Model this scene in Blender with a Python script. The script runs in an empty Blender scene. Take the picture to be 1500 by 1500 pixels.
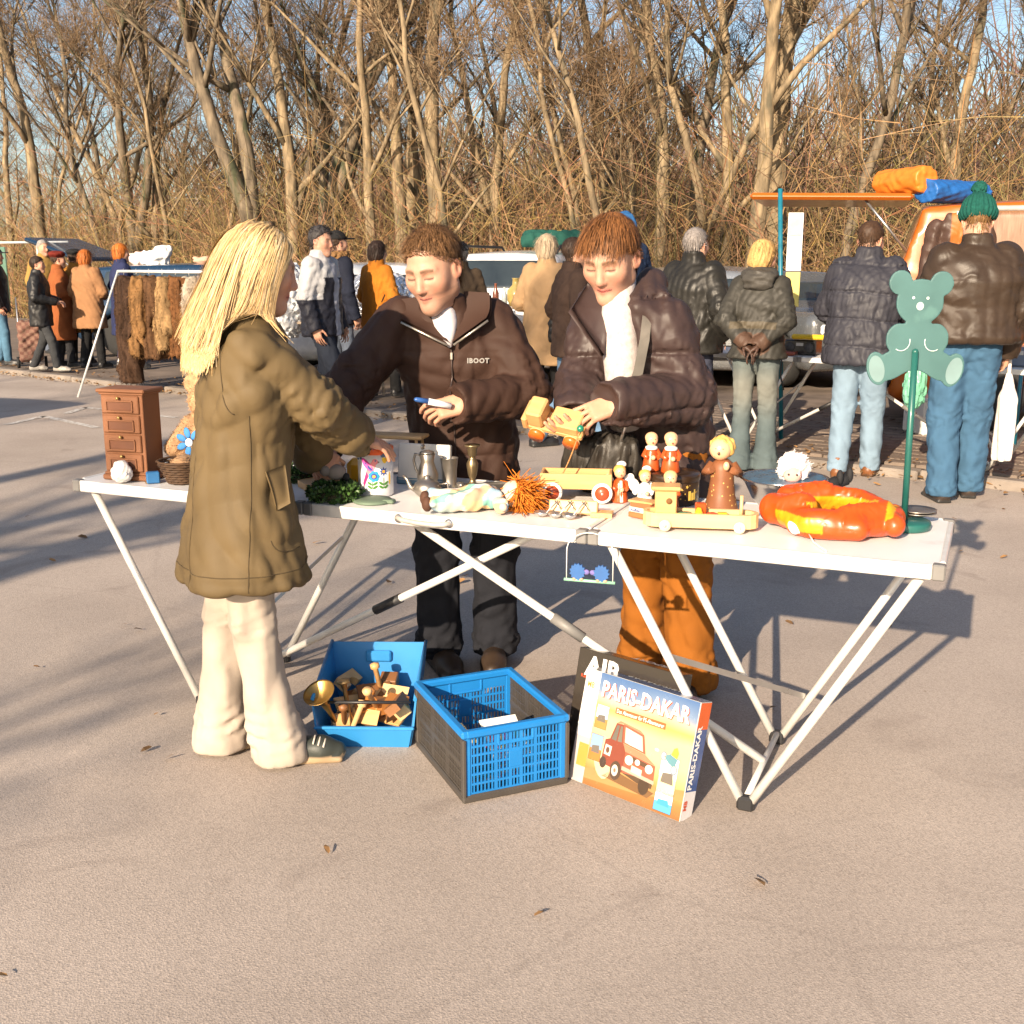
import bpy, bmesh, math, random, time, zlib
def hsh(s): return zlib.crc32(s.encode())
import numpy as np
from mathutils import Vector, Matrix
T0 = time.time()
SC = bpy.context.scene
COL = SC.collection
RND = random.Random(11)
NR = np.random.default_rng(11)
PI = math.pi

# ---------------------------------------------------------------- camera, sky, sun, exposure
CAM_H = 1.55
cam_d = bpy.data.cameras.new('camera'); cam = bpy.data.objects.new('camera', cam_d); COL.objects.link(cam)
cam.location = (0, 0, CAM_H); cam.rotation_euler = (PI / 2 - math.atan(368 / 1631), 0, 0)
cam_d.sensor_width = 36; cam_d.lens = 36 * 1631 / 1500; cam_d.clip_start = .05; cam_d.clip_end = 2000
SC.camera = cam

SUN_EL = math.radians(21.5)
SUN_TO = Vector((-.43, -.90, 0)).normalized()          # horizontal direction towards the sun
SUN_AZ = math.atan2(SUN_TO.x, SUN_TO.y)                  # clockwise from +Y
world = bpy.data.worlds.new('World'); SC.world = world; world.use_nodes = True
wn = world.node_tree.nodes; wl = world.node_tree.links
sky = wn.new('ShaderNodeTexSky'); sky.sky_type = 'NISHITA'; sky.sun_disc = False
sky.sun_elevation = SUN_EL; sky.sun_rotation = SUN_AZ; sky.air_density = 1.0; sky.dust_density = 1.6; sky.ozone_density = 1.5
wl.new(sky.outputs[0], wn['Background'].inputs[0]); wn['Background'].inputs[1].default_value = .075
sun_d = bpy.data.lights.new('sun', 'SUN'); sun_d.energy = 4.4; sun_d.angle = math.radians(.55); sun_d.color = (1, .81, .60)
sun = bpy.data.objects.new('sun', sun_d); COL.objects.link(sun)
sun.rotation_euler = Vector((-SUN_TO.x * math.cos(SUN_EL), -SUN_TO.y * math.cos(SUN_EL), -math.sin(SUN_EL))).to_track_quat('-Z', 'Y').to_euler()
sun.location = (-8, -16, 12)
vs = SC.view_settings
vs.view_transform = 'Standard'; vs.look = 'None'; vs.exposure = 1.3; vs.gamma = 1

# ---------------------------------------------------------------- colours and materials
def lin(c):
    return tuple((v / 255 / 12.92 if v / 255 <= .04045 else ((v / 255 + .055) / 1.055) ** 2.4) for v in c)
def hx(s): return lin([int(s[i:i + 2], 16) for i in (0, 2, 4)])
MATS = {}
def mat(name, color=(.5, .5, .5), rough=.6, metal=0., var=.12, scale=14., bump=0., bscale=120., attr=False, sheen=0., coat=0., spec=.5,
        wrinkle=0., wscale=9., trans=0., alpha=1., ior=1.45, stretch=None, sss=0., wear=None):
    if name in MATS: return MATS[name]
    m = bpy.data.materials.new(name); m.use_nodes = True; nt = m.node_tree; N = nt.nodes; L = nt.links
    b = N['Principled BSDF']
    tc = N.new('ShaderNodeTexCoord'); src = tc.outputs['Object']
    if stretch:
        mp = N.new('ShaderNodeMapping'); mp.inputs['Scale'].default_value = stretch; L.new(src, mp.inputs[0]); src = mp.outputs[0]
    nz = N.new('ShaderNodeTexNoise'); nz.inputs['Scale'].default_value = scale; nz.inputs['Detail'].default_value = 3; L.new(src, nz.inputs[0])
    mr = N.new('ShaderNodeMapRange'); mr.inputs[1].default_value = .28; mr.inputs[2].default_value = .72
    mr.inputs[3].default_value = 1 - var; mr.inputs[4].default_value = 1 + var; L.new(nz.outputs[0], mr.inputs[0])
    mx = N.new('ShaderNodeMix'); mx.data_type = 'RGBA'; mx.blend_type = 'MULTIPLY'; mx.inputs[0].default_value = 1
    if attr:
        at = N.new('ShaderNodeAttribute'); at.attribute_name = 'Col'; L.new(at.outputs['Color'], mx.inputs[6])
    else: mx.inputs[6].default_value = (*color[:3], 1)
    L.new(mr.outputs[0], mx.inputs[7]); out = mx.outputs[2]
    if wear:                                                     # second colour in blotches: (colour, scale, threshold)
        n2 = N.new('ShaderNodeTexNoise'); n2.inputs['Scale'].default_value = wear[1]; n2.inputs['Detail'].default_value = 6; L.new(src, n2.inputs[0])
        r2 = N.new('ShaderNodeMapRange'); r2.inputs[1].default_value = wear[2]; r2.inputs[2].default_value = wear[2] + .1; L.new(n2.outputs[0], r2.inputs[0])
        m2 = N.new('ShaderNodeMix'); m2.data_type = 'RGBA'; L.new(r2.outputs[0], m2.inputs[0]); L.new(out, m2.inputs[6]); m2.inputs[7].default_value = (*wear[0][:3], 1)
        out = m2.outputs[2]
    L.new(out, b.inputs['Base Color'])
    rr = N.new('ShaderNodeMapRange'); rr.inputs[1].default_value = .3; rr.inputs[2].default_value = .7
    rr.inputs[3].default_value = max(0, rough - .07); rr.inputs[4].default_value = min(1, rough + .07); L.new(nz.outputs[0], rr.inputs[0]); L.new(rr.outputs[0], b.inputs['Roughness'])
    b.inputs['Metallic'].default_value = metal; b.inputs['Specular IOR Level'].default_value = spec; b.inputs['IOR'].default_value = ior
    b.inputs['Sheen Weight'].default_value = sheen; b.inputs['Coat Weight'].default_value = coat; b.inputs['Coat Roughness'].default_value = .12
    b.inputs['Transmission Weight'].default_value = trans; b.inputs['Alpha'].default_value = alpha
    if sss: b.inputs['Subsurface Weight'].default_value = sss; b.inputs['Subsurface Radius'].default_value = (.012, .004, .002); b.inputs['Subsurface Scale'].default_value = 1
    prev = None
    if wrinkle:
        w = N.new('ShaderNodeTexNoise'); w.noise_type = 'RIDGED_MULTIFRACTAL'; w.inputs['Scale'].default_value = wscale * .6; w.inputs['Detail'].default_value = 2; w.inputs['Distortion'].default_value = .5; L.new(src, w.inputs[0])
        bp = N.new('ShaderNodeBump'); bp.inputs['Strength'].default_value = min(1, wrinkle * 1.1); bp.inputs['Distance'].default_value = .016; L.new(w.outputs[0], bp.inputs['Height']); prev = bp
    if bump:
        w = N.new('ShaderNodeTexNoise'); w.inputs['Scale'].default_value = bscale; w.inputs['Detail'].default_value = 3; L.new(src, w.inputs[0])
        bp = N.new('ShaderNodeBump'); bp.inputs['Strength'].default_value = min(1, bump); bp.inputs['Distance'].default_value = .004; L.new(w.outputs[0], bp.inputs['Height'])
        if prev: L.new(prev.outputs[0], bp.inputs['Normal'])
        prev = bp
    if prev: L.new(prev.outputs[0], b.inputs['Normal'])
    MATS[name] = m; return m

# ---------------------------------------------------------------- mesh builder
class MB:
    def __init__(s): s.v = []; s.f = []; s.c = []; s.col = (.5, .5, .5); s.sm = []
    def add(s, vs, fs, smooth=False):
        o = len(s.v); s.v += [tuple(p) for p in vs]; s.c += [s.col] * len(vs)
        s.f += [tuple(i + o for i in f) for f in fs]; s.sm += [smooth] * len(fs); return s
    def box(s, c, d, M=None, bev=0.):
        x, y, z = d[0] / 2, d[1] / 2, d[2] / 2
        if bev <= 0:
            P = [Vector((a * x, b * y, e * z)) for a in (-1, 1) for b in (-1, 1) for e in (-1, 1)]
            F = [(0, 1, 3, 2), (4, 6, 7, 5), (0, 4, 5, 1), (2, 3, 7, 6), (0, 2, 6, 4), (1, 5, 7, 3)]
        else:
            bev = min(bev, .49 * min(d)); P = []; idx = {}
            for a in (-1, 1):
                for b in (-1, 1):
                    for e in (-1, 1):
                        for ax in range(3):
                            q = [a * (x - bev), b * (y - bev), e * (z - bev)]; q[ax] = (a * x, b * y, e * z)[ax]
                            idx[(a, b, e, ax)] = len(P); P.append(Vector(q))
            F = []
            for sg in (-1, 1):
                F.append([idx[(sg, b, e, 0)] for b, e in ((-1, -1), (1, -1), (1, 1), (-1, 1))][::sg])
                F.append([idx[(a, sg, e, 1)] for a, e in ((-1, -1), (-1, 1), (1, 1), (1, -1))][::sg])
                F.append([idx[(a, b, sg, 2)] for a, b in ((-1, -1), (1, -1), (1, 1), (-1, 1))][::sg])
            for b in (-1, 1):
                for e in (-1, 1):
                    F.append([idx[(-1, b, e, 1)], idx[(1, b, e, 1)], idx[(1, b, e, 2)], idx[(-1, b, e, 2)]][::b * e])
                    F.append([idx[(b, -1, e, 2)], idx[(b, 1, e, 2)], idx[(b, 1, e, 0)], idx[(b, -1, e, 0)]][::b * e])
                    F.append([idx[(b, e, -1, 0)], idx[(b, e, 1, 0)], idx[(b, e, 1, 1)], idx[(b, e, -1, 1)]][::b * e])
            for a in (-1, 1):
                for b in (-1, 1):
                    for e in (-1, 1): F.append([idx[(a, b, e, i)] for i in (0, 1, 2)][::a * b * e])
        c = Vector(c)
        P = [(M @ p if M else p) + c for p in P]
        return s.add(P, F)
    def tube(s, pts, r, n=8, caps=True, smooth=True, r2=None):
        pts = [Vector(p) for p in pts]; m = len(pts); V = []; up = Vector((0, 0, 1))
        rad = r if isinstance(r, (list, tuple)) else [r + ((r2 - r) * i / (m - 1) if r2 is not None else 0) for i in range(m)]
        d0 = (pts[1] - pts[0]).normalized(); a = d0.cross(up if abs(d0.z) < .9 else Vector((1, 0, 0))).normalized()
        for i, p in enumerate(pts):
            d = ((pts[min(i + 1, m - 1)] - pts[max(i - 1, 0)])).normalized()
            a = (a - d * a.dot(d)).normalized(); b = d.cross(a)
            V += [p + (a * math.cos(2 * PI * k / n) + b * math.sin(2 * PI * k / n)) * rad[i] for k in range(n)]
        F = [(i * n + k, i * n + (k + 1) % n, (i + 1) * n + (k + 1) % n, (i + 1) * n + k) for i in range(m - 1) for k in range(n)]
        s.add(V, F, smooth)
        if caps:
            o = len(s.v) - len(V)
            s.f += [tuple(o + k for k in range(n))[::-1], tuple(o + (m - 1) * n + k for k in range(n))]; s.sm += [False, False]
        return s
    def lathe(s, prof, c=(0, 0, 0), n=20, M=None, smooth=True):
        c = Vector(c); V = []; m = len(prof)
        for r, z in prof:
            for k in range(n):
                p = Vector((r * math.cos(2 * PI * k / n), r * math.sin(2 * PI * k / n), z)); V.append((M @ p if M else p) + c)
        F = [(i * n + k, i * n + (k + 1) % n, (i + 1) * n + (k + 1) % n, (i + 1) * n + k) for i in range(m - 1) for k in range(n)]
        s.add(V, F, smooth); o = len(s.v) - len(V)
        if prof[0][0] > 1e-5: s.f.append(tuple(o + k for k in range(n))[::-1]); s.sm.append(False)
        if prof[-1][0] > 1e-5: s.f.append(tuple(o + (m - 1) * n + k for k in range(n))); s.sm.append(False)
        return s
    def prism(s, poly, t, M, z0=0.):                         # polygon in local xy, extruded z0..z0+t
        n = len(poly); V = [M @ Vector((x, y, z0)) for x, y in poly] + [M @ Vector((x, y, z0 + t)) for x, y in poly]
        F = [tuple(range(n))[::-1], tuple(range(n, 2 * n))] + [(k, (k + 1) % n, n + (k + 1) % n, n + k) for k in range(n)]
        return s.add(V, F)
    def ball(s, c, r, n=12, m=8, M=None):
        r = r if isinstance(r, (tuple, list)) else (r, r, r); V = []; c = Vector(c)
        for i in range(m + 1):
            t = PI * i / m
            for k in range(n):
                p = Vector((r[0] * math.sin(t) * math.cos(2 * PI * k / n), r[1] * math.sin(t) * math.sin(2 * PI * k / n), -r[2] * math.cos(t)))
                V.append((M @ p if M else p) + c)
        F = [(i * n + k, i * n + (k + 1) % n, (i + 1) * n + (k + 1) % n, (i + 1) * n + k) for i in range(m) for k in range(n)]
        return s.add(V, F, True)
    def quad(s, a, b, c, d): return s.add([a, b, c, d], [(0, 1, 2, 3)])
    def mesh(s, name):
        me = bpy.data.meshes.new(name); me.from_pydata(s.v, [], s.f)
        if s.sm: me.polygons.foreach_set('use_smooth', s.sm)
        ca = me.color_attributes.new('Col', 'FLOAT_COLOR', 'POINT')
        a = np.ones((len(s.v), 4), np.float32); a[:, :3] = np.array(s.c).reshape(-1, 3); ca.data.foreach_set('color', a.ravel())
        me.update(); return me
def npmesh(name, V, F, C=None, smooth=True):
    """V (n,3) floats, F list of (m,k) int arrays"""
    me = bpy.data.meshes.new(name); F = F if isinstance(F, list) else [F]
    nl = sum(f.size for f in F); npoly = sum(len(f) for f in F)
    me.vertices.add(len(V)); me.vertices.foreach_set('co', np.ascontiguousarray(V, np.float32).ravel())
    me.loops.add(nl); me.polygons.add(npoly)
    me.loops.foreach_set('vertex_index', np.concatenate([f.ravel() for f in F]).astype(np.int32))
    tot = np.concatenate([np.full(len(f), f.shape[1]) for f in F]); st = np.r_[0, np.cumsum(tot)[:-1]]
    me.polygons.foreach_set('loop_start', st.astype(np.int32))
    me.polygons.foreach_set('use_smooth', np.full(npoly, smooth))
    if C is not None:
        ca = me.color_attributes.new('Col', 'FLOAT_COLOR', 'POINT'); a = np.ones((len(V), 4), np.float32); a[:, :3] = C; ca.data.foreach_set('color', a.ravel())
    me.update(calc_edges=True); me.validate(); return me
def obj(name, me, material, parent=None, loc=(0, 0, 0), rot=None):
    if isinstance(me, MB): me = me.mesh(name)
    o = bpy.data.objects.new(name, me); COL.objects.link(o)
    if material and not me.materials: me.materials.append(material)
    o.parent = parent; o.location = loc
    if rot: o.rotation_euler = rot
    return o
def tag(o, label=None, cat=None, group=None, kind=None):
    if label: o['label'] = label
    if cat: o['category'] = cat
    if group: o['group'] = group
    if kind: o['kind'] = kind
    return o
def thing(name, label, cat, loc=(0, 0, 0), rz=0., group=None):
    o = bpy.data.objects.new(name, None); COL.objects.link(o); o.location = loc; o.rotation_euler = (0, 0, rz); o.empty_display_size = .1
    return tag(o, label, cat, group)
def dup(root, loc, rz, label=None):
    r = root.copy(); COL.objects.link(r); r.location = loc; r.rotation_euler = (0, 0, rz)
    if label: r['label'] = label
    for ch in root.children:
        c = ch.copy(); COL.objects.link(c); c.parent = r
        for g in ch.children: d = g.copy(); COL.objects.link(d); d.parent = c
    return r
def rotz(a): return Matrix.Rotation(a, 3, 'Z')
def frame(d, up=(0, 0, 1)):                                  # 3x3 with y along d, z near up
    y = Vector(d).normalized(); x = y.cross(Vector(up)).normalized(); z = x.cross(y)
    return Matrix((x, y, z)).transposed()
_FONT = {}
def text(s, size, M4, material, parent, name='lettering', bold=0., align='LEFT', ext=0.):
    cu = bpy.data.curves.new(name, 'FONT'); cu.body = s; cu.size = size; cu.offset = bold; cu.extrude = ext; cu.align_x = align; cu.resolution_u = 2; cu.space_character = 1.12 if name == 'chest_lettering' else 1
    o = bpy.data.objects.new(name, cu); COL.objects.link(o)
    dg = bpy.context.evaluated_depsgraph_get(); me = bpy.data.meshes.new_from_object(o.evaluated_get(dg)); bpy.data.objects.remove(o)
    me.transform(M4); return obj(name, me, material, parent)

# ---------------------------------------------------------------- signed-distance modelling (numpy) + surface nets
class SDF:
    def __init__(s, lo, hi, h):
        s.h = h; s.lo = np.array(lo, float); n = np.ceil((np.array(hi) - s.lo) / h).astype(int) + 1
        s.ax = [s.lo[i] + h * np.arange(n[i]) for i in range(3)]; s.F = np.full(n, 1., np.float32)
    def blk(s, lo, hi, m):
        sl = []
        for i in range(3):
            a = np.searchsorted(s.ax[i], lo[i] - m); b = np.searchsorted(s.ax[i], hi[i] + m); sl.append(slice(a, b))
        return tuple(sl), [s.ax[0][sl[0]][:, None, None], s.ax[1][sl[1]][None, :, None], s.ax[2][sl[2]][None, None, :]]
    def put(s, sl, d, k, op):
        if d.size == 0: return s
        f = s.F[sl]
        if op == 'u':
            if k > 0: e = np.clip(.5 + .5 * (f - d) / k, 0, 1); s.F[sl] = f + (d - f) * e - k * e * (1 - e)
            else: s.F[sl] = np.minimum(f, d)
        else:
            d = -d
            if k > 0: e = np.clip(.5 + .5 * (d - f) / k, 0, 1); s.F[sl] = f + (d - f) * e + k * e * (1 - e)
            else: s.F[sl] = np.maximum(f, d)
        return s
    def cone(s, a, b, ra, rb, k=.02, op='u', flat=None):
        a = np.array(a, float); b = np.array(b, float); r = max(ra, rb)
        sl, (X, Y, Z) = s.blk(np.minimum(a, b) - r, np.maximum(a, b) + r, k + .03)
        ba = b - a; L2 = ba @ ba + 1e-12
        t = np.clip(((X - a[0]) * ba[0] + (Y - a[1]) * ba[1] + (Z - a[2]) * ba[2]) / L2, 0, 1)
        d = np.sqrt((X - a[0] - t * ba[0]) ** 2 + (Y - a[1] - t * ba[1]) ** 2 + (Z - a[2] - t * ba[2]) ** 2) - (ra + (rb - ra) * t)
        return s.put(sl, d, k, op)
    def ell(s, c, r, k=.02, op='u', M=None):
        c = np.array(c, float); r = np.array(r, float) if np.ndim(r) else np.full(3, r); R_ = r.max()
        sl, (X, Y, Z) = s.blk(c - R_, c + R_, k + .03); p = [X - c[0], Y - c[1], Z - c[2]]
        if M is not None: Mi = np.array(M).T; p = [Mi[i][0] * p[0] + Mi[i][1] * p[1] + Mi[i][2] * p[2] for i in range(3)]
        k0 = np.sqrt((p[0] / r[0]) ** 2 + (p[1] / r[1]) ** 2 + (p[2] / r[2]) ** 2)
        k1 = np.sqrt((p[0] / r[0] ** 2) ** 2 + (p[1] / r[1] ** 2) ** 2 + (p[2] / r[2] ** 2) ** 2) + 1e-9
        return s.put(sl, k0 * (k0 - 1) / k1, k, op)
    def box(s, c, hd, rr=.01, k=.01, op='u', M=None):
        c = np.array(c, float); hd = np.array(hd, float); R_ = np.linalg.norm(hd)
        sl, (X, Y, Z) = s.blk(c - R_, c + R_, k + .03); p = [X - c[0], Y - c[1], Z - c[2]]
        if M is not None: Mi = np.array(M).T; p = [Mi[i][0] * p[0] + Mi[i][1] * p[1] + Mi[i][2] * p[2] for i in range(3)]
        q = [np.abs(p[i]) - hd[i] + rr for i in range(3)]
        d = np.sqrt(sum(np.maximum(e, 0) ** 2 for e in q)) + np.minimum(np.maximum(np.maximum(q[0], q[1]), q[2]), 0) - rr
        return s.put(sl, d, k, op)
    def loft(s, st, yaw=0., k=.03, op='u', capr=.015, pw=2.4):
        """st: (z, cx, cy, rx, ry) sections, super-elliptic, axis vertical, turned by yaw"""
        st = np.array(sorted(st), float); zz = np.linspace(st[0, 0], st[-1, 0], 60)
        I = [np.interp(zz, st[:, 0], st[:, i]) for i in range(1, 5)]
        ker = np.array([1, 2, 3, 2, 1.]) / 9
        I = [np.convolve(np.pad(v, 2, 'edge'), ker, 'valid') for v in I]
        R_ = max(I[2].max(), I[3].max())
        lo = (I[0].min() - R_, I[1].min() - R_, zz[0]); hi = (I[0].max() + R_, I[1].max() + R_, zz[-1])
        sl, (X, Y, Z) = s.blk(np.array(lo), np.array(hi), k + .04)
        zf = Z.ravel(); cx, cy, rx, ry = [np.interp(zf, zz, v)[None, None, :] for v in I]
        ca, sa = math.cos(yaw), math.sin(yaw); px = (X - cx) * ca + (Y - cy) * sa; py = -(X - cx) * sa + (Y - cy) * ca
        q = (np.abs(px / rx) ** pw + np.abs(py / ry) ** pw) ** (1 / pw)
        d = (q - 1) * np.minimum(rx, ry) * (.5 + .5 / np.maximum(q, .5))
        dz = np.maximum(zz[0] - Z, Z - zz[-1])
        d2 = np.sqrt(np.maximum(d + capr, 0) ** 2 + np.maximum(dz + capr, 0) ** 2) + np.minimum(np.maximum(d, dz) + capr, 0) - capr
        return s.put(sl, d2, k, op)
    def disp(s, fn, band=.05):
        idx = np.nonzero(np.abs(s.F) < band)
        if len(idx[0]): s.F[idx] += fn(s.ax[0][idx[0]], s.ax[1][idx[1]], s.ax[2][idx[2]])
        return s
    def cut(s, fn):
        X, Y, Z = s.ax[0][:, None, None], s.ax[1][None, :, None], s.ax[2][None, None, :]
        s.F = np.maximum(s.F, fn(X, Y, Z).astype(np.float32)); return s
    def mesh(s):
        F = s.F; F[0] = F[-1] = 1; F[:, 0] = F[:, -1] = 1; F[:, :, 0] = F[:, :, -1] = 1
        S = F < 0; c = [S[i:S.shape[0] - 1 + i, j:S.shape[1] - 1 + j, k:S.shape[2] - 1 + k] for i in (0, 1) for j in (0, 1) for k in (0, 1)]
        an = c[0].copy(); al = c[0].copy()
        for q in c[1:]: an |= q; al &= q
        act = an & ~al; I, J, K = np.nonzero(act); n = len(I)
        ids = np.full(act.shape, -1, np.int64); ids[I, J, K] = np.arange(n)
        cv = {(i, j, k): F[I + i, J + j, K + k] for i in (0, 1) for j in (0, 1) for k in (0, 1)}
        P = np.zeros((n, 3)); W = np.zeros(n)
        for ax in range(3):
            for a in (0, 1):
                for b in (0, 1):
                    o = [a, b]; o.insert(ax, 0); e = list(o); e[ax] = 1
                    A = cv[tuple(o)]; B = cv[tuple(e)]; m = (A < 0) != (B < 0)
                    t = np.where(m, A / np.where(m, A - B, 1), 0); q = np.zeros((n, 3)); q[:] = o; q[:, ax] = t
                    P += q * m[:, None]; W += m
        V = s.lo + (np.stack([I, J, K], 1) + P / np.maximum(W, 1)[:, None]) * s.h
        Q = []
        for ax in range(3):
            A = np.moveaxis(S, ax, 0); ch = A[:-1] != A[1:]; ch[:, 0, :] = False; ch[:, :, 0] = False
            i, j, k = np.nonzero(ch); up = A[:-1][i, j, k]
            G = np.moveaxis(ids, ax, 0); ok = (j < G.shape[1]) & (k < G.shape[2]); i, j, k, up = i[ok], j[ok], k[ok], up[ok]
            q = np.stack([G[i, j - 1, k - 1], G[i, j, k - 1], G[i, j, k], G[i, j - 1, k]], 1)
            if ax == 1: up = ~up
            q[~up] = q[~up][:, ::-1]; Q.append(q)
        Q = np.concatenate(Q); Q = Q[(Q >= 0).all(1)]
        return V, Q
def join(parts):
    """[(V,F,C)] -> V, F, C"""
    Vs = []; Fs = []; Cs = []; o = 0
    for V, F, C in parts:
        Vs.append(V); Fs.append(F + o); o += len(V); Cs.append(np.broadcast_to(np.array(C, float), (len(V), 3)))
    return np.concatenate(Vs), Fs, np.concatenate(Cs)
def vnormals(V, F):
    N = np.zeros_like(V); a = V[F[:, 0]]; n = np.cross(V[F[:, 1]] - a, V[F[:, 2]] - a)
    for i in range(F.shape[1]): np.add.at(N, F[:, i], n)
    return N / (np.linalg.norm(N, axis=1, keepdims=True) + 1e-12)
class Folds:
    """sum of warped sine waves: cheap cloth folds"""
    def __init__(s, seed, amp, wl=.12, n=5, squash=(1, 1, 1), ridge=False):
        r = np.random.default_rng(seed); s.k = r.normal(size=(n, 3)) * np.array(squash); s.k /= np.linalg.norm(s.k, axis=1, keepdims=True)
        s.k *= 2 * PI / (wl * r.uniform(.6, 1.6, n))[:, None]; s.p = r.uniform(0, 6.28, n); s.w = r.normal(size=(n, 3)) * 9; s.q = r.uniform(0, 6.28, n); s.a = amp / n ** .5; s.ridge = ridge
    def __call__(s, x, y, z):
        o = 0
        for k, p, w, q in zip(s.k, s.p, s.w, s.q):
            v = np.sin(k[0] * x + k[1] * y + k[2] * z + p + 1.6 * np.sin(w[0] * x + w[1] * y + w[2] * z + q)); o = o + (1 - 2 * np.abs(v) if s.ridge else v)
        return s.a * o
def strands(paths, r0, r1, cols):
    """paths (n,m,3) -> 3-sided tapered tubes"""
    n, m, _ = paths.shape; d = np.gradient(paths, axis=1); d /= np.linalg.norm(d, axis=2, keepdims=True) + 1e-9
    ref = np.array([.31, .27, .91]); a = np.cross(d, ref); a /= np.linalg.norm(a, axis=2, keepdims=True) + 1e-9; b = np.cross(d, a)
    t = np.linspace(0, 1, m)[None, :, None]; r0 = np.broadcast_to(np.asarray(r0, float).reshape(-1, 1, 1), (n, 1, 1)); r1 = np.broadcast_to(np.asarray(r1, float).reshape(-1, 1, 1), (n, 1, 1))
    r = r0 + (r1 - r0) * t
    V = np.stack([paths + (a * math.cos(q) + b * math.sin(q)) * r for q in (0, 2.094, 4.189)], 2).reshape(-1, 3)
    base = (np.arange(n) * m * 3)[:, None, None] + (np.arange(m - 1) * 3)[None, :, None]
    k = np.arange(3)[None, None, :]; k2 = (k + 1) % 3
    Fq = np.stack([base + k, base + k2, base + 3 + k2, base + 3 + k], -1).reshape(-1, 4)
    C = np.repeat(np.broadcast_to(np.asarray(cols, float).reshape(-1, 3), (n, 3)), m * 3, axis=0)
    return V, Fq, C

def ribbons(paths, cen, w0, w1, cols):
    """flat hair ribbons facing away from cen"""
    n, m, _ = paths.shape; d = np.gradient(paths, axis=1); o = paths - cen; s = np.cross(d, o); s /= np.linalg.norm(s, axis=2, keepdims=True) + 1e-9
    w = (w0 + (w1 - w0) * np.linspace(0, 1, m) ** 2)[None, :, None]; V = np.stack([paths - s * w, paths + s * w], 2).reshape(-1, 3)
    b = (np.arange(n) * m * 2)[:, None] + (np.arange(m - 1) * 2)[None, :]; Fq = np.stack([b, b + 1, b + 3, b + 2], -1).reshape(-1, 4)
    return V, Fq, np.repeat(np.broadcast_to(np.asarray(cols, float), (n, 3)), m * 2, axis=0)

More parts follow.
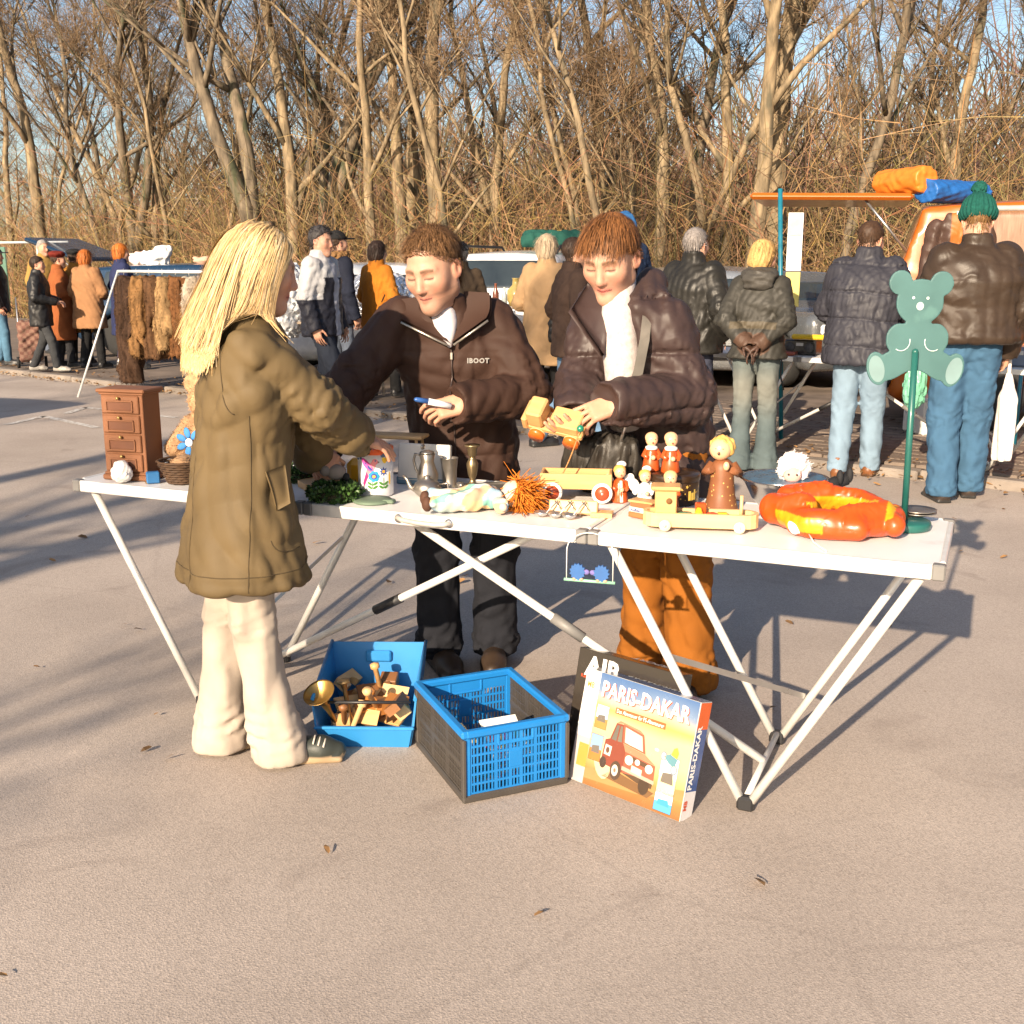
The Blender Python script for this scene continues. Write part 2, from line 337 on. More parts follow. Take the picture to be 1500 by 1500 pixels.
# ---------------------------------------------------------------- people: bodies, clothes, hair
def rotm(yaw=0., pitch=0., roll=0.):
    """yaw turns left (towards -x), pitch nods down, roll leans to the right ear"""
    return np.array(Matrix.Rotation(yaw, 3, 'Z') @ Matrix.Rotation(-pitch, 3, 'X') @ Matrix.Rotation(roll, 3, 'Y'))
SKIN = np.array((.47, .262, .178))
_HEADS = {}
def head_mesh(h, sex, smile=0.):
    key = (h, sex, smile)
    if key in _HEADS: return _HEADS[key]
    g = SDF((-.105, -.14, -.24), (.105, .15, .15), h); jw = 1.0 if sex == 'm' else .92
    g.ell((0, -.012, .03), (.075, .097, .089), 0)
    g.ell((0, .024, -.032), (.061 * jw, .068, .086), .03)
    g.cone((-.048 * jw, .004, -.066), (0, .066, -.106), .025, .019, .04); g.cone((.048 * jw, .004, -.066), (0, .066, -.106), .025, .019, .04)
    g.ell((0, .071, -.107), (.024, .02, .017), .02)
    for s in (-1, 1):
        g.ell((s * .041, .062, -.026), (.020, .018, .02), .05)
        g.cone((s * .012, .087, .020), (s * .046, .074, .016), .0085, .007, .016)
        g.ell((s * .031, .097, -.003), (.0175, .0135, .0105), .012, 's')
        g.ell((s * .031, .0765, -.004), (.0138, .0125, .0118), .004)
        g.ell((s * .080, -.008, -.012), (.008, .019, .031), .008, M=rotm(s * .35, .0, 0) @ np.array(Matrix.Rotation(.2, 3, 'X')))
        g.ell((s * .086, -.004, -.010), (.005, .010, .018), .004, 's')
    g.cone((0, .089, .010), (0, .108, -.036), .0075, .0108, .014); g.ell((0, .107, -.040), (.0115, .0105, .009), .008)
    for s in (-1, 1): g.ell((s * .0115, .098, -.043), (.007, .008, .0062), .008)
    g.ell((0, .084, -.056), (.02, .012, .016), .012)
    w = .023 + .004 * smile
    for s in (-1, 1):
        g.cone((0, .094, -.066), (s * w, .081, -.069 + .0035 * smile), .0062, .003, .005)
        g.cone((0, .091, -.0775), (s * w * .9, .080, -.074 + .0035 * smile), .0072, .003, .005)
        g.cone((0, .1045, -.0715), (s * w * 1.04, .089, -.0705 + .0035 * smile), .0026, .0024, .003, 's')
    g.cone((0, -.012, -.05), (0, -.016, -.115), .053 if sex == 'm' else .046, .054 if sex == 'm' else .047, .03)
    V, F = g.mesh(); N = vnormals(V, F)
    x, y, z = V.T; C = np.tile(SKIN, (len(V), 1))
    def blend(mask, c): C[:] = C * (1 - mask[:, None]) + np.array(c) * mask[:, None]
    gs = lambda cx, cz, sx, sz: np.exp(-((np.abs(x) - cx) / sx) ** 2 - ((z - cz) / sz) ** 2) * (y > .03)
    blend(.35 * gs(.031, .005, .02, .010), (.30, .15, .10)); blend(.6 * gs(.04, -.035, .022, .02), (.50, .19, .13)); blend(.4 * gs(0, -.04, .014, .012), (.55, .22, .16))
    blend(.85 * gs(0, -.0715 + .002, .024, .0085) * (y > .07), (.42, .13, .11) if sex == 'm' else (.5, .1, .1))
    blend(.9 * (np.abs(z + .0715 - .12 * smile * np.abs(x)) < .0016) * (np.abs(x) < w) * (y > .07), (.12, .03, .03))
    blend(np.clip(1.3 * np.exp(-((z - (.019 - 9 * (np.abs(x) - .03) ** 2)) / .0050) ** 2), 0, .9) * (np.abs(x) > .012) * (np.abs(x) < .05) * (y > .05), (.13, .07, .04))
    blend(.95 * np.exp(-((z + .0085 - 8 * (np.abs(x) - .031) ** 2) / .0034) ** 2) * (np.abs(np.abs(x) - .031) < .0155) * (y > .05), (.06, .035, .03))
    if sex == 'm': blend(.3 * (z < -.055) * (z > -.13) * (y > -.01) * (np.abs(z + .0715) > .008), (.22, .14, .11))
    blend(.5 * (np.abs(x) > .076) * (np.abs(z + .01) < .035), (.56, .22, .15))
    _HEADS[key] = (V, F, N, C); return _HEADS[key]
def scalp_mask(V, style='m'):
    hz = np.interp(V[:, 1], [-.12, -.05, -.02, .02, .045, .06, .09], [-.085, -.075, -.01, .022, .03, .052, .066 if style == 'm' else .06]); return V[:, 2] > hz
def hair_short(headV, headN, R_, pos, sc, col, n=1600, ln=.035, lift=.4, rad=.0011, var=.25, style='m', seed=1, flow_fwd=.0, cap=True, h=.006, thick=.012, sweep=(0, 0, 0)):
    r = np.random.default_rng(seed); parts = []; col = np.array(col); jit = .13
    if cap:
        g = SDF((-.115, -.14, -.12), (.115, .14, .165), h if n > 2000 else .0095); g.ell((0, -.016, .032), (.074 + thick * .7, .095 + thick * .7, .088 + thick * .7), 0)
        g.disp(Folds(seed + 3, .0025, .03, 5))
        g.cut(lambda X, Y, Z: (np.interp(Y, [-.14, -.05, -.02, .02, .045, .06, .14], [-.075, -.066, .0, .038, .046, .07, .092 if style == 'm' else .07]) - Z))
        V, F = g.mesh(); parts.append((V, F, col * (.8 + .4 * r.random((len(V), 1)))))
    m = np.nonzero(scalp_mask(headV, style))[0]; idx = r.choice(m, n); P = headV[idx]; N = headN[idx]
    wh = np.array((.01, -.055, .115)); v = P - wh; v = v - (v * N).sum(1, keepdims=True) * N; v /= np.linalg.norm(v, axis=1, keepdims=True) + .02
    v[:, 1] += flow_fwd; v += np.array(sweep) + r.normal(0, jit * (2.2 if lift > .3 else 1), v.shape); L = (ln * r.uniform(.6, 1.25, n))[:, None]
    hz = np.interp(P[:, 1], [-.12, -.05, -.02, .02, .045, .06, .09], [-.085, -.075, -.01, .022, .03, .052, .066]); fr = (P[:, 1] > .03); ed = np.clip((P[:, 2] - hz) / .045, 0, 1)
    if style == 'm': v[fr] = v[fr] * (.2 + .5 * ed[fr])[:, None] + np.array((.35, -.25, .75)) * (1 - .6 * ed[fr])[:, None]
    else: v[fr] += np.array((.7, 0, .15)) * (1 - ed[fr])[:, None]
    L *= np.where(P[:, 2] < hz + .03, .55, 1.)[:, None]; L *= np.where((np.abs(P[:, 0]) > .058) & (P[:, 2] < .075), .6, 1.)[:, None]; L *= np.where((np.abs(P[:, 1]) < .035) & (P[:, 2] < .05), .5, 1.)[:, None]; L *= np.where(fr & (ed < .6) & (style == 'f'), .55, 1.)[:, None]
    t = np.linspace(0, 1, 4 if n > 2000 else 3)
    path = np.stack([P - N * .002 + N * (lift * L * np.sin(a * 1.9) + thick * .9 * min(1, 3 * a)) + v * L * a + np.array((0, 0, -1)) @ R_ * L * (.35 if style == 'm' else .5) * a * a for a in t], 1)
    S = ribbons(path, np.array((0, -.012, .0)), rad * 1.25, rad * .3, col * (1 + var * r.normal(0, 1, (n, 1))).clip(.35, 2.2)); parts.append(S)
    V, F, C = join(parts); return (V * sc) @ R_.T + pos, F, C
def hand(w, d, dorsal, side, curl=(.4, .45, .5, .55), thumb=(.7, .3), h=.0035, sc=1., spread=.11):
    """w wrist, d finger direction, dorsal back-of-hand direction, side +1 thumb on +x of the frame"""
    M = np.array(frame(d, dorsal)); g = SDF((-.085, -.055, -.11), (.085, .22, .06), h)
    g.cone((0, -.02, 0), (0, .01, 0), .024, .024, .01); g.box((0, .05, 0), (.037, .046, .0135), .0125, .02)
    g.ell((side * .024, .03, -.008), (.018, .03, .015), .015)
    for i, (x, ph) in enumerate(zip((.029, .0105, -.008, -.026), ((.043, .026, .021), (.047, .030, .022), (.043, .028, .021), (.034, .021, .019)))):
        p = np.array((side * x, .09 - .006 * (i == 3), .001)); a = 0.; r = .0082 - .0006 * (i == 3)
        for j, l in enumerate(ph):
            a += curl[i] * (1, 1.15, .75)[j]; dx = side * (1.5 - i) * spread * (1 if j == 0 else .6)
            q = p + l * np.array((dx * math.cos(a), math.cos(a), -math.sin(a))); g.cone(p, q, r, r * .94, .0015 if j else .004); p = q; r *= .94
    a, c = thumb; p = np.array((side * .030, .018, -.008)); r = .0125
    for j, l in enumerate((.036, .030, .024)):
        aa = a - c * j; q = p + l * np.array((side * math.sin(aa), math.cos(aa) * .95, -.25 - .25 * c * j)); g.cone(p, q, r, r * .88, .006); p = q; r *= .86
    V, F = g.mesh(); C = np.tile(SKIN * np.array((1.02, .96, .93)), (len(V), 1))
    return (V * sc) @ M.T + np.array(w), F, C
def shoe(p, yaw, col, sole, h=.008, sc=1., style=0):
    g = SDF((-.07, -.12, -.01), (.07, .22, .16), h)
    g.cone((0, -.055, .042), (0, .02, .046), .040, .040, 0); g.cone((0, .02, .046), (0, .115, .036), .040, .043, .02); g.cone((0, .115, .036), (0, .165, .030), .042, .03, .02)
    g.cone((0, -.035, .05), (0, -.035, .14), .042, .04, .03); g.box((0, .05, .011), (.045, .135, .012), .012, .006)
    g.cut(lambda X, Y, Z: -Z); V, F = g.mesh(); z = V[:, 2]
    C = np.where((z < .022)[:, None], np.array(sole), np.array(col)) * np.ones((len(V), 3))
    ca, sa = math.cos(yaw), math.sin(yaw); V = V * sc
    return np.stack([V[:, 0] * ca - V[:, 1] * sa, V[:, 0] * sa + V[:, 1] * ca, V[:, 2]], 1) + np.array((p[0], p[1], 0)), F, C

M_SKIN = mat('skin', attr=True, rough=.5, var=.07, scale=40, bump=.08, bscale=500, sss=.12, spec=.4)
M_HAIR = mat('hair', attr=True, rough=.58, var=.1, scale=30, spec=.35)
M_CLOTH = mat('woven_cloth', attr=True, rough=.85, var=.1, scale=9, bump=.25, bscale=700, wrinkle=.25, wscale=13, spec=.2)
M_COTTON = mat('cotton', attr=True, rough=.9, var=.08, scale=12, bump=.2, bscale=900, wrinkle=.35, wscale=16, spec=.2)
M_DENIM = mat('denim', attr=True, rough=.9, var=.16, scale=7, bump=.3, bscale=800, wrinkle=.45, wscale=20, spec=.2)
M_NYLON = mat('padded_nylon', attr=True, rough=.55, spec=.28, var=.08, scale=9, bump=.06, bscale=500, wrinkle=.5, wscale=24)
M_LEATHER = mat('leather', attr=True, rough=.44, spec=.3, var=.16, scale=8, bump=.2, bscale=260, wrinkle=.5, wscale=20)
M_SHOE = mat('shoe_leather', attr=True, rough=.45, var=.12, scale=14, bump=.1, bscale=300)
M_KNIT = mat('knit_wool', attr=True, rough=.95, var=.2, scale=60, bump=.5, bscale=260, spec=.1)
M_FUR = mat('fur', attr=True, rough=.8, var=.3, scale=35, bump=.5, bscale=180, spec=.15)

def ncol(c, V, seed=0, amp=.06):
    return np.array(c) * np.ones((len(V), 3))
QW = Folds(77, .0035, .035, 5, (1.8, 1.8, .25), True)
def figure(label, loc, rz, h=1.75, vox=.012, J=None, yaw=0., lean=0., head=(0, 0, 0), sex='m', top=None, legs=None, shoes=None, hair=None,
           hands=None, stride=.05, arms='down', headsc=1., group=None, skip_hands=False, hd_glove=None, smile=0., name='person'):
    S = h / 1.75; root = thing(name, label, 'person', (loc[0], loc[1], 0), rz, group)
    def T(x, y, z):                                             # joints lean forward above the hip
        z *= S; x *= S; y *= S; zh = .95 * S
        if z > zh: y, z = y + math.sin(lean) * (z - zh), zh + math.cos(lean) * (z - zh)
        return np.array((x, y, z))
    sw = .185 if sex == 'm' else .165
    D = dict(hipR=T(.085, 0, .93), hipL=T(-.085, 0, .93), kneR=T(.095, stride + .02, .50), kneL=T(-.095, -stride * .3 + .03, .50),
             ankR=T(.10, stride * 1.6, .09), ankL=T(-.10, -stride * 1.6, .09), shoR=T(sw, 0, 1.43), shoL=T(-sw, 0, 1.43), neck=T(0, -.01, 1.50), head=T(0, .02, 1.635))
    ar = dict(down=((.25, -.02, 1.14), (.245, .06, .90)), front=((.26, .0, 1.14), (.12, .24, 1.08)), pocket=((.29, -.06, 1.16), (.22, .07, .98)),
              back=((.235, -.12, 1.17), (.055, -.175, 1.0)), table=((.26, .08, 1.16), (.16, .32, 1.03)))
    aR, aL = (arms if isinstance(arms, tuple) else (arms, arms))
    e, w = ar[aR]; D['elbR'] = T(*e); D['wriR'] = T(*w)
    e, w = ar[aL]; D['elbL'] = T(-e[0], e[1], e[2]); D['wriL'] = T(-w[0], w[1], w[2])
    if J: D.update({k: np.array(v, float) for k, v in J.items()})
    fwd = np.array((-math.sin(yaw), math.cos(yaw), 0)); rgt = np.array((math.cos(yaw), math.sin(yaw), 0))
    # --- body: head, hands and the frame under the clothes, one mesh
    hv = .0045 if vox < .008 else (.008 if vox < .0125 else .011)
    HV, HF, HN, HC = head_mesh(hv, sex, smile); Rh = rotm(yaw + head[0], head[1], head[2]); hs = S * headsc if not J else headsc
    parts = [((HV * hs) @ Rh.T + D['head'], HF, HC)]
    g = SDF(D['head'] - .2, D['head'] + .1, hv * 1.3); nb = D['neck'] - (0, 0, .05); g.cone(D['head'] + Rh @ np.array((0, -.013, -.06)) * hs, nb, (.053 if sex == 'm' else .046) * hs, (.058 if sex == 'm' else .05) * hs, 0); V, F = g.mesh(); parts.append((V, F, SKIN))
    allp = np.array(list(D.values())); lo = allp.min(0) - .22; hi = allp.max(0) + .25; lo[2] = -.02
    g = SDF(lo, hi, .03); mid = (D['shoR'] + D['shoL']) / 2; hip = (D['hipR'] + D['hipL']) / 2
    g.cone(hip, mid, .09 * S, .09 * S, .03); g.cone(mid, D['head'] - (0, 0, .03), .05 * S, .045 * S, .03); g.cone(D['shoR'], D['shoL'], .04, .04, .03)
    for s in 'RL':
        g.cone(D['sho' + s], D['elb' + s], .038, .033, .02); g.cone(D['elb' + s], D['wri' + s], .033, .024, .02)
        g.cone(D['hip' + s], D['kne' + s], .06, .045, .02); g.cone(D['kne' + s], D['ank' + s], .045, .035, .02)
    V, F = g.mesh(); parts.append((V, F, SKIN))
    if not skip_hands:
        hd = hands or {}
        for s, sg in (('R', -1), ('L', 1)):
            q = hd.get(s, {}); d = D['wri' + s] - D['elb' + s]; d = d / np.linalg.norm(d)
            dors = q.get('dorsal', rgt * (1 if s == 'R' else -1) + np.array((0, 0, .3)) if aR == 'down' else (0, 0, 1))
            ga = SDF(D['wri' + s] - .15, D['wri' + s] + .06, hv * 1.4); ga.cone(D['wri' + s] - d * .11, D['wri' + s], .030, .0245, 0); V, F = ga.mesh(); parts.append((V, F, SKIN))
            parts.append(hand(D['wri' + s] + d * .005, q.get('d', d), dors, sg, q.get('curl', (.35, .4, .45, .5)), q.get('thumb', (.7, .3)), .0045 if vox < .008 else .009, q.get('sc', S)))
    if hd_glove: parts[3:] = [(a, b, np.tile(np.array(hd_glove), (len(a), 1))) for a, b, c in parts[3:]]
    V, F, C = join(parts); obj('body', npmesh('body', V, F, C), M_SKIN, root)
    # --- trousers
    lg = dict(color=(.1, .12, .16), r=(.088, .066, .058), flare=0, mat=M_DENIM, hem=.045, fold=.004, wl=.13); lg.update(legs or {})
    lo2 = np.minimum(np.minimum(D['ankR'], D['ankL']), hip) - .2; hi2 = np.maximum(np.maximum(D['ankR'], D['ankL']), hip) + .2; lo2[2] = -.01
    g = SDF(lo2, hi2, max(.0095, vox * 1.25)); r0, r1, r2 = [v * S for v in lg['r']]
    g.ell(hip + (0, 0, .02), (.165 * S, .115 * S, .12 * S), 0, M=np.array(rotz(yaw)))
    for s in 'RL':
        a = D['ank' + s].copy(); a[2] = lg['hem'] + r2 * .3
        kn = D['kne' + s]; g.cone(D['hip' + s], kn, r0, r1, .03); cf = kn * .45 + a * .55
        g.cone(kn, cf, r1, (r1 + r2) / 2 * .97, .02); g.cone(cf, a, (r1 + r2) / 2 * .97, r2 + lg['flare'], .02)
    zk = D['kneR'][2]; fo = Folds(hsh(label) % 997, lg['fold'] * .9, lg['wl'] * 1.2, 5, (1.3, 1.3, .5), True); fo2 = Folds(hsh(label) % 991 + 5, lg['fold'] * 1.3, .08, 4, (.8, .8, 1.6), True)
    g.disp(lambda x, y, z: fo(x, y, z) + fo2(x, y, z) * (.8 * np.exp(-((z - .11) / .07) ** 2) + .6 * np.exp(-((z - zk) / .07) ** 2) + .5 * np.exp(-((z - D['hipR'][2] + .06) / .05) ** 2)))
    hem = lg['hem']; g.cut(lambda X, Y, Z: hem - Z + 0 * X + 0 * Y); V, F = g.mesh()
    C = lg['color'](V) if callable(lg['color']) else ncol(lg['color'], V)
    obj('trousers', npmesh('trousers', V, F, C), lg['mat'], root)
    # --- shoes
    sh = dict(color=(.02, .02, .022), sole=(.03, .03, .03), yaw=None); sh.update(shoes or {})
    for i, s in enumerate('RL'):
        a = D['ank' + s]; yw = sh['yaw'][i] if sh['yaw'] else yaw + (-.15 if s == 'R' else .15)
        V, F, C = shoe(a[:2] + .02 * np.array((-math.sin(yw), math.cos(yw))), yw, sh['color'], sh['sole'], max(.009, vox), S * sh.get('sc', 1.)); obj('shoe', npmesh('shoe', V, F, C), M_SHOE, root)
    # --- jacket or coat
    tp = dict(color=(.1, .1, .1), hem=.80, mat=M_CLOTH, bulk=1., fold=.006, wl=.13, quilt=0, arm=(.075, .062, .05), collar=.06, flare=1., cuff=.02, extra=None, squash=(1, 1, .8), wide=1.); tp.update(top or {})
    b = tp['bulk'] * S; hemz = tp['hem'] * (S if not J else 1)
    ctr = lambda z: hip + (mid - hip) * np.clip((z - hip[2]) / (mid[2] - hip[2]), -1.2 if tp.get('skew') else 0, 1.4)
    zs = mid[2]; zn = D['neck'][2]; wd = tp['wide']
    st = []
    for z, rx, ry in ((hemz, .19 * tp['flare'] * wd, .145 * tp['flare']), (hip[2] + .02, .185 * wd, .138), (hip[2] * .55 + zs * .45, .175 * wd, .13), (zs - .13 * S, .198 * wd, .138), (zs - .03 * S, .175 * wd, .112), (zs + .03 * S, .115, .088)):
        c = ctr(z); st.append((z, c[0], c[1], rx * b, ry * b))
    cn = D['neck']; st.append((max(zn, zs + .05), cn[0], cn[1], .078 * S * (1 + (b / S - 1) * .5), .076 * S)); st.append((max(zn, zs + .05) + tp['collar'], cn[0] + (D['head'] - cn)[0] * .3, cn[1] + (D['head'] - cn)[1] * .3, .074 * S, .074 * S))
    allj = np.array([D[k] for k in ('shoR', 'shoL', 'elbR', 'elbL', 'wriR', 'wriL', 'neck', 'hipR', 'hipL')]); lo3 = allj.min(0) - .24; hi3 = allj.max(0) + .2; lo3[2] = min(hemz, allj[:, 2].min()) - .07
    g = SDF(lo3, hi3, vox)
    a0, a1, a2 = [v * b for v in tp['arm']]
    for s in 'RL':
        d = D['wri' + s] - D['elb' + s]; d /= np.linalg.norm(d); e = D['wri' + s] + d * tp['cuff']
        g.cone(D['sho' + s] + (mid - D['sho' + s]) * .12 - (0, 0, .01), D['elb' + s], a0, a1, .018)
        g.cone(D['elb' + s], e, a1, a2, .012)
    for s in 'RL':
        d = D['wri' + s] - D['elb' + s]; d /= np.linalg.norm(d); e = D['wri' + s] + d * (tp['cuff'] + 1.25 * a2); g.ell(e, 1.3 * a2, .006, 's')
    g.loft(st, yaw, .018)
    if tp['extra']: tp['extra'](g, D)
    fo = Folds(hsh(label) % 983, tp['fold'] * .75, tp['wl'] * 1.3, 5, tp['squash'], True); fo2 = Folds(hsh(label) % 977, tp['fold'] * .8, .06, 4, ridge=True)
    E = [D['elbR'], D['elbL']]; segs = [(D['sho' + s], D['elb' + s], D['wri' + s]) for s in 'RL']; wr = Folds(hsh(label) % 901, 1., .16, 3); ra = tp.get('rings', .0055)
    def dsp(x, y, z):
        o = fo(x, y, z)
        for e in E: o = o + 1.1 * fo2(x, y, z) * np.exp(-((x - e[0]) ** 2 + (y - e[1]) ** 2 + (z - e[2]) ** 2) / .014)
        for S_, E_, W_ in segs:                                       # creases run round the sleeve, deepest at the elbow
            for a, b, sg in ((S_, E_, -1), (E_, W_, 1)):
                ba = b - a; L_ = np.linalg.norm(ba); u = ba / L_; t = (x - a[0]) * u[0] + (y - a[1]) * u[1] + (z - a[2]) * u[2]; d2 = (x - a[0]) ** 2 + (y - a[1]) ** 2 + (z - a[2]) ** 2 - t * t
                s_ = (t if sg > 0 else L_ - t); near = (d2 < .0145) * (t > -.02) * (t < L_ + .03); w_ = wr(x, y, z)
                o = o + ra * near * (np.abs(np.sin(PI * s_ / .062 + 2.2 * w_)) - .6) * np.exp(-(s_ / .13) ** 2) * (.6 + .4 * np.sin(3 * w_ + 1))
        if tp['quilt']: ph = (z - tp.get('qz', 0) + .012 * np.sin(9 * x + 5 * y)) / tp['quilt']; fr = np.abs(ph - np.round(ph)) * tp['quilt']; o = o - .012 * np.abs(np.sin(PI * ph)) ** .6 + .006 + .007 * np.exp(-(fr / .007) ** 2) + QW(x, y, z) * np.exp(-(fr / .035) ** 2)
        if tp.get('seams'): o = o + tp['seams'](x, y, z)
        return o
    g.disp(dsp); V, F = g.mesh(); N = vnormals(V, F)
    C = tp['color'](V, D) if callable(tp['color']) else ncol(tp['color'], V)
    garment = tp.get('name', 'jacket'); jk = obj(garment, npmesh(garment, V, F, C), tp['mat'], root)
    # --- hair / headgear
    hr = dict(style='short', color=(.06, .035, .02)); hr.update(hair or {}); pos = D['head']; tr = lambda V: (V * hs) @ Rh.T + pos
    hero = vox < .009; n = hr.get('n', 2600 if hero else 480)
    if hr['style'] in ('short', 'bob'):
        kw = dict(n=n, ln=hr.get('ln', .035 if hr['style'] == 'short' else .085), rad=hr.get('rad', .0011 if hero else .002), lift=hr.get('lift', .14), flow_fwd=hr.get('fwd', 0), thick=hr.get('thick', .011 if hr['style'] == 'short' else .02), style=hr.get('line', sex), seed=hsh(label) % 1000, sweep=hr.get('sweep', (0, 0, 0)), var=hr.get('var', .25))
        V, F, C = hair_short(HV, HN, Rh, pos, hs, hr['color'], **kw); parts = [(V, f, C) for f in F[:0]]
        me = npmesh('hair', V, F, C); obj('hair', me, M_HAIR, root)
        if hr['style'] == 'bob':
            g = SDF((-.13, -.16, -.16), (.13, .13, .16), .008); g.ell((0, -.03, .01), (.094, .1, .115), 0); g.ell((0, -.05, -.05), (.085, .07, .07), .03)
            g.cut(lambda X, Y, Z: np.minimum(Y - (.035 + .25 * Z), .045 - Z) + 0 * X); g.disp(Folds(5, .005, .04, 6, (1.6, 1.6, .3))); V, F = g.mesh()
            obj('hair_volume', npmesh('hair_volume', tr(V), F, ncol(hr['color'], V) * (.8 + .4 * NR.random((len(V), 1)))), M_HAIR, root)
    elif hr['style'] == 'beanie':
        g = SDF((-.14, -.16, -.1), (.14, .15, .27), .006); g.ell((0, -.012, .055), (.098, .112, .108), 0)
        g.cut(lambda X, Y, Z: .0 - Z + .12 * Y * 0); 
        g.cone((0, -.012, .015), (0, -.012, .045), .1, .1, .0) if 0 else None
        g.disp(lambda x, y, z: .004 * np.sin(np.arctan2(y + .012, x) * 26) * (z < .145) - .010 * np.exp(-((z - .03) / .03) ** 4))
        g.ell((0, -.012, .19), (.042, .042, .04), .004); fz = Folds(8, .006, .018, 8); g.disp(lambda x, y, z: fz(x, y, z) * (z > .155)); V, F = g.mesh()
        obj('knitted_hat', npmesh('knitted_hat', tr(V), F, ncol(hr['color'], V)), M_KNIT, root)
        if hr.get('under'):
            V, F, C = hair_short(HV, HN, Rh, pos, hs, hr['under'], n=300, ln=.03, rad=.002, thick=.006); obj('hair', npmesh('hair', V, F, C), M_HAIR, root)
    elif hr['style'] == 'hood':
        g = SDF((-.15, -.17, -.18), (.15, .13, .18), .009); g.ell((0, -.02, .02), (.1, .115, .125), 0); g.cone((0, -.03, -.05), (0, -.04, -.16), .085, .1, .04)
        g.ell((0, .11, -.02), (.07, .09, .1), .02, 's'); g.disp(Folds(12, .006, .07, 5)); V, F = g.mesh()
        obj('hood', npmesh('hood', tr(V), F, ncol(hr['color'], V)), M_COTTON, root)
    elif hr['style'] in ('cap', 'beret'):
        g = SDF((-.14, -.16, -.05), (.14, .2, .17), .008)
        if hr['style'] == 'cap': g.ell((0, -.012, .045), (.09, .108, .085), 0); g.box((0, .125, .045), (.065, .05, .006), .006, .015); g.cut(lambda X, Y, Z: .035 - Z + 0 * X)
        else: g.ell((.01, -.02, .085), (.115, .125, .05), 0); g.ell((0, -.015, .05), (.085, .1, .05), .02); g.cut(lambda X, Y, Z: .03 - Z + 0 * X)
        g.disp(Folds(31, .004, .06, 5)); V, F = g.mesh(); obj('hat', npmesh('hat', tr(V), F, ncol(hr['color'], V)), M_CLOTH, root)
        V, F, C = hair_short(HV, HN, Rh, pos, hs, hr.get('under', (.05, .03, .02)), n=300, ln=.035, rad=.002, thick=.008); obj('hair', npmesh('hair', V, F, C), M_HAIR, root)
    root['fig'] = 1
    return root, D, Rh, hs

# ---------------------------------------------------------------- the three people at the table
def rel(base, d): return {k: (v[0] - base[0], v[1] - base[1], v[2]) for k, v in d.items()}
# blonde woman in the olive coat
B = (-.83, 3.32)
J = rel(B, dict(hipR=(-.80, 3.255, .87), hipL=(-.87, 3.415, .87), kneR=(-.80, 3.27, .47), kneL=(-.905, 3.38, .47), ankR=(-.735, 3.275, .08), ankL=(-.945, 3.365, .08),
                shoR=(-.745, 3.205, 1.305), shoL=(-.80, 3.45, 1.305), elbR=(-.575, 3.30, 1.125), wriR=(-.50, 3.445, 1.02), elbL=(-.62, 3.56, 1.12), wriL=(-.655, 3.60, .945),
                neck=(-.785, 3.325, 1.40), head=(-.735, 3.325, 1.535)))
J['elbL'] = (-.60 - B[0] - .06, 3.52 - B[1], 1.10)
OLIVE = (.118, .083, .040)
ycoat = -1.19
def coat_seams(x, y, z):
    return .004 * np.exp(-((z - .635) / .004) ** 2) + .003 * np.exp(-((x - (-.74 - B[0])) / .004) ** 2) * (y < -.05)
figure('blonde woman in an olive coat and cream flared trousers reaching over the table', B, 0, h=1.66, vox=.0078, J=J, yaw=ycoat, head=(.0, .22, .05), sex='f',
       top=dict(color=OLIVE, hem=.60, mat=mat('olive_coat', attr=True, rough=.66, spec=.25, var=.08, scale=7, bump=.1, bscale=700, wrinkle=.5, wscale=14), bulk=1.08, fold=.009, wl=.15, arm=(.078, .070, .062), collar=.045, cuff=.012, flare=1.30, seams=coat_seams, name='coat'),
       legs=dict(color=(.42, .355, .295), r=(.092, .068, .074), flare=.020, mat=M_COTTON, hem=.012, fold=.005, wl=.16),
       shoes=dict(color=(.035, .04, .035), sole=(.35, .25, .15), yaw=(-1.45, -1.2), sc=1.02),
       hands=dict(R=dict(d=(.75, .45, -.32), dorsal=(.1, -.35, 1), curl=(.18, .2, .25, .3), thumb=(.55, .2)), L=dict(d=(.8, -.1, -.45), dorsal=(0, -.8, .6), curl=(.65, .7, .7, .75), thumb=(.4, .3))), hair=dict(style='none'))
bl = [o for o in bpy.data.objects if o.get('label', '').startswith('blonde woman in an olive')][0]
hp = np.array(J['head']); Rh = rotm(ycoat, .22, .05)
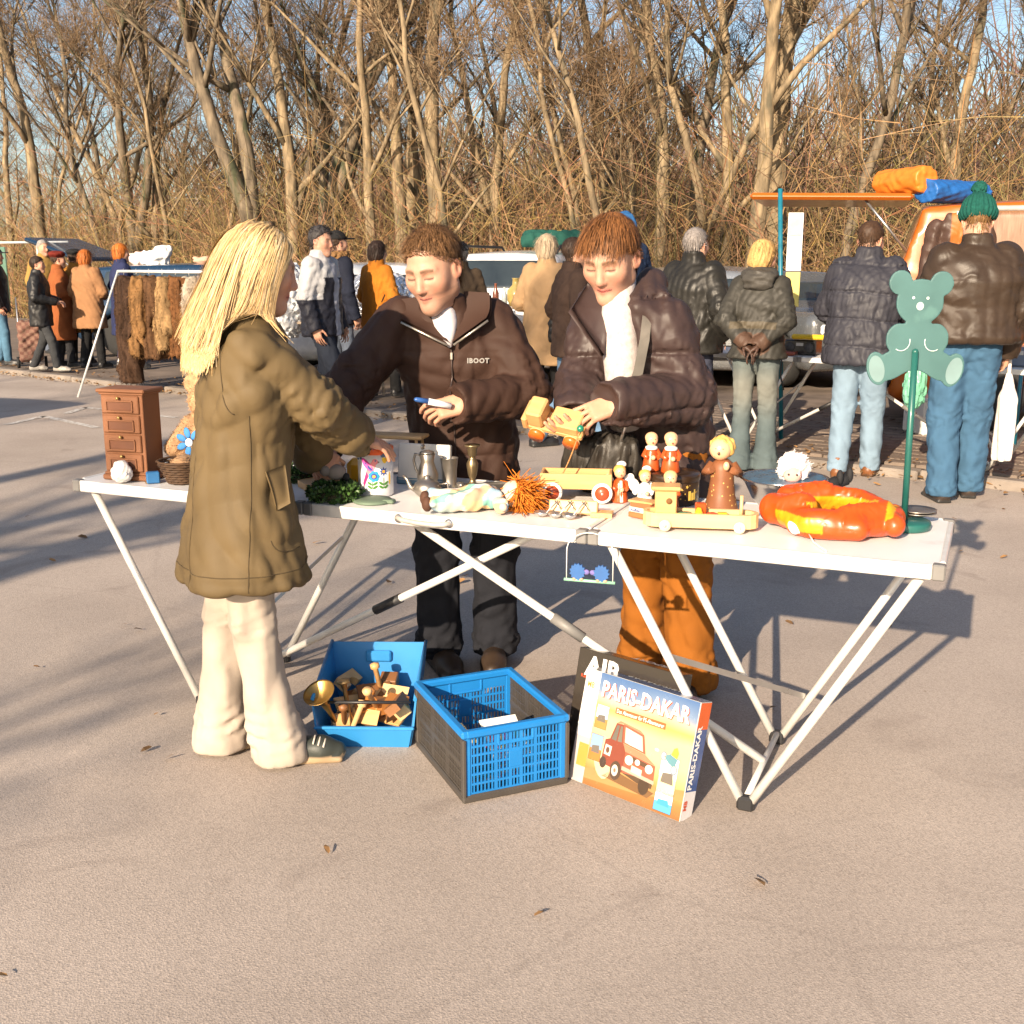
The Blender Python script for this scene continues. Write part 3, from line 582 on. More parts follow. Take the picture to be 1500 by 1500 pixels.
def long_hair():
    r = np.random.default_rng(5); HV, HF, HN, HC = head_mesh(.0045, 'f', 0.)
    n = 13000; m = np.nonzero(HV[:, 2] > np.interp(HV[:, 1], [-.12, -.05, 0, .04, .07, .1], [-.07, -.05, -.01, .02, .056, .07]))[0]; P = HV[r.choice(m, n)] + r.normal(0, .002, (n, 3))
    sg = np.where(P[:, 0] + r.normal(0, .004, n) > 0, 1., -1.); cen = np.array((0, -.012, .025)); rad = np.array((.084, .106, .100)); K = 10
    L = r.uniform(.215, .275, n) + .045 * (P[:, 1] < -.02) + .07 * np.clip((P[:, 2] - .03) / .08, 0, 1); L *= np.where(P[:, 1] > .05, .9, 1)
    tuft = np.floor((np.arctan2(P[:, 1], P[:, 0]) + 7) * 6 + r.normal(0, .2, n)); tr_ = np.random.default_rng(8).normal(0, 1, (200, 3)); tj = tr_[tuft.astype(int) % 200]
    swing = np.array((-.36, .02, 0)) + .13 * tj * np.array((1, .8, 0)); jit = r.normal(0, .05, (n, 3)); off = r.uniform(.0, .014, n)[:, None]
    cur = P.copy(); loc = [cur]; down = np.array((0, 0, -1.)) @ Rh
    for i in range(1, K):
        q = cur; en = np.linalg.norm((q - cen) / (rad + off), axis=1, keepdims=True); nrm = (q - cen) / (rad ** 2); nrm /= np.linalg.norm(nrm, axis=1, keepdims=True)
        back = np.zeros((n, 3)); back[:, 1] = -1; back[:, 0] = sg * .55
        v = down + ((swing + jit) @ Rh) * (.25 + .9 * i / K) + back * (.9 * math.exp(-i / 3.0))
        v = np.where(en < 1.05, v - (v * nrm).sum(1, keepdims=True) * nrm + nrm * .08, v); v /= np.linalg.norm(v, axis=1, keepdims=True)
        cur = q + v * (L / (K - 1))[:, None]; en = np.linalg.norm((cur - cen) / (rad + off), axis=1, keepdims=True); cur = np.where(en < 1, cen + (cur - cen) / np.maximum(en, .3), cur); lim = np.interp(cur[:, 2], [-.2, -.02, .05, .09], [.045, .05, .07, .12]) + r.normal(0, .004, n); cur[:, 1] = np.minimum(cur[:, 1], lim); loc.append(cur)
    path = np.stack(loc, 1) @ Rh.T + hp
    A_, B_, E_ = np.array(J['shoR']), np.array(J['shoL']), np.array(J['elbR'])                      # rest on the coat: capsules along shoulders, upper arm and back
    for a, b, rr in ((A_, B_, .098), (A_, E_, .092), (A_ * .5 + B_ * .5 + (-.04, 0, -.02), A_ * .5 + B_ * .5 + (-.06, 0, -.3), .165)):
        t_ = np.clip(((path - a) @ (b - a)) / ((b - a) @ (b - a)), 0, 1)[..., None]; c0 = a + t_ * (b - a); f = path - c0; d = np.linalg.norm(f, axis=2, keepdims=True); path = np.where(d < rr, c0 + f / np.maximum(d, .01) * rr, path)
    for _ in range(2): path[:, 1:-1] = .25 * path[:, :-2] + .5 * path[:, 1:-1] + .25 * path[:, 2:]
    base = np.array((.62, .43, .205)); c = base * (1 + .10 * r.normal(0, 1, (n, 1)) + .14 * tj[:, :1]).clip(.55, 1.3); c[r.random(n) < .12] *= np.array((.72, .62, .52)); c[r.random(n) < .15] = (.72, .57, .36)
    parts = [ribbons(path, hp + np.array((-.03, 0, -.05)), .0010, .0004, c)]
    g = SDF((-.13, -.2, -.30), (.13, .12, .15), .007); g.ell(cen, rad * .97, 0); g.ell((0, -.055, -.07), (.078, .055, .11), .03); g.disp(Folds(5, .004, .03, 5, (1.6, 1.6, .3))); g.cut(lambda X, Y, Z: np.minimum(Y - (.02 + .45 * Z), .075 - Z - .3 * (Y - .06)) + 0 * X); V, F = g.mesh()
    parts.append((V @ Rh.T + hp, F, base * .92)); V, F, C = join(parts); obj('hair', npmesh('hair', V, F, C), M_HAIR, bl)
long_hair()
def piece(parent, name, mb, m): return obj(name, mb, m, parent)
# stitched seams of the coat, laid on its surface
from mathutils.bvhtree import BVHTree
ct = [c for c in bl.children if c.name.startswith('coat')][0]; ctree = BVHTree.FromPolygons([v.co for v in ct.data.vertices], [p.vertices for p in ct.data.polygons])
def seam(name, rays, m, r_=.0017, closed=False, tree=None, par=None):
    P_ = []
    for o_, d_ in rays:
        h_ = (tree or ctree).ray_cast(Vector(o_), Vector(d_).normalized())
        if h_[0]: P_.append(h_[0] + h_[1] * .0006 if h_[1].dot(Vector(d_)) < 0 else h_[0] - h_[1] * .0006)
    if len(P_) > 2: q = MB(); q.tube(P_, r_, 5); obj(name, q, m, par or bl)
M_SEAM = mat('olive_seam', (.07, .048, .022), .9); hc = np.array((-.83 - B[0], 3.33 - B[1]))
for zz in (.655,): seam('hem_seam', [((hc[0] + .6 * math.cos(a), hc[1] + .6 * math.sin(a), zz), (-math.cos(a), -math.sin(a), 0)) for a in np.linspace(-2.9, .9, 60)], M_SEAM)
seam('side_seam', [((-.745 - B[0] - .05 * (1.2 - z) * .6, -.9, z), (0, 1, 0)) for z in np.linspace(.61, 1.12, 30)], M_SEAM); seam('back_seam', [((-.93 - B[0] - .06 * (1.2 - z) * .6, -.9, z), (0, 1, 0)) for z in np.linspace(.61, 1.2, 30)], M_SEAM)
sR = np.array(J['shoR']); seam('armhole_seam', [((sR[0] - .035 + .045 * math.cos(a), sR[1] - .5, sR[2] - .05 + .13 * math.sin(a)), (0, 1, 0)) for a in np.linspace(1.2, 4.6, 26)], M_SEAM)
seam('pocket_seam', [((-.655 - B[0] + .05 * math.cos(a), -.9, .76 + .05 * math.sin(a)), (0, 1, 0)) for a in np.linspace(3.3, 6.2, 16)], M_SEAM)
# coat pocket flap, cuff seam
# shoe laces
q = MB(); q.col = (.5, .45, .4)
for k in range(3): q.tube([(-.625 - B[0] + .016 * k, 3.250 - B[1], .070 - .005 * k), (-.622 - B[0] + .016 * k, 3.278 - B[1], .086 - .006 * k), (-.625 - B[0] + .016 * k, 3.308 - B[1], .070 - .005 * k)], .003, 6)
obj('shoe_lace', q, M_COTTON, bl)
# ring
q = MB(); q.lathe([(.0095, -.002), (.0108, 0), (.0095, .002)], n=14, M=frame((.75, .45, -.32)).to_3x3() @ Matrix.Rotation(PI / 2, 3, 'X')); 

# seller in the brown jacket
B2 = (-.17, 4.13)
J2 = rel(B2, dict(hipR=(-.27, 4.13, .90), hipL=(-.09, 4.15, .90), kneR=(-.285, 4.10, .48), kneL=(-.065, 4.12, .48), ankR=(-.285, 4.15, .09), ankL=(-.065, 4.19, .09),
                  shoR=(-.425, 4.05, 1.345), shoL=(-.045, 4.05, 1.335), elbR=(-.575, 3.93, 1.12), wriR=(-.635, 3.78, .965), elbL=(.055, 3.97, 1.085), wriL=(-.155, 3.80, 1.075),
                  neck=(-.24, 4.0, 1.405), head=(-.272, 3.935, 1.53)))
BROWN = np.array((.043, .022, .0155))
def sell_seams(x, y, z):
    o = .005 * np.exp(-(((x - (-.335 - B2[0]))) / .005) ** 2) * (z < 1.34) + .005 * np.exp(-(((x - (-.13 - B2[0]))) / .005) ** 2) * (z < 1.34)
    for zz in (1.235, 1.03, .86): o = o + .005 * np.exp(-((z - zz) / .005) ** 2) * (np.abs(x + .03) < .2) * (y < .1)
    return o + .006 * np.exp(-((x - (-.205 - B2[0])) / .006) ** 2) * (y < 0)
def sell_col(V, D):
    C = ncol(BROWN, V); return C
def sell_open(g, D):
    g.cone((-.235 - B2[0], 3.82 - B2[1], 1.36), (-.215 - B2[0], 3.86 - B2[1], 1.265), .045, .008, .01, 's')
figure('man in a brown padded jacket selling behind the table with a pen in hand', B2, 0, h=1.74, vox=.0079, J=J2, yaw=PI - .12, head=(-.34, .36, .06), sex='m', headsc=1.1,
       top=dict(color=sell_col, hem=.755, mat=mat('brown_jacket', attr=True, rough=.66, spec=.25, var=.1, scale=8, bump=.25, bscale=900, wrinkle=.5, wscale=18, stretch=(1, 1, .6)), bulk=1.07, fold=.007, wl=.13, arm=(.082, .076, .062), collar=.03, cuff=.03, flare=1.0, seams=sell_seams, extra=sell_open),
       legs=dict(color=(.016, .017, .022), r=(.098, .080, .078), flare=.008, hem=.04, fold=.006, wl=.13), shoes=dict(color=(.035, .022, .014), sole=(.02, .016, .012), yaw=(PI - .35 + .7, PI - .05), sc=1.1),
       hands=dict(L=dict(d=(-.93, -.18, -.2), dorsal=(.1, -.75, .55), curl=(.5, .62, .7, .75), thumb=(.25, .35), sc=1.05), R=dict(d=(-.3, -.6, -.6), dorsal=(-.6, -.3, .6))),
       hair=dict(style='short', color=(.15, .078, .034), ln=.032, lift=.36, n=8000, thick=.006, fwd=.0, rad=.0007, var=.3))
se = [o for o in bpy.data.objects if o.get('label', '').startswith('man in a brown padded jacket selling')][0]
LX = lambda x, y, z: (x - B2[0], y - B2[1], z)
q = MB(); q.col = (.58, .55, .57); q.tube([LX(-.24, 3.965, 1.37), LX(-.23, 3.94, 1.33), LX(-.222, 3.918, 1.29), LX(-.216, 3.915, 1.255)], [.048, .042, .024, .006], 14); obj('shirt', q, M_COTTON, se)
# collar wings with zip edge
for sg, pts in ((-1, [(-.222, 3.892, 1.268), (-.385, 3.925, 1.345), (-.40, 4.01, 1.41), (-.285, 3.985, 1.425)]), (1, [(-.205, 3.892, 1.268), (-.085, 3.90, 1.352), (-.075, 3.975, 1.435), (-.165, 3.99, 1.44)])):
    q = MB(); q.col = tuple(BROWN); P = [Vector(LX(*p)) for p in pts]; nn = (P[1] - P[0]).cross(P[2] - P[0]).normalized() * .016 * -sg
    n_ = 6; V = []
    for i in range(n_ + 1):
        for j in range(n_ + 1):
            u, v = i / n_, j / n_; V.append(P[0].lerp(P[1], u).lerp(P[3].lerp(P[2], u), v) + nn * (1.2 * math.sin(PI * v) * .8 + .3))
    F = [(i * (n_ + 1) + j, (i + 1) * (n_ + 1) + j, (i + 1) * (n_ + 1) + j + 1, i * (n_ + 1) + j + 1) for i in range(n_) for j in range(n_)]
    m_ = len(V); V2 = [p - nn * .9 for p in V]; q.add(V + V2, F + [tuple(k + m_ for k in f[::-1]) for f in F], True); cw = obj('collar', q, MATS['brown_jacket'], se)
    z_ = MB(); z_.tube([P[0] + nn * .35, P[0].lerp(P[1], .5) + nn * .35, P[1] + nn * .35], .0045, 6); obj('zip_edge', z_, mat('zip_metal', (.5, .46, .4), .35, .8, .1, 60), cw)
from mathutils.bvhtree import BVHTree
def front_hits(o, pts):
    """points on the front of a garment (towards -y) at the given local (x, z)"""
    tr = BVHTree.FromPolygons([v.co for v in o.data.vertices], [p.vertices for p in o.data.polygons]); out = []
    for x, z in pts:
        h_ = tr.ray_cast(Vector((x, -1.5, z)), Vector((0, 1, 0)))[0]; out.append(h_ if h_ else Vector((x, 0, z)))
    return out
jk = [c for c in se.children if c.name.startswith('jacket')][0]
zl = front_hits(jk, [(-.213 + .0005 * k - B2[0], 1.25 - .026 * k) for k in range(20)])
z_ = MB(); z_.tube([p + Vector((0, -.001, 0)) for p in zl], .0035, 6); obj('zip', z_, mat('zip_dark', (.07, .05, .045), .4, .5, .1, 60), se)
z_ = MB(); z_.box(zl[1] + Vector((0, -.006, 0)), (.010, .006, .026), None, .002); obj('zip_puller', z_, MATS['zip_metal'], se)
lt = front_hits(jk, [(-.158 - B2[0], 1.20), (-.095 - B2[0], 1.20)]); dl = (lt[1] - lt[0]).normalized()
text('IBOOT', .0235, Matrix.Translation(lt[0] + Vector((0, -.005, 0))) @ Matrix.Rotation(math.atan2(dl.y, dl.x), 4, 'Z') @ Matrix.Rotation(PI / 2 + .05, 4, 'X'), mat('grey_thread', (.28, .265, .25), .8), se, 'chest_lettering', .0010, ext=.001)

# short-haired woman in the quilted coat
B3 = (.57, 3.93)
J3 = rel(B3, dict(hipR=(.47, 3.99, .90), hipL=(.59, 3.84, .90), kneR=(.50, 3.99, .48), kneL=(.625, 3.84, .48), ankR=(.505, 4.04, .09), ankL=(.65, 3.83, .09),
                  shoR=(.285, 3.90, 1.385), shoL=(.52, 3.76, 1.365), elbR=(.24, 3.80, 1.13), wriR=(.215, 3.64, 1.07), elbL=(.595, 3.72, 1.10), wriL=(.345, 3.535, 1.11),
                  neck=(.385, 3.80, 1.43), head=(.325, 3.755, 1.565)))
PLUM = np.array((.043, .027, .025))
def br_open(g, D):
    g.cone((.30 - B3[0], 3.62 - B3[1], 1.39), (.35 - B3[0], 3.585 - B3[1], 1.0), .065, .035, .015, 's')
    g.cone((.42 - B3[0], 3.73 - B3[1], 1.40), (.475 - B3[0], 3.85 - B3[1], 1.47), .045, .05, .03)
yb = PI - .75 - PI / 2 + .15
figure('short haired woman in a plum quilted coat and ochre trousers holding a wooden toy', B3, 0, h=1.70, vox=.0079, J=J3, yaw=PI + .55 - 1.15, head=(.12, .42, .0), sex='f', headsc=1.08, smile=.6,
       top=dict(color=PLUM, hem=.70, mat=mat('quilted_coat', attr=True, rough=.5, spec=.32, var=.07, scale=9, bump=.05, bscale=500, wrinkle=.5, wscale=26), bulk=1.08, fold=.006, wl=.12, arm=(.084, .080, .066), collar=.0, cuff=.035, flare=1.1, quilt=.175, qz=.02, extra=br_open, name='coat'),
       legs=dict(color=(.235, .08, .011), r=(.098, .084, .085), flare=.01, mat=mat('corduroy', attr=True, rough=.85, var=.1, scale=8, bump=.2, bscale=500, wrinkle=.35, wscale=16, spec=.2), hem=.03, fold=.007, wl=.13), shoes=dict(color=(.02, .015, .012), yaw=(PI, PI - .3)),
       hands=dict(L=dict(d=(-.92, -.12, -.32), dorsal=(-.15, -.75, .65), curl=(.3, .4, .5, .55), thumb=(.1, .3), sc=1.05), R=dict(d=(-.3, -.75, -.35), dorsal=(.5, .2, -.6), curl=(.5, .5, .5, .5))),
       hair=dict(style='short', color=(.165, .068, .022), ln=.046, lift=.2, n=9000, thick=.008, line='f', rad=.0008, var=.45, fwd=.1, sweep=(.1, 0, 0)))
br = [o for o in bpy.data.objects if o.get('label', '').startswith('short haired woman')][0]
LB = lambda x, y, z: (x - B3[0], y - B3[1], z)
q = MB(); q.col = (.50, .44, .42); q.tube([LB(.36, 3.785, 1.49), LB(.355, 3.77, 1.44), LB(.35, 3.735, 1.38), LB(.36, 3.715, 1.27), LB(.372, 3.715, 1.15), LB(.385, 3.75, 1.0)], [.054, .054, .057, .062, .060, .05], 20); obj('turtleneck', q, M_KNIT, br)
q = MB(); q.col = (.15, .135, .115)
sp = [(.50, 3.90, 1.44), (.475, 3.79, 1.468), (.445, 3.70, 1.40), (.43, 3.645, 1.30), (.41, 3.625, 1.20), (.37, 3.60, 1.08)]
V = []
for i, p in enumerate(sp):
    a = Vector(LB(*p)); t = (Vector(sp[min(i + 1, len(sp) - 1)]) - Vector(sp[max(i - 1, 0)])).normalized(); s_ = t.cross(Vector((.3, -.9, .3))).normalized()
    V += [a + s_ * .017, a - s_ * .017]
q.add(V, [(2 * i, 2 * i + 1, 2 * i + 3, 2 * i + 2) for i in range(len(sp) - 1)], True); obj('bag_strap', q, M_LEATHER, br)

def wing(parent, pts, m, col, th=.014, name='collar', bow=.010):
    P = [Vector(p) for p in pts]; nn = (P[1] - P[0]).cross(P[2] - P[0]).normalized(); n_ = 7; V = []
    if nn.y > 0: nn = -nn
    for i in range(n_ + 1):
        for j in range(n_ + 1): u, v = i / n_, j / n_; V.append(P[0].lerp(P[1], u).lerp(P[3].lerp(P[2], u), v) + nn * (bow * math.sin(PI * v) * math.sin(PI * min(1, u + .2)) + .002))
    F = [(i * (n_ + 1) + j, (i + 1) * (n_ + 1) + j, (i + 1) * (n_ + 1) + j + 1, i * (n_ + 1) + j + 1) for i in range(n_) for j in range(n_)]; k = len(V)
    ring = [i * (n_ + 1) for i in range(n_ + 1)] + [n_ * (n_ + 1) + j for j in range(1, n_ + 1)] + [i * (n_ + 1) + n_ for i in range(n_ - 1, -1, -1)] + [j for j in range(n_ - 1, 0, -1)]
    q = MB(); q.col = tuple(col); q.add(V + [p - nn * th for p in V], F + [tuple(a + k for a in f[::-1]) for f in F] + [(ring[i], ring[(i + 1) % len(ring)], ring[(i + 1) % len(ring)] + k, ring[i] + k) for i in range(len(ring))], True); return obj(name, q, m, parent)
wing(br, [LB(.30, 3.665, 1.25), LB(.195, 3.715, 1.395), LB(.255, 3.84, 1.475), LB(.318, 3.73, 1.42)], MATS['quilted_coat'], PLUM, .02)
wing(br, [LB(.415, 3.655, 1.25), LB(.475, 3.70, 1.40), LB(.47, 3.80, 1.49), LB(.405, 3.72, 1.43)], MATS['quilted_coat'], PLUM, .02)
fl = []
for x, z in ((-.712, .955), (-.668, .965), (-.652, .855), (-.690, .835)):
    h_ = ctree.ray_cast(Vector((x - B[0], -.9, z)), Vector((0, 1, 0)))[0]; fl.append((h_ if h_ else Vector((x - B[0], -.12, z))) + Vector((0, -.004, 0)))
wing(bl, fl, MATS['olive_coat'], OLIVE, .007, 'pocket_flap', .008)

# ---------------------------------------------------------------- setting: asphalt, kerb, paving, wood
K0 = np.array((2.58, 8.27)); KD = np.array((.793, -.609)); KN = np.array((.609, .793)); PZ = .07
def kerb_side(x, y): return (x - K0[0]) * KN[0] + (y - K0[1]) * KN[1]
def gz(x, y): return PZ if kerb_side(x, y) > .12 else 0.
def KP(a, b, z=0.): p = K0 + KD * a + KN * b; return (p[0], p[1], z)
def asphalt():
    m = bpy.data.materials.new('asphalt'); m.use_nodes = True; N = m.node_tree.nodes; L = m.node_tree.links; b = N['Principled BSDF']
    tc = N.new('ShaderNodeTexCoord')
    def noise(s, d=4, dist=0.):
        n = N.new('ShaderNodeTexNoise'); n.inputs['Scale'].default_value = s; n.inputs['Detail'].default_value = d; n.inputs['Distortion'].default_value = dist; L.new(tc.outputs['Object'], n.inputs[0]); return n.outputs[0]
    def ramp(i, stops):
        r = N.new('ShaderNodeValToRGB'); L.new(i, r.inputs[0]); e = r.color_ramp.elements
        e[0].position, e[0].color = stops[0][0], (*stops[0][1], 1); e[1].position, e[1].color = stops[1][0], (*stops[1][1], 1)
        for p, c in stops[2:]: q = e.new(p); q.color = (*c, 1)
        return r.outputs[0]
    def mix(a, c, f, mode='MIX'):
        x = N.new('ShaderNodeMix'); x.data_type = 'RGBA'; x.blend_type = mode
        if isinstance(f, (int, float)): x.inputs[0].default_value = f
        else: L.new(f, x.inputs[0])
        L.new(a, x.inputs[6])
        if isinstance(c, tuple): x.inputs[7].default_value = (*c, 1)
        else: L.new(c, x.inputs[7])
        return x.outputs[2]
    base = ramp(noise(1.1, 6), [(.3, (.34, .288, .248)), (.7, (.44, .378, .33))])
    v = N.new('ShaderNodeTexVoronoi'); v.inputs['Scale'].default_value = 190; L.new(tc.outputs['Object'], v.inputs[0])
    stone = ramp(v.outputs['Color'], [(0, (.6, .59, .58)), (1, (1.25, 1.22, 1.2)), (.5, (.97, .97, .97))])
    c = mix(base, stone, .6, 'MULTIPLY')
    fine = ramp(noise(420, 2), [(.3, (.62, .62, .62)), (.7, (1.28, 1.28, 1.28))]); c = mix(c, fine, .7, 'MULTIPLY')
    st = ramp(noise(2.3, 7, .8), [(.60, (0, 0, 0)), (.70, (1, 1, 1))]); c = mix(c, (.22, .18, .155), mix_f(N, L, st, .45))
    sp = ramp(noise(26, 3), [(.74, (0, 0, 0)), (.78, (1, 1, 1))]); c = mix(c, (.14, .085, .05), mix_f(N, L, sp, .5))
    wv = N.new('ShaderNodeTexVoronoi'); wv.feature = 'DISTANCE_TO_EDGE'; wv.inputs['Scale'].default_value = .33; nn = N.new('ShaderNodeMix'); nn.data_type = 'VECTOR'; nn.inputs[0].default_value = .12
    L.new(tc.outputs['Object'], nn.inputs[4]); nz = N.new('ShaderNodeTexNoise'); nz.inputs['Scale'].default_value = 2.5; nz.inputs['Detail'].default_value = 5; L.new(tc.outputs['Object'], nz.inputs[0]); L.new(nz.outputs[1], nn.inputs[5]); L.new(nn.outputs[1], wv.inputs[0])
    cr = ramp(wv.outputs[0], [(.0, (1, 1, 1)), (.0035, (0, 0, 0))]); c = mix(c, (.1, .08, .07), mix_f(N, L, cr, .12))
    L.new(c, b.inputs['Base Color']); b.inputs['Roughness'].default_value = .88; b.inputs['Specular IOR Level'].default_value = .3
    bp = N.new('ShaderNodeBump'); bp.inputs['Strength'].default_value = .22; bp.inputs['Distance'].default_value = .004; L.new(v.outputs[0], bp.inputs['Height']); L.new(bp.outputs[0], b.inputs['Normal'])
    return m
def mix_f(N, L, s, k):
    x = N.new('ShaderNodeMath'); x.operation = 'MULTIPLY'; x.inputs[1].default_value = k; L.new(s, x.inputs[0]); return x.outputs[0]
q = MB(); q.quad((-260, -120, 0), (260, -120, 0), (260, 320, 0), (-260, 320, 0)); tag(obj('ground', q, asphalt()), kind='structure')
M_PAVE = mat('pavers', (.16, .125, .10), .9, var=.3, scale=3, bump=.5, bscale=90)
M_LITTER = mat('leaf_litter_floor', (.13, .085, .045), .95, var=.45, scale=9, bump=.8, bscale=40)
q = MB(); q.quad(KP(-60, .14, PZ - .022), KP(40, .14, PZ - .022), KP(40, 8.2, PZ - .022), KP(-60, 8.2, PZ - .022)); pv = tag(obj('pavement', q, M_PAVE), kind='structure')
q = MB(); V = []; nx, ny = 30, 14
for j in range(ny):
    for i in range(nx):
        a = -90 + 150 * i / (nx - 1); b_ = 8.0 + 130 * (j / (ny - 1)) ** 1.6; V.append(KP(a, b_, PZ - .02 + max(0, b_ - 24) ** 1.1 * .05 + .05 * math.sin(i * 2.1 + j)))
q.add(V, [(j * nx + i, j * nx + i + 1, (j + 1) * nx + i + 1, (j + 1) * nx + i) for j in range(ny - 1) for i in range(nx - 1)], True); tag(obj('wood_floor', q, M_LITTER), kind='structure')
# kerb stones
M_KERB = mat('kerb_stone', (.20, .17, .145), .92, var=.28, scale=5, bump=.6, bscale=70)
kb = MB(); kb.box((0, 0, PZ / 2 - .04), (.985, .125, PZ + .08), None, .012); kme = kb.mesh('kerb_stone'); kme.materials.append(M_KERB)
kroot = thing('kerb', None, None, KP(0, 0)); kroot['kind'] = 'structure'
for i in range(-24, 6):
    o = obj('kerb_stone', kme, None, kroot, (i * KD[0], i * KD[1], RND.uniform(-.008, .006)), (RND.uniform(-.02, .02), 0, math.atan2(KD[1], KD[0]) + RND.uniform(-.008, .008)))
# pavers beside the right-hand stall
pb = MB(); pb.box((0, 0, 0), (.232, .152, .05), None, .008); pm = pb.mesh('paver'); pm.materials.append(M_PAVE)
cnt = 0
for j in range(17):
    for i in range(18):
        a = -2.6 + i * .24 + (.12 if j % 2 else 0); b_ = .16 + .08 + j * .16
        if cnt < 300: p = KP(a, b_); obj('paver', pm, None, pv, (p[0], p[1], PZ - .024 + RND.uniform(-.003, .003)), (RND.uniform(-.012, .012), RND.uniform(-.012, .012), math.atan2(KD[1], KD[0]))); cnt += 1
# worn white paint: the bent lines of a bay marking
q = MB()
def strip(pts, w, z=.004):
    for a, b_ in zip(pts[:-1], pts[1:]):
        a = Vector((*a, z)); b_ = Vector((*b_, z)); n = (b_ - a).cross(Vector((0, 0, 1))).normalized() * w / 2; q.quad(a - n, b_ - n, b_ + n, a + n)
strip([(-4.9, 10.7), (-4.78, 11.3), (-3.95, 10.5)], .085); strip([(-4.63, 11.5), (-4.62, 12.0), (-3.4, 11.2)], .085)
tag(obj('bay_marking', q, mat('worn_paint', (.5, .48, .45), .85, var=.25, scale=30, wear=((.31, .26, .22), 22, .5))), kind='structure')
# dead leaves on the asphalt and heaped along the kerb
r = np.random.default_rng(3); n1, n2 = 70, 1500
px = np.r_[r.uniform(-3, 3.4, n1), np.zeros(n2)]; py = np.r_[r.uniform(1.8, 9, n1), np.zeros(n2)]
aa = r.uniform(-16, 4, n2); bb = -.06 - np.abs(r.normal(0, .09, n2)); sel = r.random(n2) < .4; bb[sel] = .1 + np.abs(r.normal(0, .2, sel.sum()))
px[n1:] = K0[0] + KD[0] * aa + KN[0] * bb; py[n1:] = K0[1] + KD[1] * aa + KN[1] * bb
pz = np.r_[np.full(n1, .006), np.where(bb > 0, PZ + .008, .008 + r.random(n2) * .03)]; n = n1 + n2
ang = r.uniform(0, 6.28, n); sz = r.uniform(.012, .03, n); tilt = r.uniform(-.5, .5, (n, 2))
pts = np.array([(-1, 0), (-.3, -.5), (.6, -.4), (1, 0), (.6, .4), (-.3, .5)])
X = pts[None, :, 0] * sz[:, None]; Y = pts[None, :, 1] * sz[:, None]; Z = X * tilt[:, :1] + Y * tilt[:, 1:] + np.abs(Y) * .4 + .006
V = np.stack([px[:, None] + X * np.cos(ang)[:, None] - Y * np.sin(ang)[:, None], py[:, None] + X * np.sin(ang)[:, None] + Y * np.cos(ang)[:, None], pz[:, None] + np.abs(Z)], 2).reshape(-1, 3)
C = np.repeat(np.array((.24, .13, .05)) * r.uniform(.4, 1.4, (n, 1)), 6, 0)
tag(obj('fallen_leaves', npmesh('fallen_leaves', V, np.arange(n * 6).reshape(n, 6), C, False), mat('dead_leaf', attr=True, rough=.8)), 'scattered dry brown leaves on the asphalt and along the kerb', 'leaves', kind='stuff')

# ---------------------------------------------------------------- bare trees
M_BARK = [mat('bark_pale', (.20, .15, .09), .9, var=.6, scale=11, bump=1., bscale=28, stretch=(1, 1, .25), wear=((.10, .085, .055), 5, .56)), mat('bark_grey', (.14, .11, .075), .92, var=.6, scale=11, bump=1., bscale=24, stretch=(1, 1, .25), wear=((.06, .065, .035), 4, .55))]
M_TWIG = mat('twigs', attr=True, rough=.85, var=.2, scale=3)
def tree_meshes(seed, H, r0, lean, forks, pale):
    R_ = random.Random(seed); q = MB(); tips = []
    def limb(p, d, L, ra, rb, depth, n=8):
        pts = [Vector(p)]; d = Vector(d).normalized(); m = max(4, int(L / .45))
        for i in range(m):
            d = (d + Vector((R_.gauss(0, .07), R_.gauss(0, .07), R_.gauss(.02, .05)))).normalized(); pts.append(pts[-1] + d * (L / m))
        rr = [ra + (rb - ra) * (i / m) ** .9 for i in range(m + 1)]
        if depth == 0: rr[0] *= 1.25
        q.tube(pts, rr, (9, 6, 5, 4)[min(depth, 3)])
        if depth < 3:
            kids = (R_.randint(7, 10), R_.randint(4, 6), 3)[depth]
            for k in range(kids):
                t = R_.uniform(.22 if depth == 0 else .2, .98); i = int(t * m); b0 = pts[i]; az = R_.uniform(0, 2 * PI); up = R_.uniform(.25, 1.1)
                dd = (Vector((math.cos(az), math.sin(az), up)) + d * .5).normalized(); l2 = L * R_.uniform(.22, .5) * (1.1 - .4 * t); rk = min(rr[i] * .62, .3 * rr[i] + .01 * l2)
                limb(b0, dd, l2, max(rk, .008), .005, depth + 1)
        if depth >= 1: tips.extend([(pts[j], (pts[j] - pts[j - 1]).normalized()) for j in range(2, len(pts))])
    if forks == 1: limb((0, 0, -.1), (lean, .02, 1), H, r0, .03, 0)
    else:
        limb((0, 0, -.1), (lean, 0, 1), 2.4, r0, r0 * .85, 3, 9)
        top = Vector(q.v[-5]) if False else Vector((lean * 2.2, 0, 2.2))
        for k in range(forks): limb(top, (lean + .28 * math.cos(k * PI + .4), .2 * math.sin(k * PI + .4), 1), H - 2.3, r0 * .72, .025, 0)
    tm = q.mesh('trunk'); tm.materials.append(M_BARK[0 if pale else 1])
    g = np.random.default_rng(seed); P = np.array([t[0] for t in tips]); D_ = np.array([t[1] for t in tips]); n = 1300; i = g.integers(0, len(P), n)
    d = D_[i] * .8 + g.normal(0, .7, (n, 3)); d[:, 2] += .25; d /= np.linalg.norm(d, axis=1, keepdims=True); L = g.uniform(.3, 1.0, n)[:, None]
    curve = g.normal(0, .25, (n, 3)); path = np.stack([P[i] + d * L * t + curve * L * t * t for t in np.linspace(0, 1, 4)], 1)
    V, F, C = strands(path, .006, .0025, np.array((.17, .11, .06)) * g.uniform(.6, 1.5, (n, 1))); cm = npmesh('crown', V, F, C); cm.materials.append(M_TWIG)
    return tm, cm
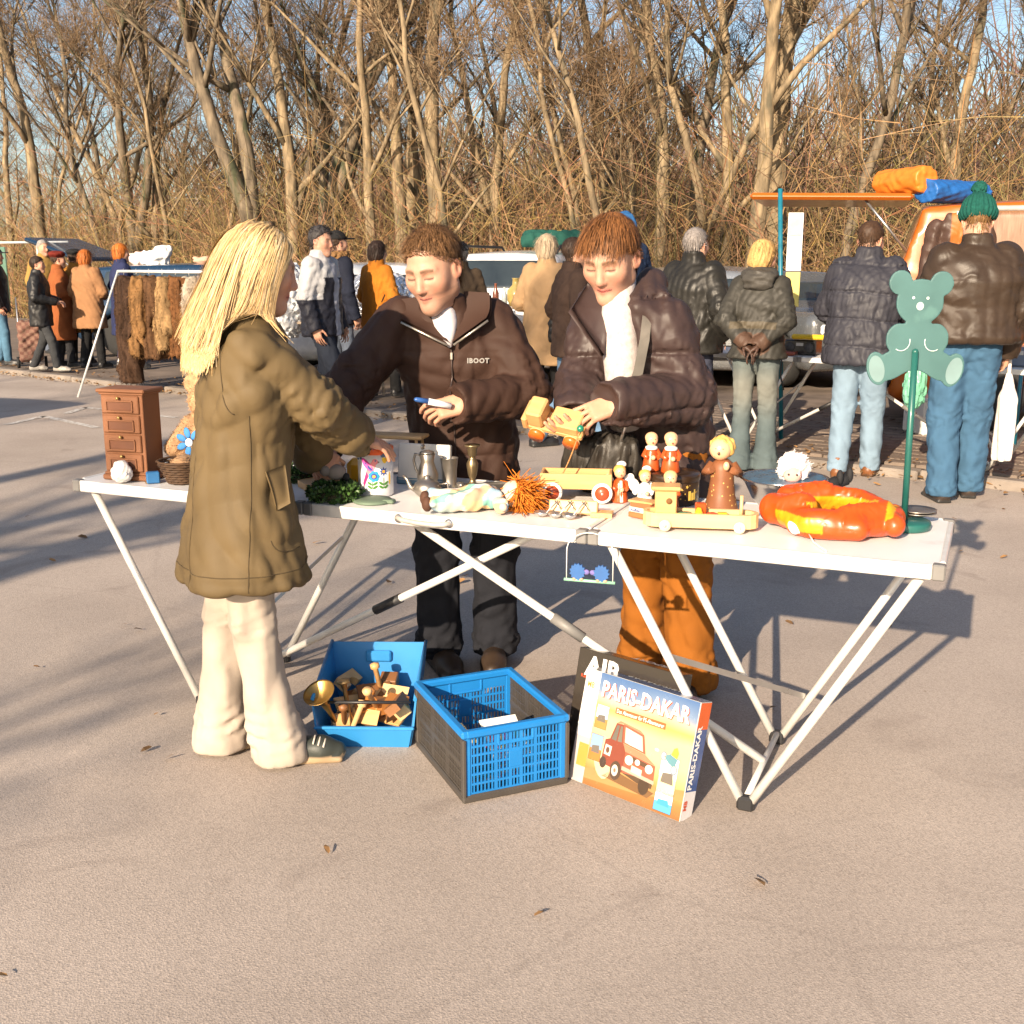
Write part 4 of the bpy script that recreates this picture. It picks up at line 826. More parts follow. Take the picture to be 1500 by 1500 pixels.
TREES = [tree_meshes(1, 12, .16, .03, 1, True), tree_meshes(2, 13, .24, -.03, 2, False), tree_meshes(3, 11, .10, .10, 1, True), tree_meshes(4, 12, .13, -.09, 1, False), tree_meshes(5, 9, .07, .05, 1, True), tree_meshes(6, 13, .2, .02, 1, True), tree_meshes(7, 10, .12, .16, 2, True)]
TLAB = ['straight pale-barked bare tree in the wood', 'stout grey bare tree with forked trunk in the wood', 'slender pale bare tree leaning slightly in the wood', 'grey-barked bare tree leaning back in the wood', 'thin pale sapling standing in the brushwood', 'tall pale bare tree with broad trunk in the wood', 'pale forked bare tree leaning in the wood']
def tree(k, x, y, rz, sc=1., lab=None):
    t = thing('bare_tree', lab or TLAB[k], 'tree', (x, y, 0), rz, 'bare trees of the wood'); t.scale = (sc, sc, sc)
    obj('trunk', TREES[k][0], None, t); obj('crown', TREES[k][1], None, t)
TREE_AT = {62: 'broad pale bare tree at the edge of the wood behind the green market sheet', 378: 'stout forked grey tree at the edge of the wood beyond the fur coats', 437: 'straight pale tree beyond the man in the two-tone jacket', 548: 'pale tree trunk rising beyond the orange coat', 925: 'slender leaning pale stem beyond the blue hooded person', 962: 'broad pale trunk just beyond the silver saloon', 1003: 'forked leaning pale tree beyond the grey haired man', 1062: 'straight pale trunk beyond the blonde ponytail woman', 1102: 'tall broad pale trunk beside the blue pole'}
def px2x(px, Y): return (px - 750) / 1631 * (Y * .9755 + .1)
for px, off, k, rz, sc in ((62, 1.2, 5, .4, 1.), (150, 2.5, 3, 2.8, .9), (18, 3, 0, 1, .9), (378, .9, 1, .1, 1.05), (437, 1.6, 0, 2.2, 1.1), (548, 2.2, 0, 4, .9), (300, 4, 2, .2, 1), (655, 1.5, 4, 1.2, 1.1), (722, 3.5, 0, 5, .9), (770, 5, 2, 3, 1),
                           (925, .6, 2, 3.3, .8), (962, 2.2, 5, .3, .8), (1003, 1.5, 6, .2, .9), (1062, 2.5, 0, 1.3, .85), (1102, 1.3, 5, 2, .85), (1022, 4, 3, 1, 1), (1375, 4, 0, 0, .8), (240, 2.2, 4, 2, 1), (490, 4.5, 1, 4, .9), (600, 5, 5, 2.4, .9), (845, 3, 4, 1, 1.), (885, 5, 0, 3, 1)):
    # trunk stands just inside the edge of the wood, which runs parallel to the kerb
    Y = 15.
    for _ in range(30):
        x = px2x(px, Y); Y = K0[1] + (7.6 + off - (x - K0[0]) * KN[0]) / KN[1]
    tree(k, px2x(px, Y), Y, rz, sc, TREE_AT.get(px))
r = random.Random(9)
for i in range(85):
    a = r.uniform(-42, 14); b_ = 9.5 + r.random() ** 1.3 * 32; p = KP(a, b_); tree(r.choice((0, 0, 2, 3, 4, 4, 5, 6, 1)), p[0], p[1], r.uniform(0, 6.3), r.uniform(.75, 1.15))
# brushwood: saplings, stems and brambles nobody could count
def brush(n, a0, a1, b0, b1, h0, h1, seed, rad, col, arch=.35, bend=None):
    g = np.random.default_rng(seed); a = g.uniform(a0, a1, n); b_ = b0 + (b1 - b0) * g.random(n) ** 1.25
    base = np.stack([K0[0] + KD[0] * a + KN[0] * b_, K0[1] + KD[1] * a + KN[1] * b_, np.maximum(0, b_ - 24) ** 1.1 * .05 + g.uniform(0, .03, n)], 1)
    d = np.stack([g.normal(0, .22, n), g.normal(0, .22, n), np.ones(n)], 1); d /= np.linalg.norm(d, axis=1, keepdims=True); L = g.uniform(h0, h1, n)[:, None]
    c = g.normal(0, 1, (n, 3)) * arch; c[:, 2] = -np.abs(c[:, 2]) * .7; t = np.linspace(0, 1, 5); w = g.normal(0, .03, (n, 5, 3)); w[:, 0] = 0
    path = np.stack([base + d * L * s + c * L * s * s for s in t], 1) + w * L[:, :, None]
    # side twigs off the stems
    m = int(n * 1.4); i = g.integers(0, n, m); s = g.uniform(.25, .95, m); k = (s * 4).astype(int).clip(0, 3); fr = (s * 4 - k)[:, None]
    P = path[i, k] * (1 - fr) + path[i, k + 1] * fr; d2 = g.normal(0, 1, (m, 3)); d2[:, 2] = np.abs(d2[:, 2]) * .6 + .15; d2 /= np.linalg.norm(d2, axis=1, keepdims=True); L2 = (g.uniform(.15, .5, m) * L[i, 0] * .6)[:, None]; c2 = g.normal(0, .3, (m, 3))
    p2 = np.stack([P + d2 * L2 * q_ + c2 * L2 * q_ * q_ for q_ in np.linspace(0, 1, 3)], 1)
    cc = np.array(col) * g.uniform(.45, 1.6, (n, 1)) * (1 + .12 * g.normal(0, 1, (n, 3))); rr = g.uniform(.6, 1.6, n) * rad
    far = np.array((0., -4000., 0.)); st = ribbons(path, far, rad * 1.1, rad * .45, cc.clip(.01, .6)) if b0 > 15 else strands(path, rr, rr * .35, cc.clip(.01, .6)); return [st, ribbons(p2, far, rad * .55, rad * .25, cc[i].clip(.01, .6))]
parts = brush(9500, -40, 14, 7.9, 22, 1.4, 5.2, 21, .009, (.215, .138, .062)) + brush(5200, -30, 12, 7.7, 12, .5, 1.8, 22, .006, (.28, .185, .08), .8) + brush(3600, -50, 18, 20, 40, 3, 7.5, 23, .022, (.15, .10, .06)) + brush(4500, -75, 30, 38, 75, 5, 11, 24, .05, (.12, .088, .062), .15)[:1]
V, F, C = join(parts); tag(obj('brushwood', npmesh('brushwood', V, F, C), M_TWIG), 'dense tan brushwood and bramble stems filling the edge of the wood', 'brushwood', kind='stuff')

# ---------------------------------------------------------------- the folding table
TA = -.407; TU = np.array((math.cos(TA), math.sin(TA))); TN = np.array((-TU[1], TU[0])); TF = np.array((-.229, 3.299)); TH = .793; TW = .582; TL = 2.9
def TB(s, w, z=TH): p = TF + TU * s + TN * w; return (p[0], p[1], z)
M_LAM = mat('white_laminate', (.78, .77, .76), .35, var=.03, scale=5, bump=.03, bscale=400, wear=((.62, .60, .58), 6, .62))
M_ALU = mat('aluminium_rail', (.78, .77, .74), .42, .35, var=.06, scale=30)
M_TUBE = mat('painted_tube', (.74, .72, .68), .38, .25, var=.07, scale=20, wear=((.55, .53, .5), 30, .68))
M_GREYP = mat('grey_plastic', (.17, .165, .16), .5, var=.1); M_BLACKP = mat('black_plastic', (.022, .022, .024), .45, var=.15)
M_STEEL = mat('dull_steel', (.55, .54, .52), .32, .9, var=.1)
tb = thing('folding_table', 'long white folding table of three panels with aluminium edges and tube legs', 'table', TB(0, 0, 0), TA)
def bar(name, a, b, r, m, parent=tb, n=10): q = MB(); q.tube([a, b], r, n); return obj(name, q, m, parent)
for i in (-1, 0, 1):
    c = i * TL / 3; w2 = TL / 3 - .006
    q = MB(); q.box((c, TW / 2, TH - .012), (w2 - .03, TW - .03, .02), None, .002); tp_ = obj('panel', q, M_LAM, tb)
    for y in (.0075, TW - .0075): q = MB(); q.box((c, y, TH - .020), (w2 - .062, .015, .040), None, .003); obj('edge_rail', q, M_ALU, tb)
    for sg in (-1, 1):
        q = MB(); q.box((c + sg * (w2 / 2 - .0075), TW / 2, TH - .020), (.015, TW - .09, .040), None, .003); obj('edge_rail', q, M_ALU, tb)
        for y in (.014, TW - .014): q = MB(); q.box((c + sg * (w2 / 2 - .0145), y, TH - .0198), (.033, .032, .0425), None, .004); obj('corner_cap', q, M_GREYP, tb)
for i in (-1, 1):
    c = i * TL / 3
    for y, wd in ((.042, 0), (TW - .042, 0)):
        for sg in (-1, 1):
            top = (c + sg * .425, y, TH - .04); bar('leg', (c + sg * .016, y, .03), top, .0135, M_TUBE)
            q = MB(); q.box((top[0], y, TH - .032), (.06, .03, .02), None, .003); obj('leg_bracket', q, M_GREYP, tb)
        q = MB(); q.box((c, y, .022), (.05, .032, .044), None, .007); obj('foot', q, M_BLACKP, tb)
    bar('cross_bar', (c, .055, .035), (c, TW - .055, .035), .010, M_TUBE)
for a, b, col, t in (((-.20, .13, TH - .035), (.967, .30, .04), M_GREYP, .43), ((.32, .20, TH - .035), (-.967, .36, .04), M_BLACKP, .47)):
    bar('brace', a, b, .0135, M_TUBE); A_, B_ = Vector(a), Vector(b); bar('brace_sleeve', A_.lerp(B_, t), A_.lerp(B_, t + .085), .0175, col)
def flat(name, a, b, w, t, m):
    a, b = Vector(a), Vector(b); q = MB(); M = frame(b - a); q.box((a + b) / 2, (w, (b - a).length, t), M); return obj(name, q, m, tb)
flat('stay', (.967 - .24, .05, .43), (.967 + .08, TW - .05, .18), .004, .018, M_STEEL); flat('stay', (-.967 + .30, TW - .06, .54), (-.967 + .02, .06, .16), .004, .012, M_STEEL)
q = MB(); q.tube([(-.135, -.004, TH - .014), (-.115, -.012, TH - .020), (-.06, -.018, TH - .023), (.0, -.018, TH - .024), (.03, -.012, TH - .022), (.048, -.004, TH - .016)], .0085, 8); h_ = obj('carry_handle', q, mat('handle_grey', (.42, .40, .37), .45, .2), tb)
for x in (-.13, .043): q = MB(); q.lathe([(.014, 0), (.014, .006), (.006, .010), (.0, .010)], (x, -.001, TH - .018), 14, Matrix.Rotation(PI / 2, 3, 'X')); obj('rivet', q, M_STEEL, h_)

# ---------------------------------------------------------------- things on the table
M_WOOD = mat('beech', (.60, .34, .135), .45, var=.14, scale=5, stretch=(1, 9, 9), bump=.05, bscale=60, coat=.2)
M_WOODP = mat('pale_beech', (.66, .42, .20), .5, var=.12, scale=5, stretch=(1, 8, 8), bump=.05, bscale=60)
M_PAINT = mat('toy_paint', attr=True, rough=.35, var=.06, scale=20, coat=.3)
M_MATTE = mat('matte_paint', attr=True, rough=.8, var=.1, scale=20)
def item(name, label, cat, s, w, rz=0., z=TH, group=None): return thing(name, label, cat, TB(s, w, z), TA + rz, group)
def mb(col=(.5, .5, .5)): q = MB(); q.col = col; return q
# drawer cabinet
M_CAB = mat('brown_cabinet', (.20, .082, .036), .6, var=.12, scale=10, bump=.05, bscale=200)
t = item('drawer_cabinet', 'small brown cabinet with four drawers standing on the white table', 'cabinet', -1.27, .125, .14)
q = MB(); q.box((0, 0, .165), (.165, .105, .29), None, .002); cb = obj('carcass', q, M_CAB, t)
q = MB(); q.box((0, 0, .316), (.192, .128, .013), None, .004); q.box((0, 0, .306), (.176, .115, .008), None, .002); obj('top', q, M_CAB, t)
q = MB(); q.box((0, 0, .010), (.188, .126, .02), None, .005); q.box((0, 0, .024), (.176, .115, .009), None, .003); obj('plinth', q, M_CAB, t)
for k in range(4):
    z = .064 + k * .068; d = MB(); d.box((-.004, -.0555, z), (.148, .010, .062), None, .003); dr = obj('drawer', d, M_CAB, t)
    f = MB(); 
    for (cx, cz, sx, sz) in ((0, .017, .104, .006), (0, -.019, .104, .006), (-.051, -.001, .005, .032), (.051, -.001, .005, .032)): f.box((-.004 + cx, -.0625, z - .004 + cz), (sx, .006, sz), None, .001)
    obj('label_frame', f, M_CAB, dr); f = MB(); f.box((-.004, -.0612, z - .005), (.096, .0016, .028)); obj('label_plate', f, mat('cab_recess', (.13, .05, .025), .7), dr)
    f = MB(); f.lathe([(.003, 0), (.003, .006), (.006, .009), (.005, .014), (0, .015)], (-.004, -.0605, z + .024), 12, Matrix.Rotation(PI / 2, 3, 'X')); obj('knob', f, mat('brass_knob', (.5, .33, .12), .4, .7), dr)
# white ceramic ball
g = SDF((-.05, -.05, -.01), (.05, .05, .09), .004); g.ell((0, 0, .035), (.034, .03, .034), 0); g.ell((0, .0, .066), (.02, .02, .012), .01); fz = Folds(2, .003, .03, 5, ridge=True); g.disp(fz); g.cut(lambda X, Y, Z: .003 - Z + 0 * X)
V, F = g.mesh(); tag(obj('ceramic_ornament', npmesh('ceramic_ornament', V, F, ncol((.8, .78, .75), V)), M_PAINT, None, TB(-1.245, .028)), 'white lumpy ceramic ball in front of the brown cabinet', 'ornament')
q = MB(); q.lathe([(.012, 0), (.013, .006), (.006, .01), (.009, .016), (.004, .022), (.0, .026)], n=12); tag(obj('brass_bell', q, mat('old_brass', (.36, .24, .11), .4, .85, var=.2), None, TB(-1.155, .06)), 'tiny old brass bell beside the brown cabinet', 'bell')
# plush bear behind the blonde woman
t = item('plush_bear', 'tan plush teddy bear with a blue felt flower sitting behind the olive coat', 'teddy bear', -1.085, .33, .5)
def fluff(V, F, n, ln, col, seed, rad=.0016):
    r = np.random.default_rng(seed); N = vnormals(V, F); i = r.integers(0, len(V), n); d = N[i] + r.normal(0, .5, (n, 3)); L = ln * r.uniform(.5, 1.2, (n, 1))
    p = np.stack([V[i] - N[i] * .002 + d * L * a for a in (0, .5, 1)], 1); c = np.array(col) * r.uniform(.7, 1.35, (n, 1)); return strands(p, rad, rad * .4, c)
TAN = (.44, .27, .15)
g = SDF((-.2, -.2, -.01), (.2, .2, .42), .007); g.ell((0, 0, .11), (.085, .075, .11), 0); g.ell((0, -.01, .265), (.078, .072, .07), .02); g.ell((0, -.07, .25), (.038, .035, .03), .02)
for s in (-1, 1): g.ell((s * .062, .01, .325), (.033, .018, .034), .012); g.ell((s * .062, -.010, .325), (.018, .008, .02), .01, 's'); g.cone((s * .07, -.01, .18), (s * .13, -.06, .10), .034, .032, .02); g.cone((s * .06, -.03, .05), (s * .085, -.16, .045), .045, .042, .02)
V, F = g.mesh(); a, b, c = join([(V, F, TAN), fluff(V, F, 6000, .006, TAN, 4)]); obj('body', npmesh('body', a, b, c), M_FUR, t)
q = mb((.012, .01, .01)); q.ball((-.025, -.085, .28), .007); q.ball((.025, -.085, .28), .007); q.ball((0, -.105, .262), (.012, .007, .008)); obj('eyes_and_nose', q, M_PAINT, t)
t2 = item('felt_flower', 'blue felt flower with white centre pinned beside the teddy bear', 'flower', -1.075, .19, .2)
q = mb((.05, .22, .55)); 
for k in range(7): a = k * 2 * PI / 7; q.ball((.034 * math.cos(a), 0, .13 + .034 * math.sin(a)), (.021, .005, .012), 10, 6, Matrix.Rotation(-a, 3, 'Y'))
obj('petals', q, M_MATTE, t2); q = mb((.8, .8, .78)); q.ball((0, -.005, .13), (.015, .007, .015)); obj('centre', q, M_MATTE, t2); q = mb((.05, .2, .4)); q.tube([(0, 0, 0), (.004, 0, .06), (0, 0, .12)], .003, 6); obj('stem', q, M_MATTE, t2)
q = MB(); n_ = 26
for k in range(9):
    z = .006 + k * .009; rr = .05 + .004 * k; q.tube([((rr + .003 * (-1) ** (i + k)) * math.cos(2 * PI * i / n_), (rr + .003 * (-1) ** (i + k)) * math.sin(2 * PI * i / n_), z) for i in range(n_ + 1)], .005, 5, False)
q.lathe([(.0, .003), (.05, .003), (.05, .006), (0, .006)], n=16); tag(obj('wicker_basket', q, mat('dark_wicker', (.075, .04, .02), .7, var=.3, scale=40), None, TB(-1.055, .12)), 'dark wicker basket half hidden behind the olive coat', 'basket')
q = MB(); q.box((0, 0, .02), (.045, .03, .04), rotz(.4), .004); tag(obj('blue_box', q, mat('blue_card', (.03, .15, .36), .6), None, TB(-1.145, .07)), 'little blue box at the foot of the wicker basket', 'box')
# leaf wreaths
def wreath(s, w, R_, n, seed, label):
    r = np.random.default_rng(seed); a = r.uniform(0, 6.28, n); b = r.uniform(0, 6.28, n); rr = .028 * np.sqrt(r.random(n)); P = np.stack([(R_ + rr * np.cos(b)) * np.cos(a), (R_ + rr * np.cos(b)) * np.sin(a), .026 + .8 * rr * np.sin(b)], 1)
    d = P - np.stack([R_ * np.cos(a), R_ * np.sin(a), np.full(n, .02)], 1); d /= np.linalg.norm(d, axis=1, keepdims=True) + 1e-6; d += r.normal(0, .5, (n, 3)); d /= np.linalg.norm(d, axis=1, keepdims=True)
    t_ = np.cross(d, r.normal(0, 1, (n, 3))); t_ /= np.linalg.norm(t_, axis=1, keepdims=True); L = r.uniform(.011, .02, (n, 1)); nn = np.cross(d, t_)
    V = np.stack([P, P + d * L * .5 + t_ * L * .38 + nn * L * .12, P + d * L, P + d * L * .5 - t_ * L * .38 + nn * L * .12], 1).reshape(-1, 3); C = np.repeat(np.array((.035, .075, .018)) * r.uniform(.4, 1.8, (n, 1)), 4, 0)
    t = thing('leaf_wreath', label, 'wreath', TB(s, w), 0); obj('leaves', npmesh('leaves', V, np.arange(n * 4).reshape(n, 4), C, False), mat('box_leaf', attr=True, rough=.4, var=.15, scale=40), t)
    q = MB(); q.tube([(R_ * math.cos(k * .3307), R_ * math.sin(k * .3307), .02) for k in range(20)], .012, 6, False); obj('ring', q, mat('wreath_ring', (.05, .04, .02), .9), t); return t
wreath(-.415, .085, .058, 1500, 1, 'dark green leaf wreath lying flat at the table edge')
wreath(-.70, .32, .05, 1100, 2, 'small leaf wreath lying behind the olive sleeve')
q = MB(); poly = [(.13 * math.cos(a), .085 * math.sin(a)) for a in [k * PI / 4 + .3 for k in range(8)]]; q.prism(poly, .022, Matrix.Identity(4)); tag(obj('wooden_board', q, M_WOOD, None, TB(-.52, .24), (0, 0, TA)), 'flat eight sided wooden board between the two wreaths', 'board')
# flower tin
t = item('flower_tin', 'white tin painted with a pink bird and blue flowers under an orange rim', 'tin', -.335, .215)
TR = .058; TZ = .160
q = MB(); q.lathe([(TR - .002, 0), (TR, .003), (TR, TZ), (TR - .004, TZ), (TR - .004, .02), (0, .02)], n=40); obj('wall', q, mat('tin_white', (.74, .73, .74), .35, .1, var=.04), t)
q = MB(); q.lathe([(TR + .0008, TZ - .020), (TR + .002, TZ - .019), (TR + .0022, TZ - .002), (TR + .001, TZ + .001), (TR - .003, TZ + .001)], n=40); obj('rim', q, mat('orange_enamel', (.72, .10, .012), .35), t)
g = SDF((-.06, -.06, .08), (.06, .06, .19), .005); g.ell((0, 0, .14), (.05, .05, .02), 0); g.disp(Folds(6, .009, .05, 5, ridge=True)); V, F = g.mesh(); obj('cloth_inside', npmesh('cloth_inside', V, F, ncol((.10, .15, .25), V)), M_COTTON, t)
a0 = math.atan2(-TF[1], -TF[0] + .4) - TA                               # decals wrap the side turned to the front
def decal(poly, col, name, lift=.0008, rad=TR):
    n = len(poly); cx = sum(p[0] for p in poly) / n; cz = sum(p[1] for p in poly) / n; V = []
    for x, z in [(cx, cz)] + list(poly): A_ = a0 + x / rad; V.append(((rad + lift) * math.cos(A_), (rad + lift) * math.sin(A_), z))
    q = mb(col); q.add(V, [(0, k + 1, (k + 1) % n + 1) for k in range(n)]); return obj(name, q, M_PAINT, t)
def oval(cx, cz, rx, rz_, rot=0., n=14): return [(cx + rx * math.cos(a) * math.cos(rot) - rz_ * math.sin(a) * math.sin(rot), cz + rx * math.cos(a) * math.sin(rot) + rz_ * math.sin(a) * math.cos(rot)) for a in [2 * PI * k / n for k in range(n)]]
def star(cx, cz, r1, r2, n=8): return [(cx + (r1 if k % 2 == 0 else r2) * math.cos(PI * k / n), cz + (r1 if k % 2 == 0 else r2) * math.sin(PI * k / n)) for k in range(2 * n)]
PK = (.72, .22, .25)
decal(oval(-.020, .095, .012, .030, -.5), PK, 'bird_body'); decal(oval(-.006, .118, .010, .010), PK, 'bird_head', .0010); decal([(.003, .121), (.010, .117), (.003, .113)], (.2, .15, .12), 'bird_beak', .0012)
decal(oval(-.033, .108, .011, .028, .75), (.55, .08, .32), 'bird_wing', .0012); decal(oval(-.024, .098, .004, .024, .75), (.03, .05, .25), 'bird_wing_edge', .0014); decal([(-.036, .085), (-.028, .07), (-.044, .035), (-.05, .045)], (.35, .03, .16), 'bird_tail', .0010)
for cx, cz in ((-.010, .07), (.022, .085)):
    if cx < 0:
        for k in range(7): A_ = k * 2 * PI / 7; decal(oval(cx + .011 * math.cos(A_), cz + .011 * math.sin(A_), .008, .008, 0, 10), (.02, .25, .45), 'petal', .0012 + .0001 * k)
        decal(oval(cx, cz, .0095, .0095), (.03, .06, .28), 'flower_ring', .0022); decal(oval(cx, cz, .005, .005), (.75, .33, .03), 'flower_eye', .0024)
    else: decal(star(cx, cz, .017, .008), (.03, .07, .25), 'star_flower', .0012); decal(oval(cx, cz, .005, .005), (.75, .33, .03), 'flower_eye', .0014)
for x0, z0 in ((-.015, .03), (.022, .03)):
    decal([(x0 - .0012, z0), (x0 + .0012, z0), (x0 + .0014, z0 + .035), (x0 - .0010, z0 + .035)], (.04, .12, .03), 'flower_stem', .0009)
    for k, (dx, dz, ro) in enumerate(((-.009, .004, -.6), (.009, .004, .6), (-.009, .016, -.6), (.009, .016, .6))): decal(oval(x0 + dx, z0 + dz, .0095, .0042, ro, 10), (.06, .19, .03), 'leaf', .0011 + .0001 * k)
decal(oval(.025, .122, .007, .011, .4), (.75, .48, .03), 'butterfly_wing', .0010); decal(oval(.033, .124, .006, .008, -.4), (.75, .42, .03), 'butterfly_wing', .0012); decal(oval(.046, .06, .004, .022), (.75, .45, .03), 'yellow_leaf', .0010)
q = MB(); q.lathe([(.0, 0), (.062, 0), (.064, .004), (.060, .009), (.03, .010), (0, .010)], n=30); q.box((.06, .0, .006), (.04, .028, .012), rotz(.1), .004); tag(obj('green_coaster', q, mat('sage_green', (.12, .17, .12), .6), None, TB(-.285, .105), (0, 0, TA)), 'sage green round lid lying before the flower tin', 'lid')
# yellow toy crane behind the tin, little figure in the blonde woman's hand
q = mb((.72, .36, .02)); q.box((0, 0, .05), (.09, .06, .10), None, .02); q.box((.03, 0, .12), (.05, .05, .06), None, .018); tag(obj('yellow_toy_box', q, M_PAINT, None, TB(-.445, .30), (0, 0, TA + .3)), 'yellow plastic toy behind the flower tin', 'toy')
t = thing('toy_figure', 'little striped grey figure with black feet held in the woman\'s left hand', 'toy', (-.575, 3.585, .875), .3)
q = mb((.22, .19, .17)); q.ball((0, 0, 0), (.032, .022, .026)); q.ball((-.036, 0, .006), (.018, .016, .018)); obj('body', q, M_MATTE, t); q = mb((.012, .012, .014)); q.ball((.03, -.01, -.016), (.012, .012, .014)); q.ball((.026, .014, -.018), (.012, .012, .014)); obj('feet', q, M_MATTE, t)
# doll's bench, white board with blue band
t = item('doll_table', 'small light wood toy table standing behind the flower tin', 'toy table', -.425, .50, .15)
q = MB(); q.box((0, 0, .150), (.24, .09, .013), None, .004); obj('top', q, M_WOODP, t)
for x in (-.10, .10):
    for y in (-.032, .032): bar('leg', (x, y, 0), (x * .96, y, .145), .0055, M_WOODP, t, 8)
t = item('white_plaque', 'white plaster plaque with a blue band leaning behind the pewter jug', 'plaque', -.265, .43, .12)
q = MB(); q.box((0, 0, .075), (.19, .025, .13), Matrix.Rotation(-.12, 3, 'X'), .004); obj('board', q, mat('plaster', (.66, .62, .56), .9, var=.08, scale=14, bump=.5, bscale=60), t); q = MB(); q.box((0, -.002, .012), (.20, .035, .026), None, .003); obj('blue_band', q, mat('blue_tile', (.13, .22, .29), .5), t)
# pewter
M_PEW = mat('pewter', (.33, .30, .265), .36, .85, var=.2, scale=12, bump=.08, bscale=90)
t = item('pewter_jug', 'pewter jug with handle and lidded thumb rest', 'jug', -.205, .335)
q = MB(); q.lathe([(.026, 0), (.028, .004), (.022, .010), (.036, .04), (.037, .055), (.027, .082), (.022, .10), (.027, .125), (.026, .126), (.020, .10), (0, .095)], n=24); obj('vessel', q, M_PEW, t)
q = MB(); q.tube([(-.026, 0, .118), (-.046, 0, .122), (-.052, 0, .10), (-.044, 0, .07), (-.034, 0, .055)], .0045, 8); obj('handle', q, M_PEW, t); q = MB(); q.lathe([(.027, .127), (.024, .133), (.006, .138), (0, .139)], n=20); q.ball((-.016, 0, .148), (.006, .012, .010)); obj('lid', q, M_PEW, t)
t = item('pewter_teapot', 'low pewter teapot with thin curved spout before the jug', 'teapot', -.165, .255, PI + .2)
q = MB(); q.lathe([(.03, 0), (.042, .012), (.047, .028), (.040, .044), (.026, .052), (.010, .060), (.012, .066), (.0, .070)], n=26); obj('vessel', q, M_PEW, t); q = MB(); q.tube([(.035, 0, .018), (.058, 0, .028), (.068, 0, .052), (.082, 0, .066)], [.011, .009, .006, .005], 8); obj('spout', q, M_PEW, t); q = MB(); q.tube([(-.042, 0, .04), (-.07, 0, .045), (-.074, 0, .02), (-.042, 0, .014)], .004, 8); obj('handle', q, M_PEW, t)
q = MB(); q.lathe([(.026, 0), (.027, .003), (.024, .010), (.026, .06), (.031, .10), (.0315, .102), (.028, .1), (.023, .05), (0, .02)], n=24); tag(obj('pewter_beaker', q, M_PEW, None, TB(-.165, .42)), 'straight sided pewter beaker beside the jug', 'beaker')
q = MB(); q.lathe([(.036, 0), (.038, .004), (.026, .012), (.012, .018), (.009, .03), (.015, .045), (.019, .07), (.020, .085), (.012, .102), (.009, .108), (.016, .114), (.017, .138), (.026, .145), (.0265, .149), (.011, .146), (0, .14)], n=24); tag(obj('brass_candlestick', q, mat('tarnished_brass', (.36, .27, .15), .35, .85, var=.2), None, TB(-.085, .435)), 'tall turned brass candlestick behind the rag doll', 'candlestick')
for k, (s, w, rz) in enumerate(((-.095, .30, .5), (-.075, .32, .8), (-.06, .29, .2))):
    q = MB(); q.ball((0, 0, .012), (.020, .014, .009)); q.tube([(.015, 0, .014), (.06, 0, .017), (.09, 0, .010)], .0032, 6); tag(obj('pewter_spoon', q, M_PEW, None, TB(s, w, TH + .002 + .013 * k), (0, 0, TA + rz - .9)), ('pewter spoon under the others in the pile by the teapot', 'pewter spoon in the middle of the pile by the teapot', 'pewter spoon on top of the pile by the teapot')[k], 'spoon', 'pewter spoons')
q = MB(); q.lathe([(0, .001), (.11, .001), (.135, .012), (.137, .012), (.112, .004), (0, .004)], n=36); tag(obj('dark_tray', q, mat('dark_tray', (.13, .115, .10), .5, .4, var=.2), None, TB(.05, .40)), 'flat dark round tray under the rag doll\'s hair', 'tray')
# rag doll
t = item('rag_doll', 'patchwork rag doll with orange wool hair lying on its back', 'doll', .065, .12, .55)
def patch(V):
    P = np.array([(.42, .50, .46), (.58, .50, .42), (.58, .40, .22), (.18, .40, .33), (.55, .57, .55), (.50, .33, .22), (.25, .36, .44)]); k = (np.floor((V[:, 0] * .8 + V[:, 1] * .6) / .024) * 7 + np.floor((V[:, 1] * .8 - V[:, 0] * .6) / .026) * 13 + np.floor(V[:, 2] / .04) * 3).astype(int) % 7; return P[k]
g = SDF((-.2, -.1, -.01), (.2, .1, .12), .005); g.ell((.03, 0, .042), (.065, .048, .038), 0)
for s in (-1, 1): g.cone((-.01, s * .028, .038), (-.12, s * .042, .034), .032, .026, .012); g.cone((.07, s * .035, .04), (.075, s * .088 - .0, .03), .02, .022, .012)
g.disp(Folds(17, .004, .05, 6)); g.cut(lambda X, Y, Z: .002 - Z + 0 * X); V, F = g.mesh(); obj('dress', npmesh('dress', V, F, patch(V)), mat('patchwork', attr=True, rough=.9, var=.07, scale=40, bump=.2, bscale=500), t)
for s in (-1, 1): q = mb((.075, .032, .018)); q.ball((-.145, s * .044, .033), (.017, .022, .024)); obj('shoe', q, M_MATTE, t)
q = mb((.60, .47, .38)); q.ball((.13, 0, .048), (.042, .040, .042), 18, 12); obj('head', q, M_COTTON, t)
for s in (-1, 1): q = mb((.60, .47, .38)); q.ball((.082, s * .098, .028), (.013, .013, .013)); obj('hand', q, M_COTTON, t)
r = np.random.default_rng(7); n = 1500; d = r.normal(0, 1, (n, 3)); d[:, 0] = np.abs(d[:, 0]) + .15; d /= np.linalg.norm(d, axis=1, keepdims=True); P = np.array((.13, 0, .048)) + d * np.array((.041, .04, .041)); d[:, 2] = np.minimum(d[:, 2], .35); L = r.uniform(.014, .032, (n, 1)); dr = r.normal(0, 1.0, (n, 3))
p = np.stack([P + d * L * a + dr * L * a * a + np.array((0, 0, -1)) * L * 1.3 * a * a for a in np.linspace(0, 1, 5)], 1); p[..., 2] = np.maximum(p[..., 2], .004); V, F, C = strands(p, .0022, .0014, np.array((.66, .21, .03)) * r.uniform(.7, 1.25, (n, 1))); obj('wool_hair', npmesh('wool_hair', V, F, C), M_KNIT, t)
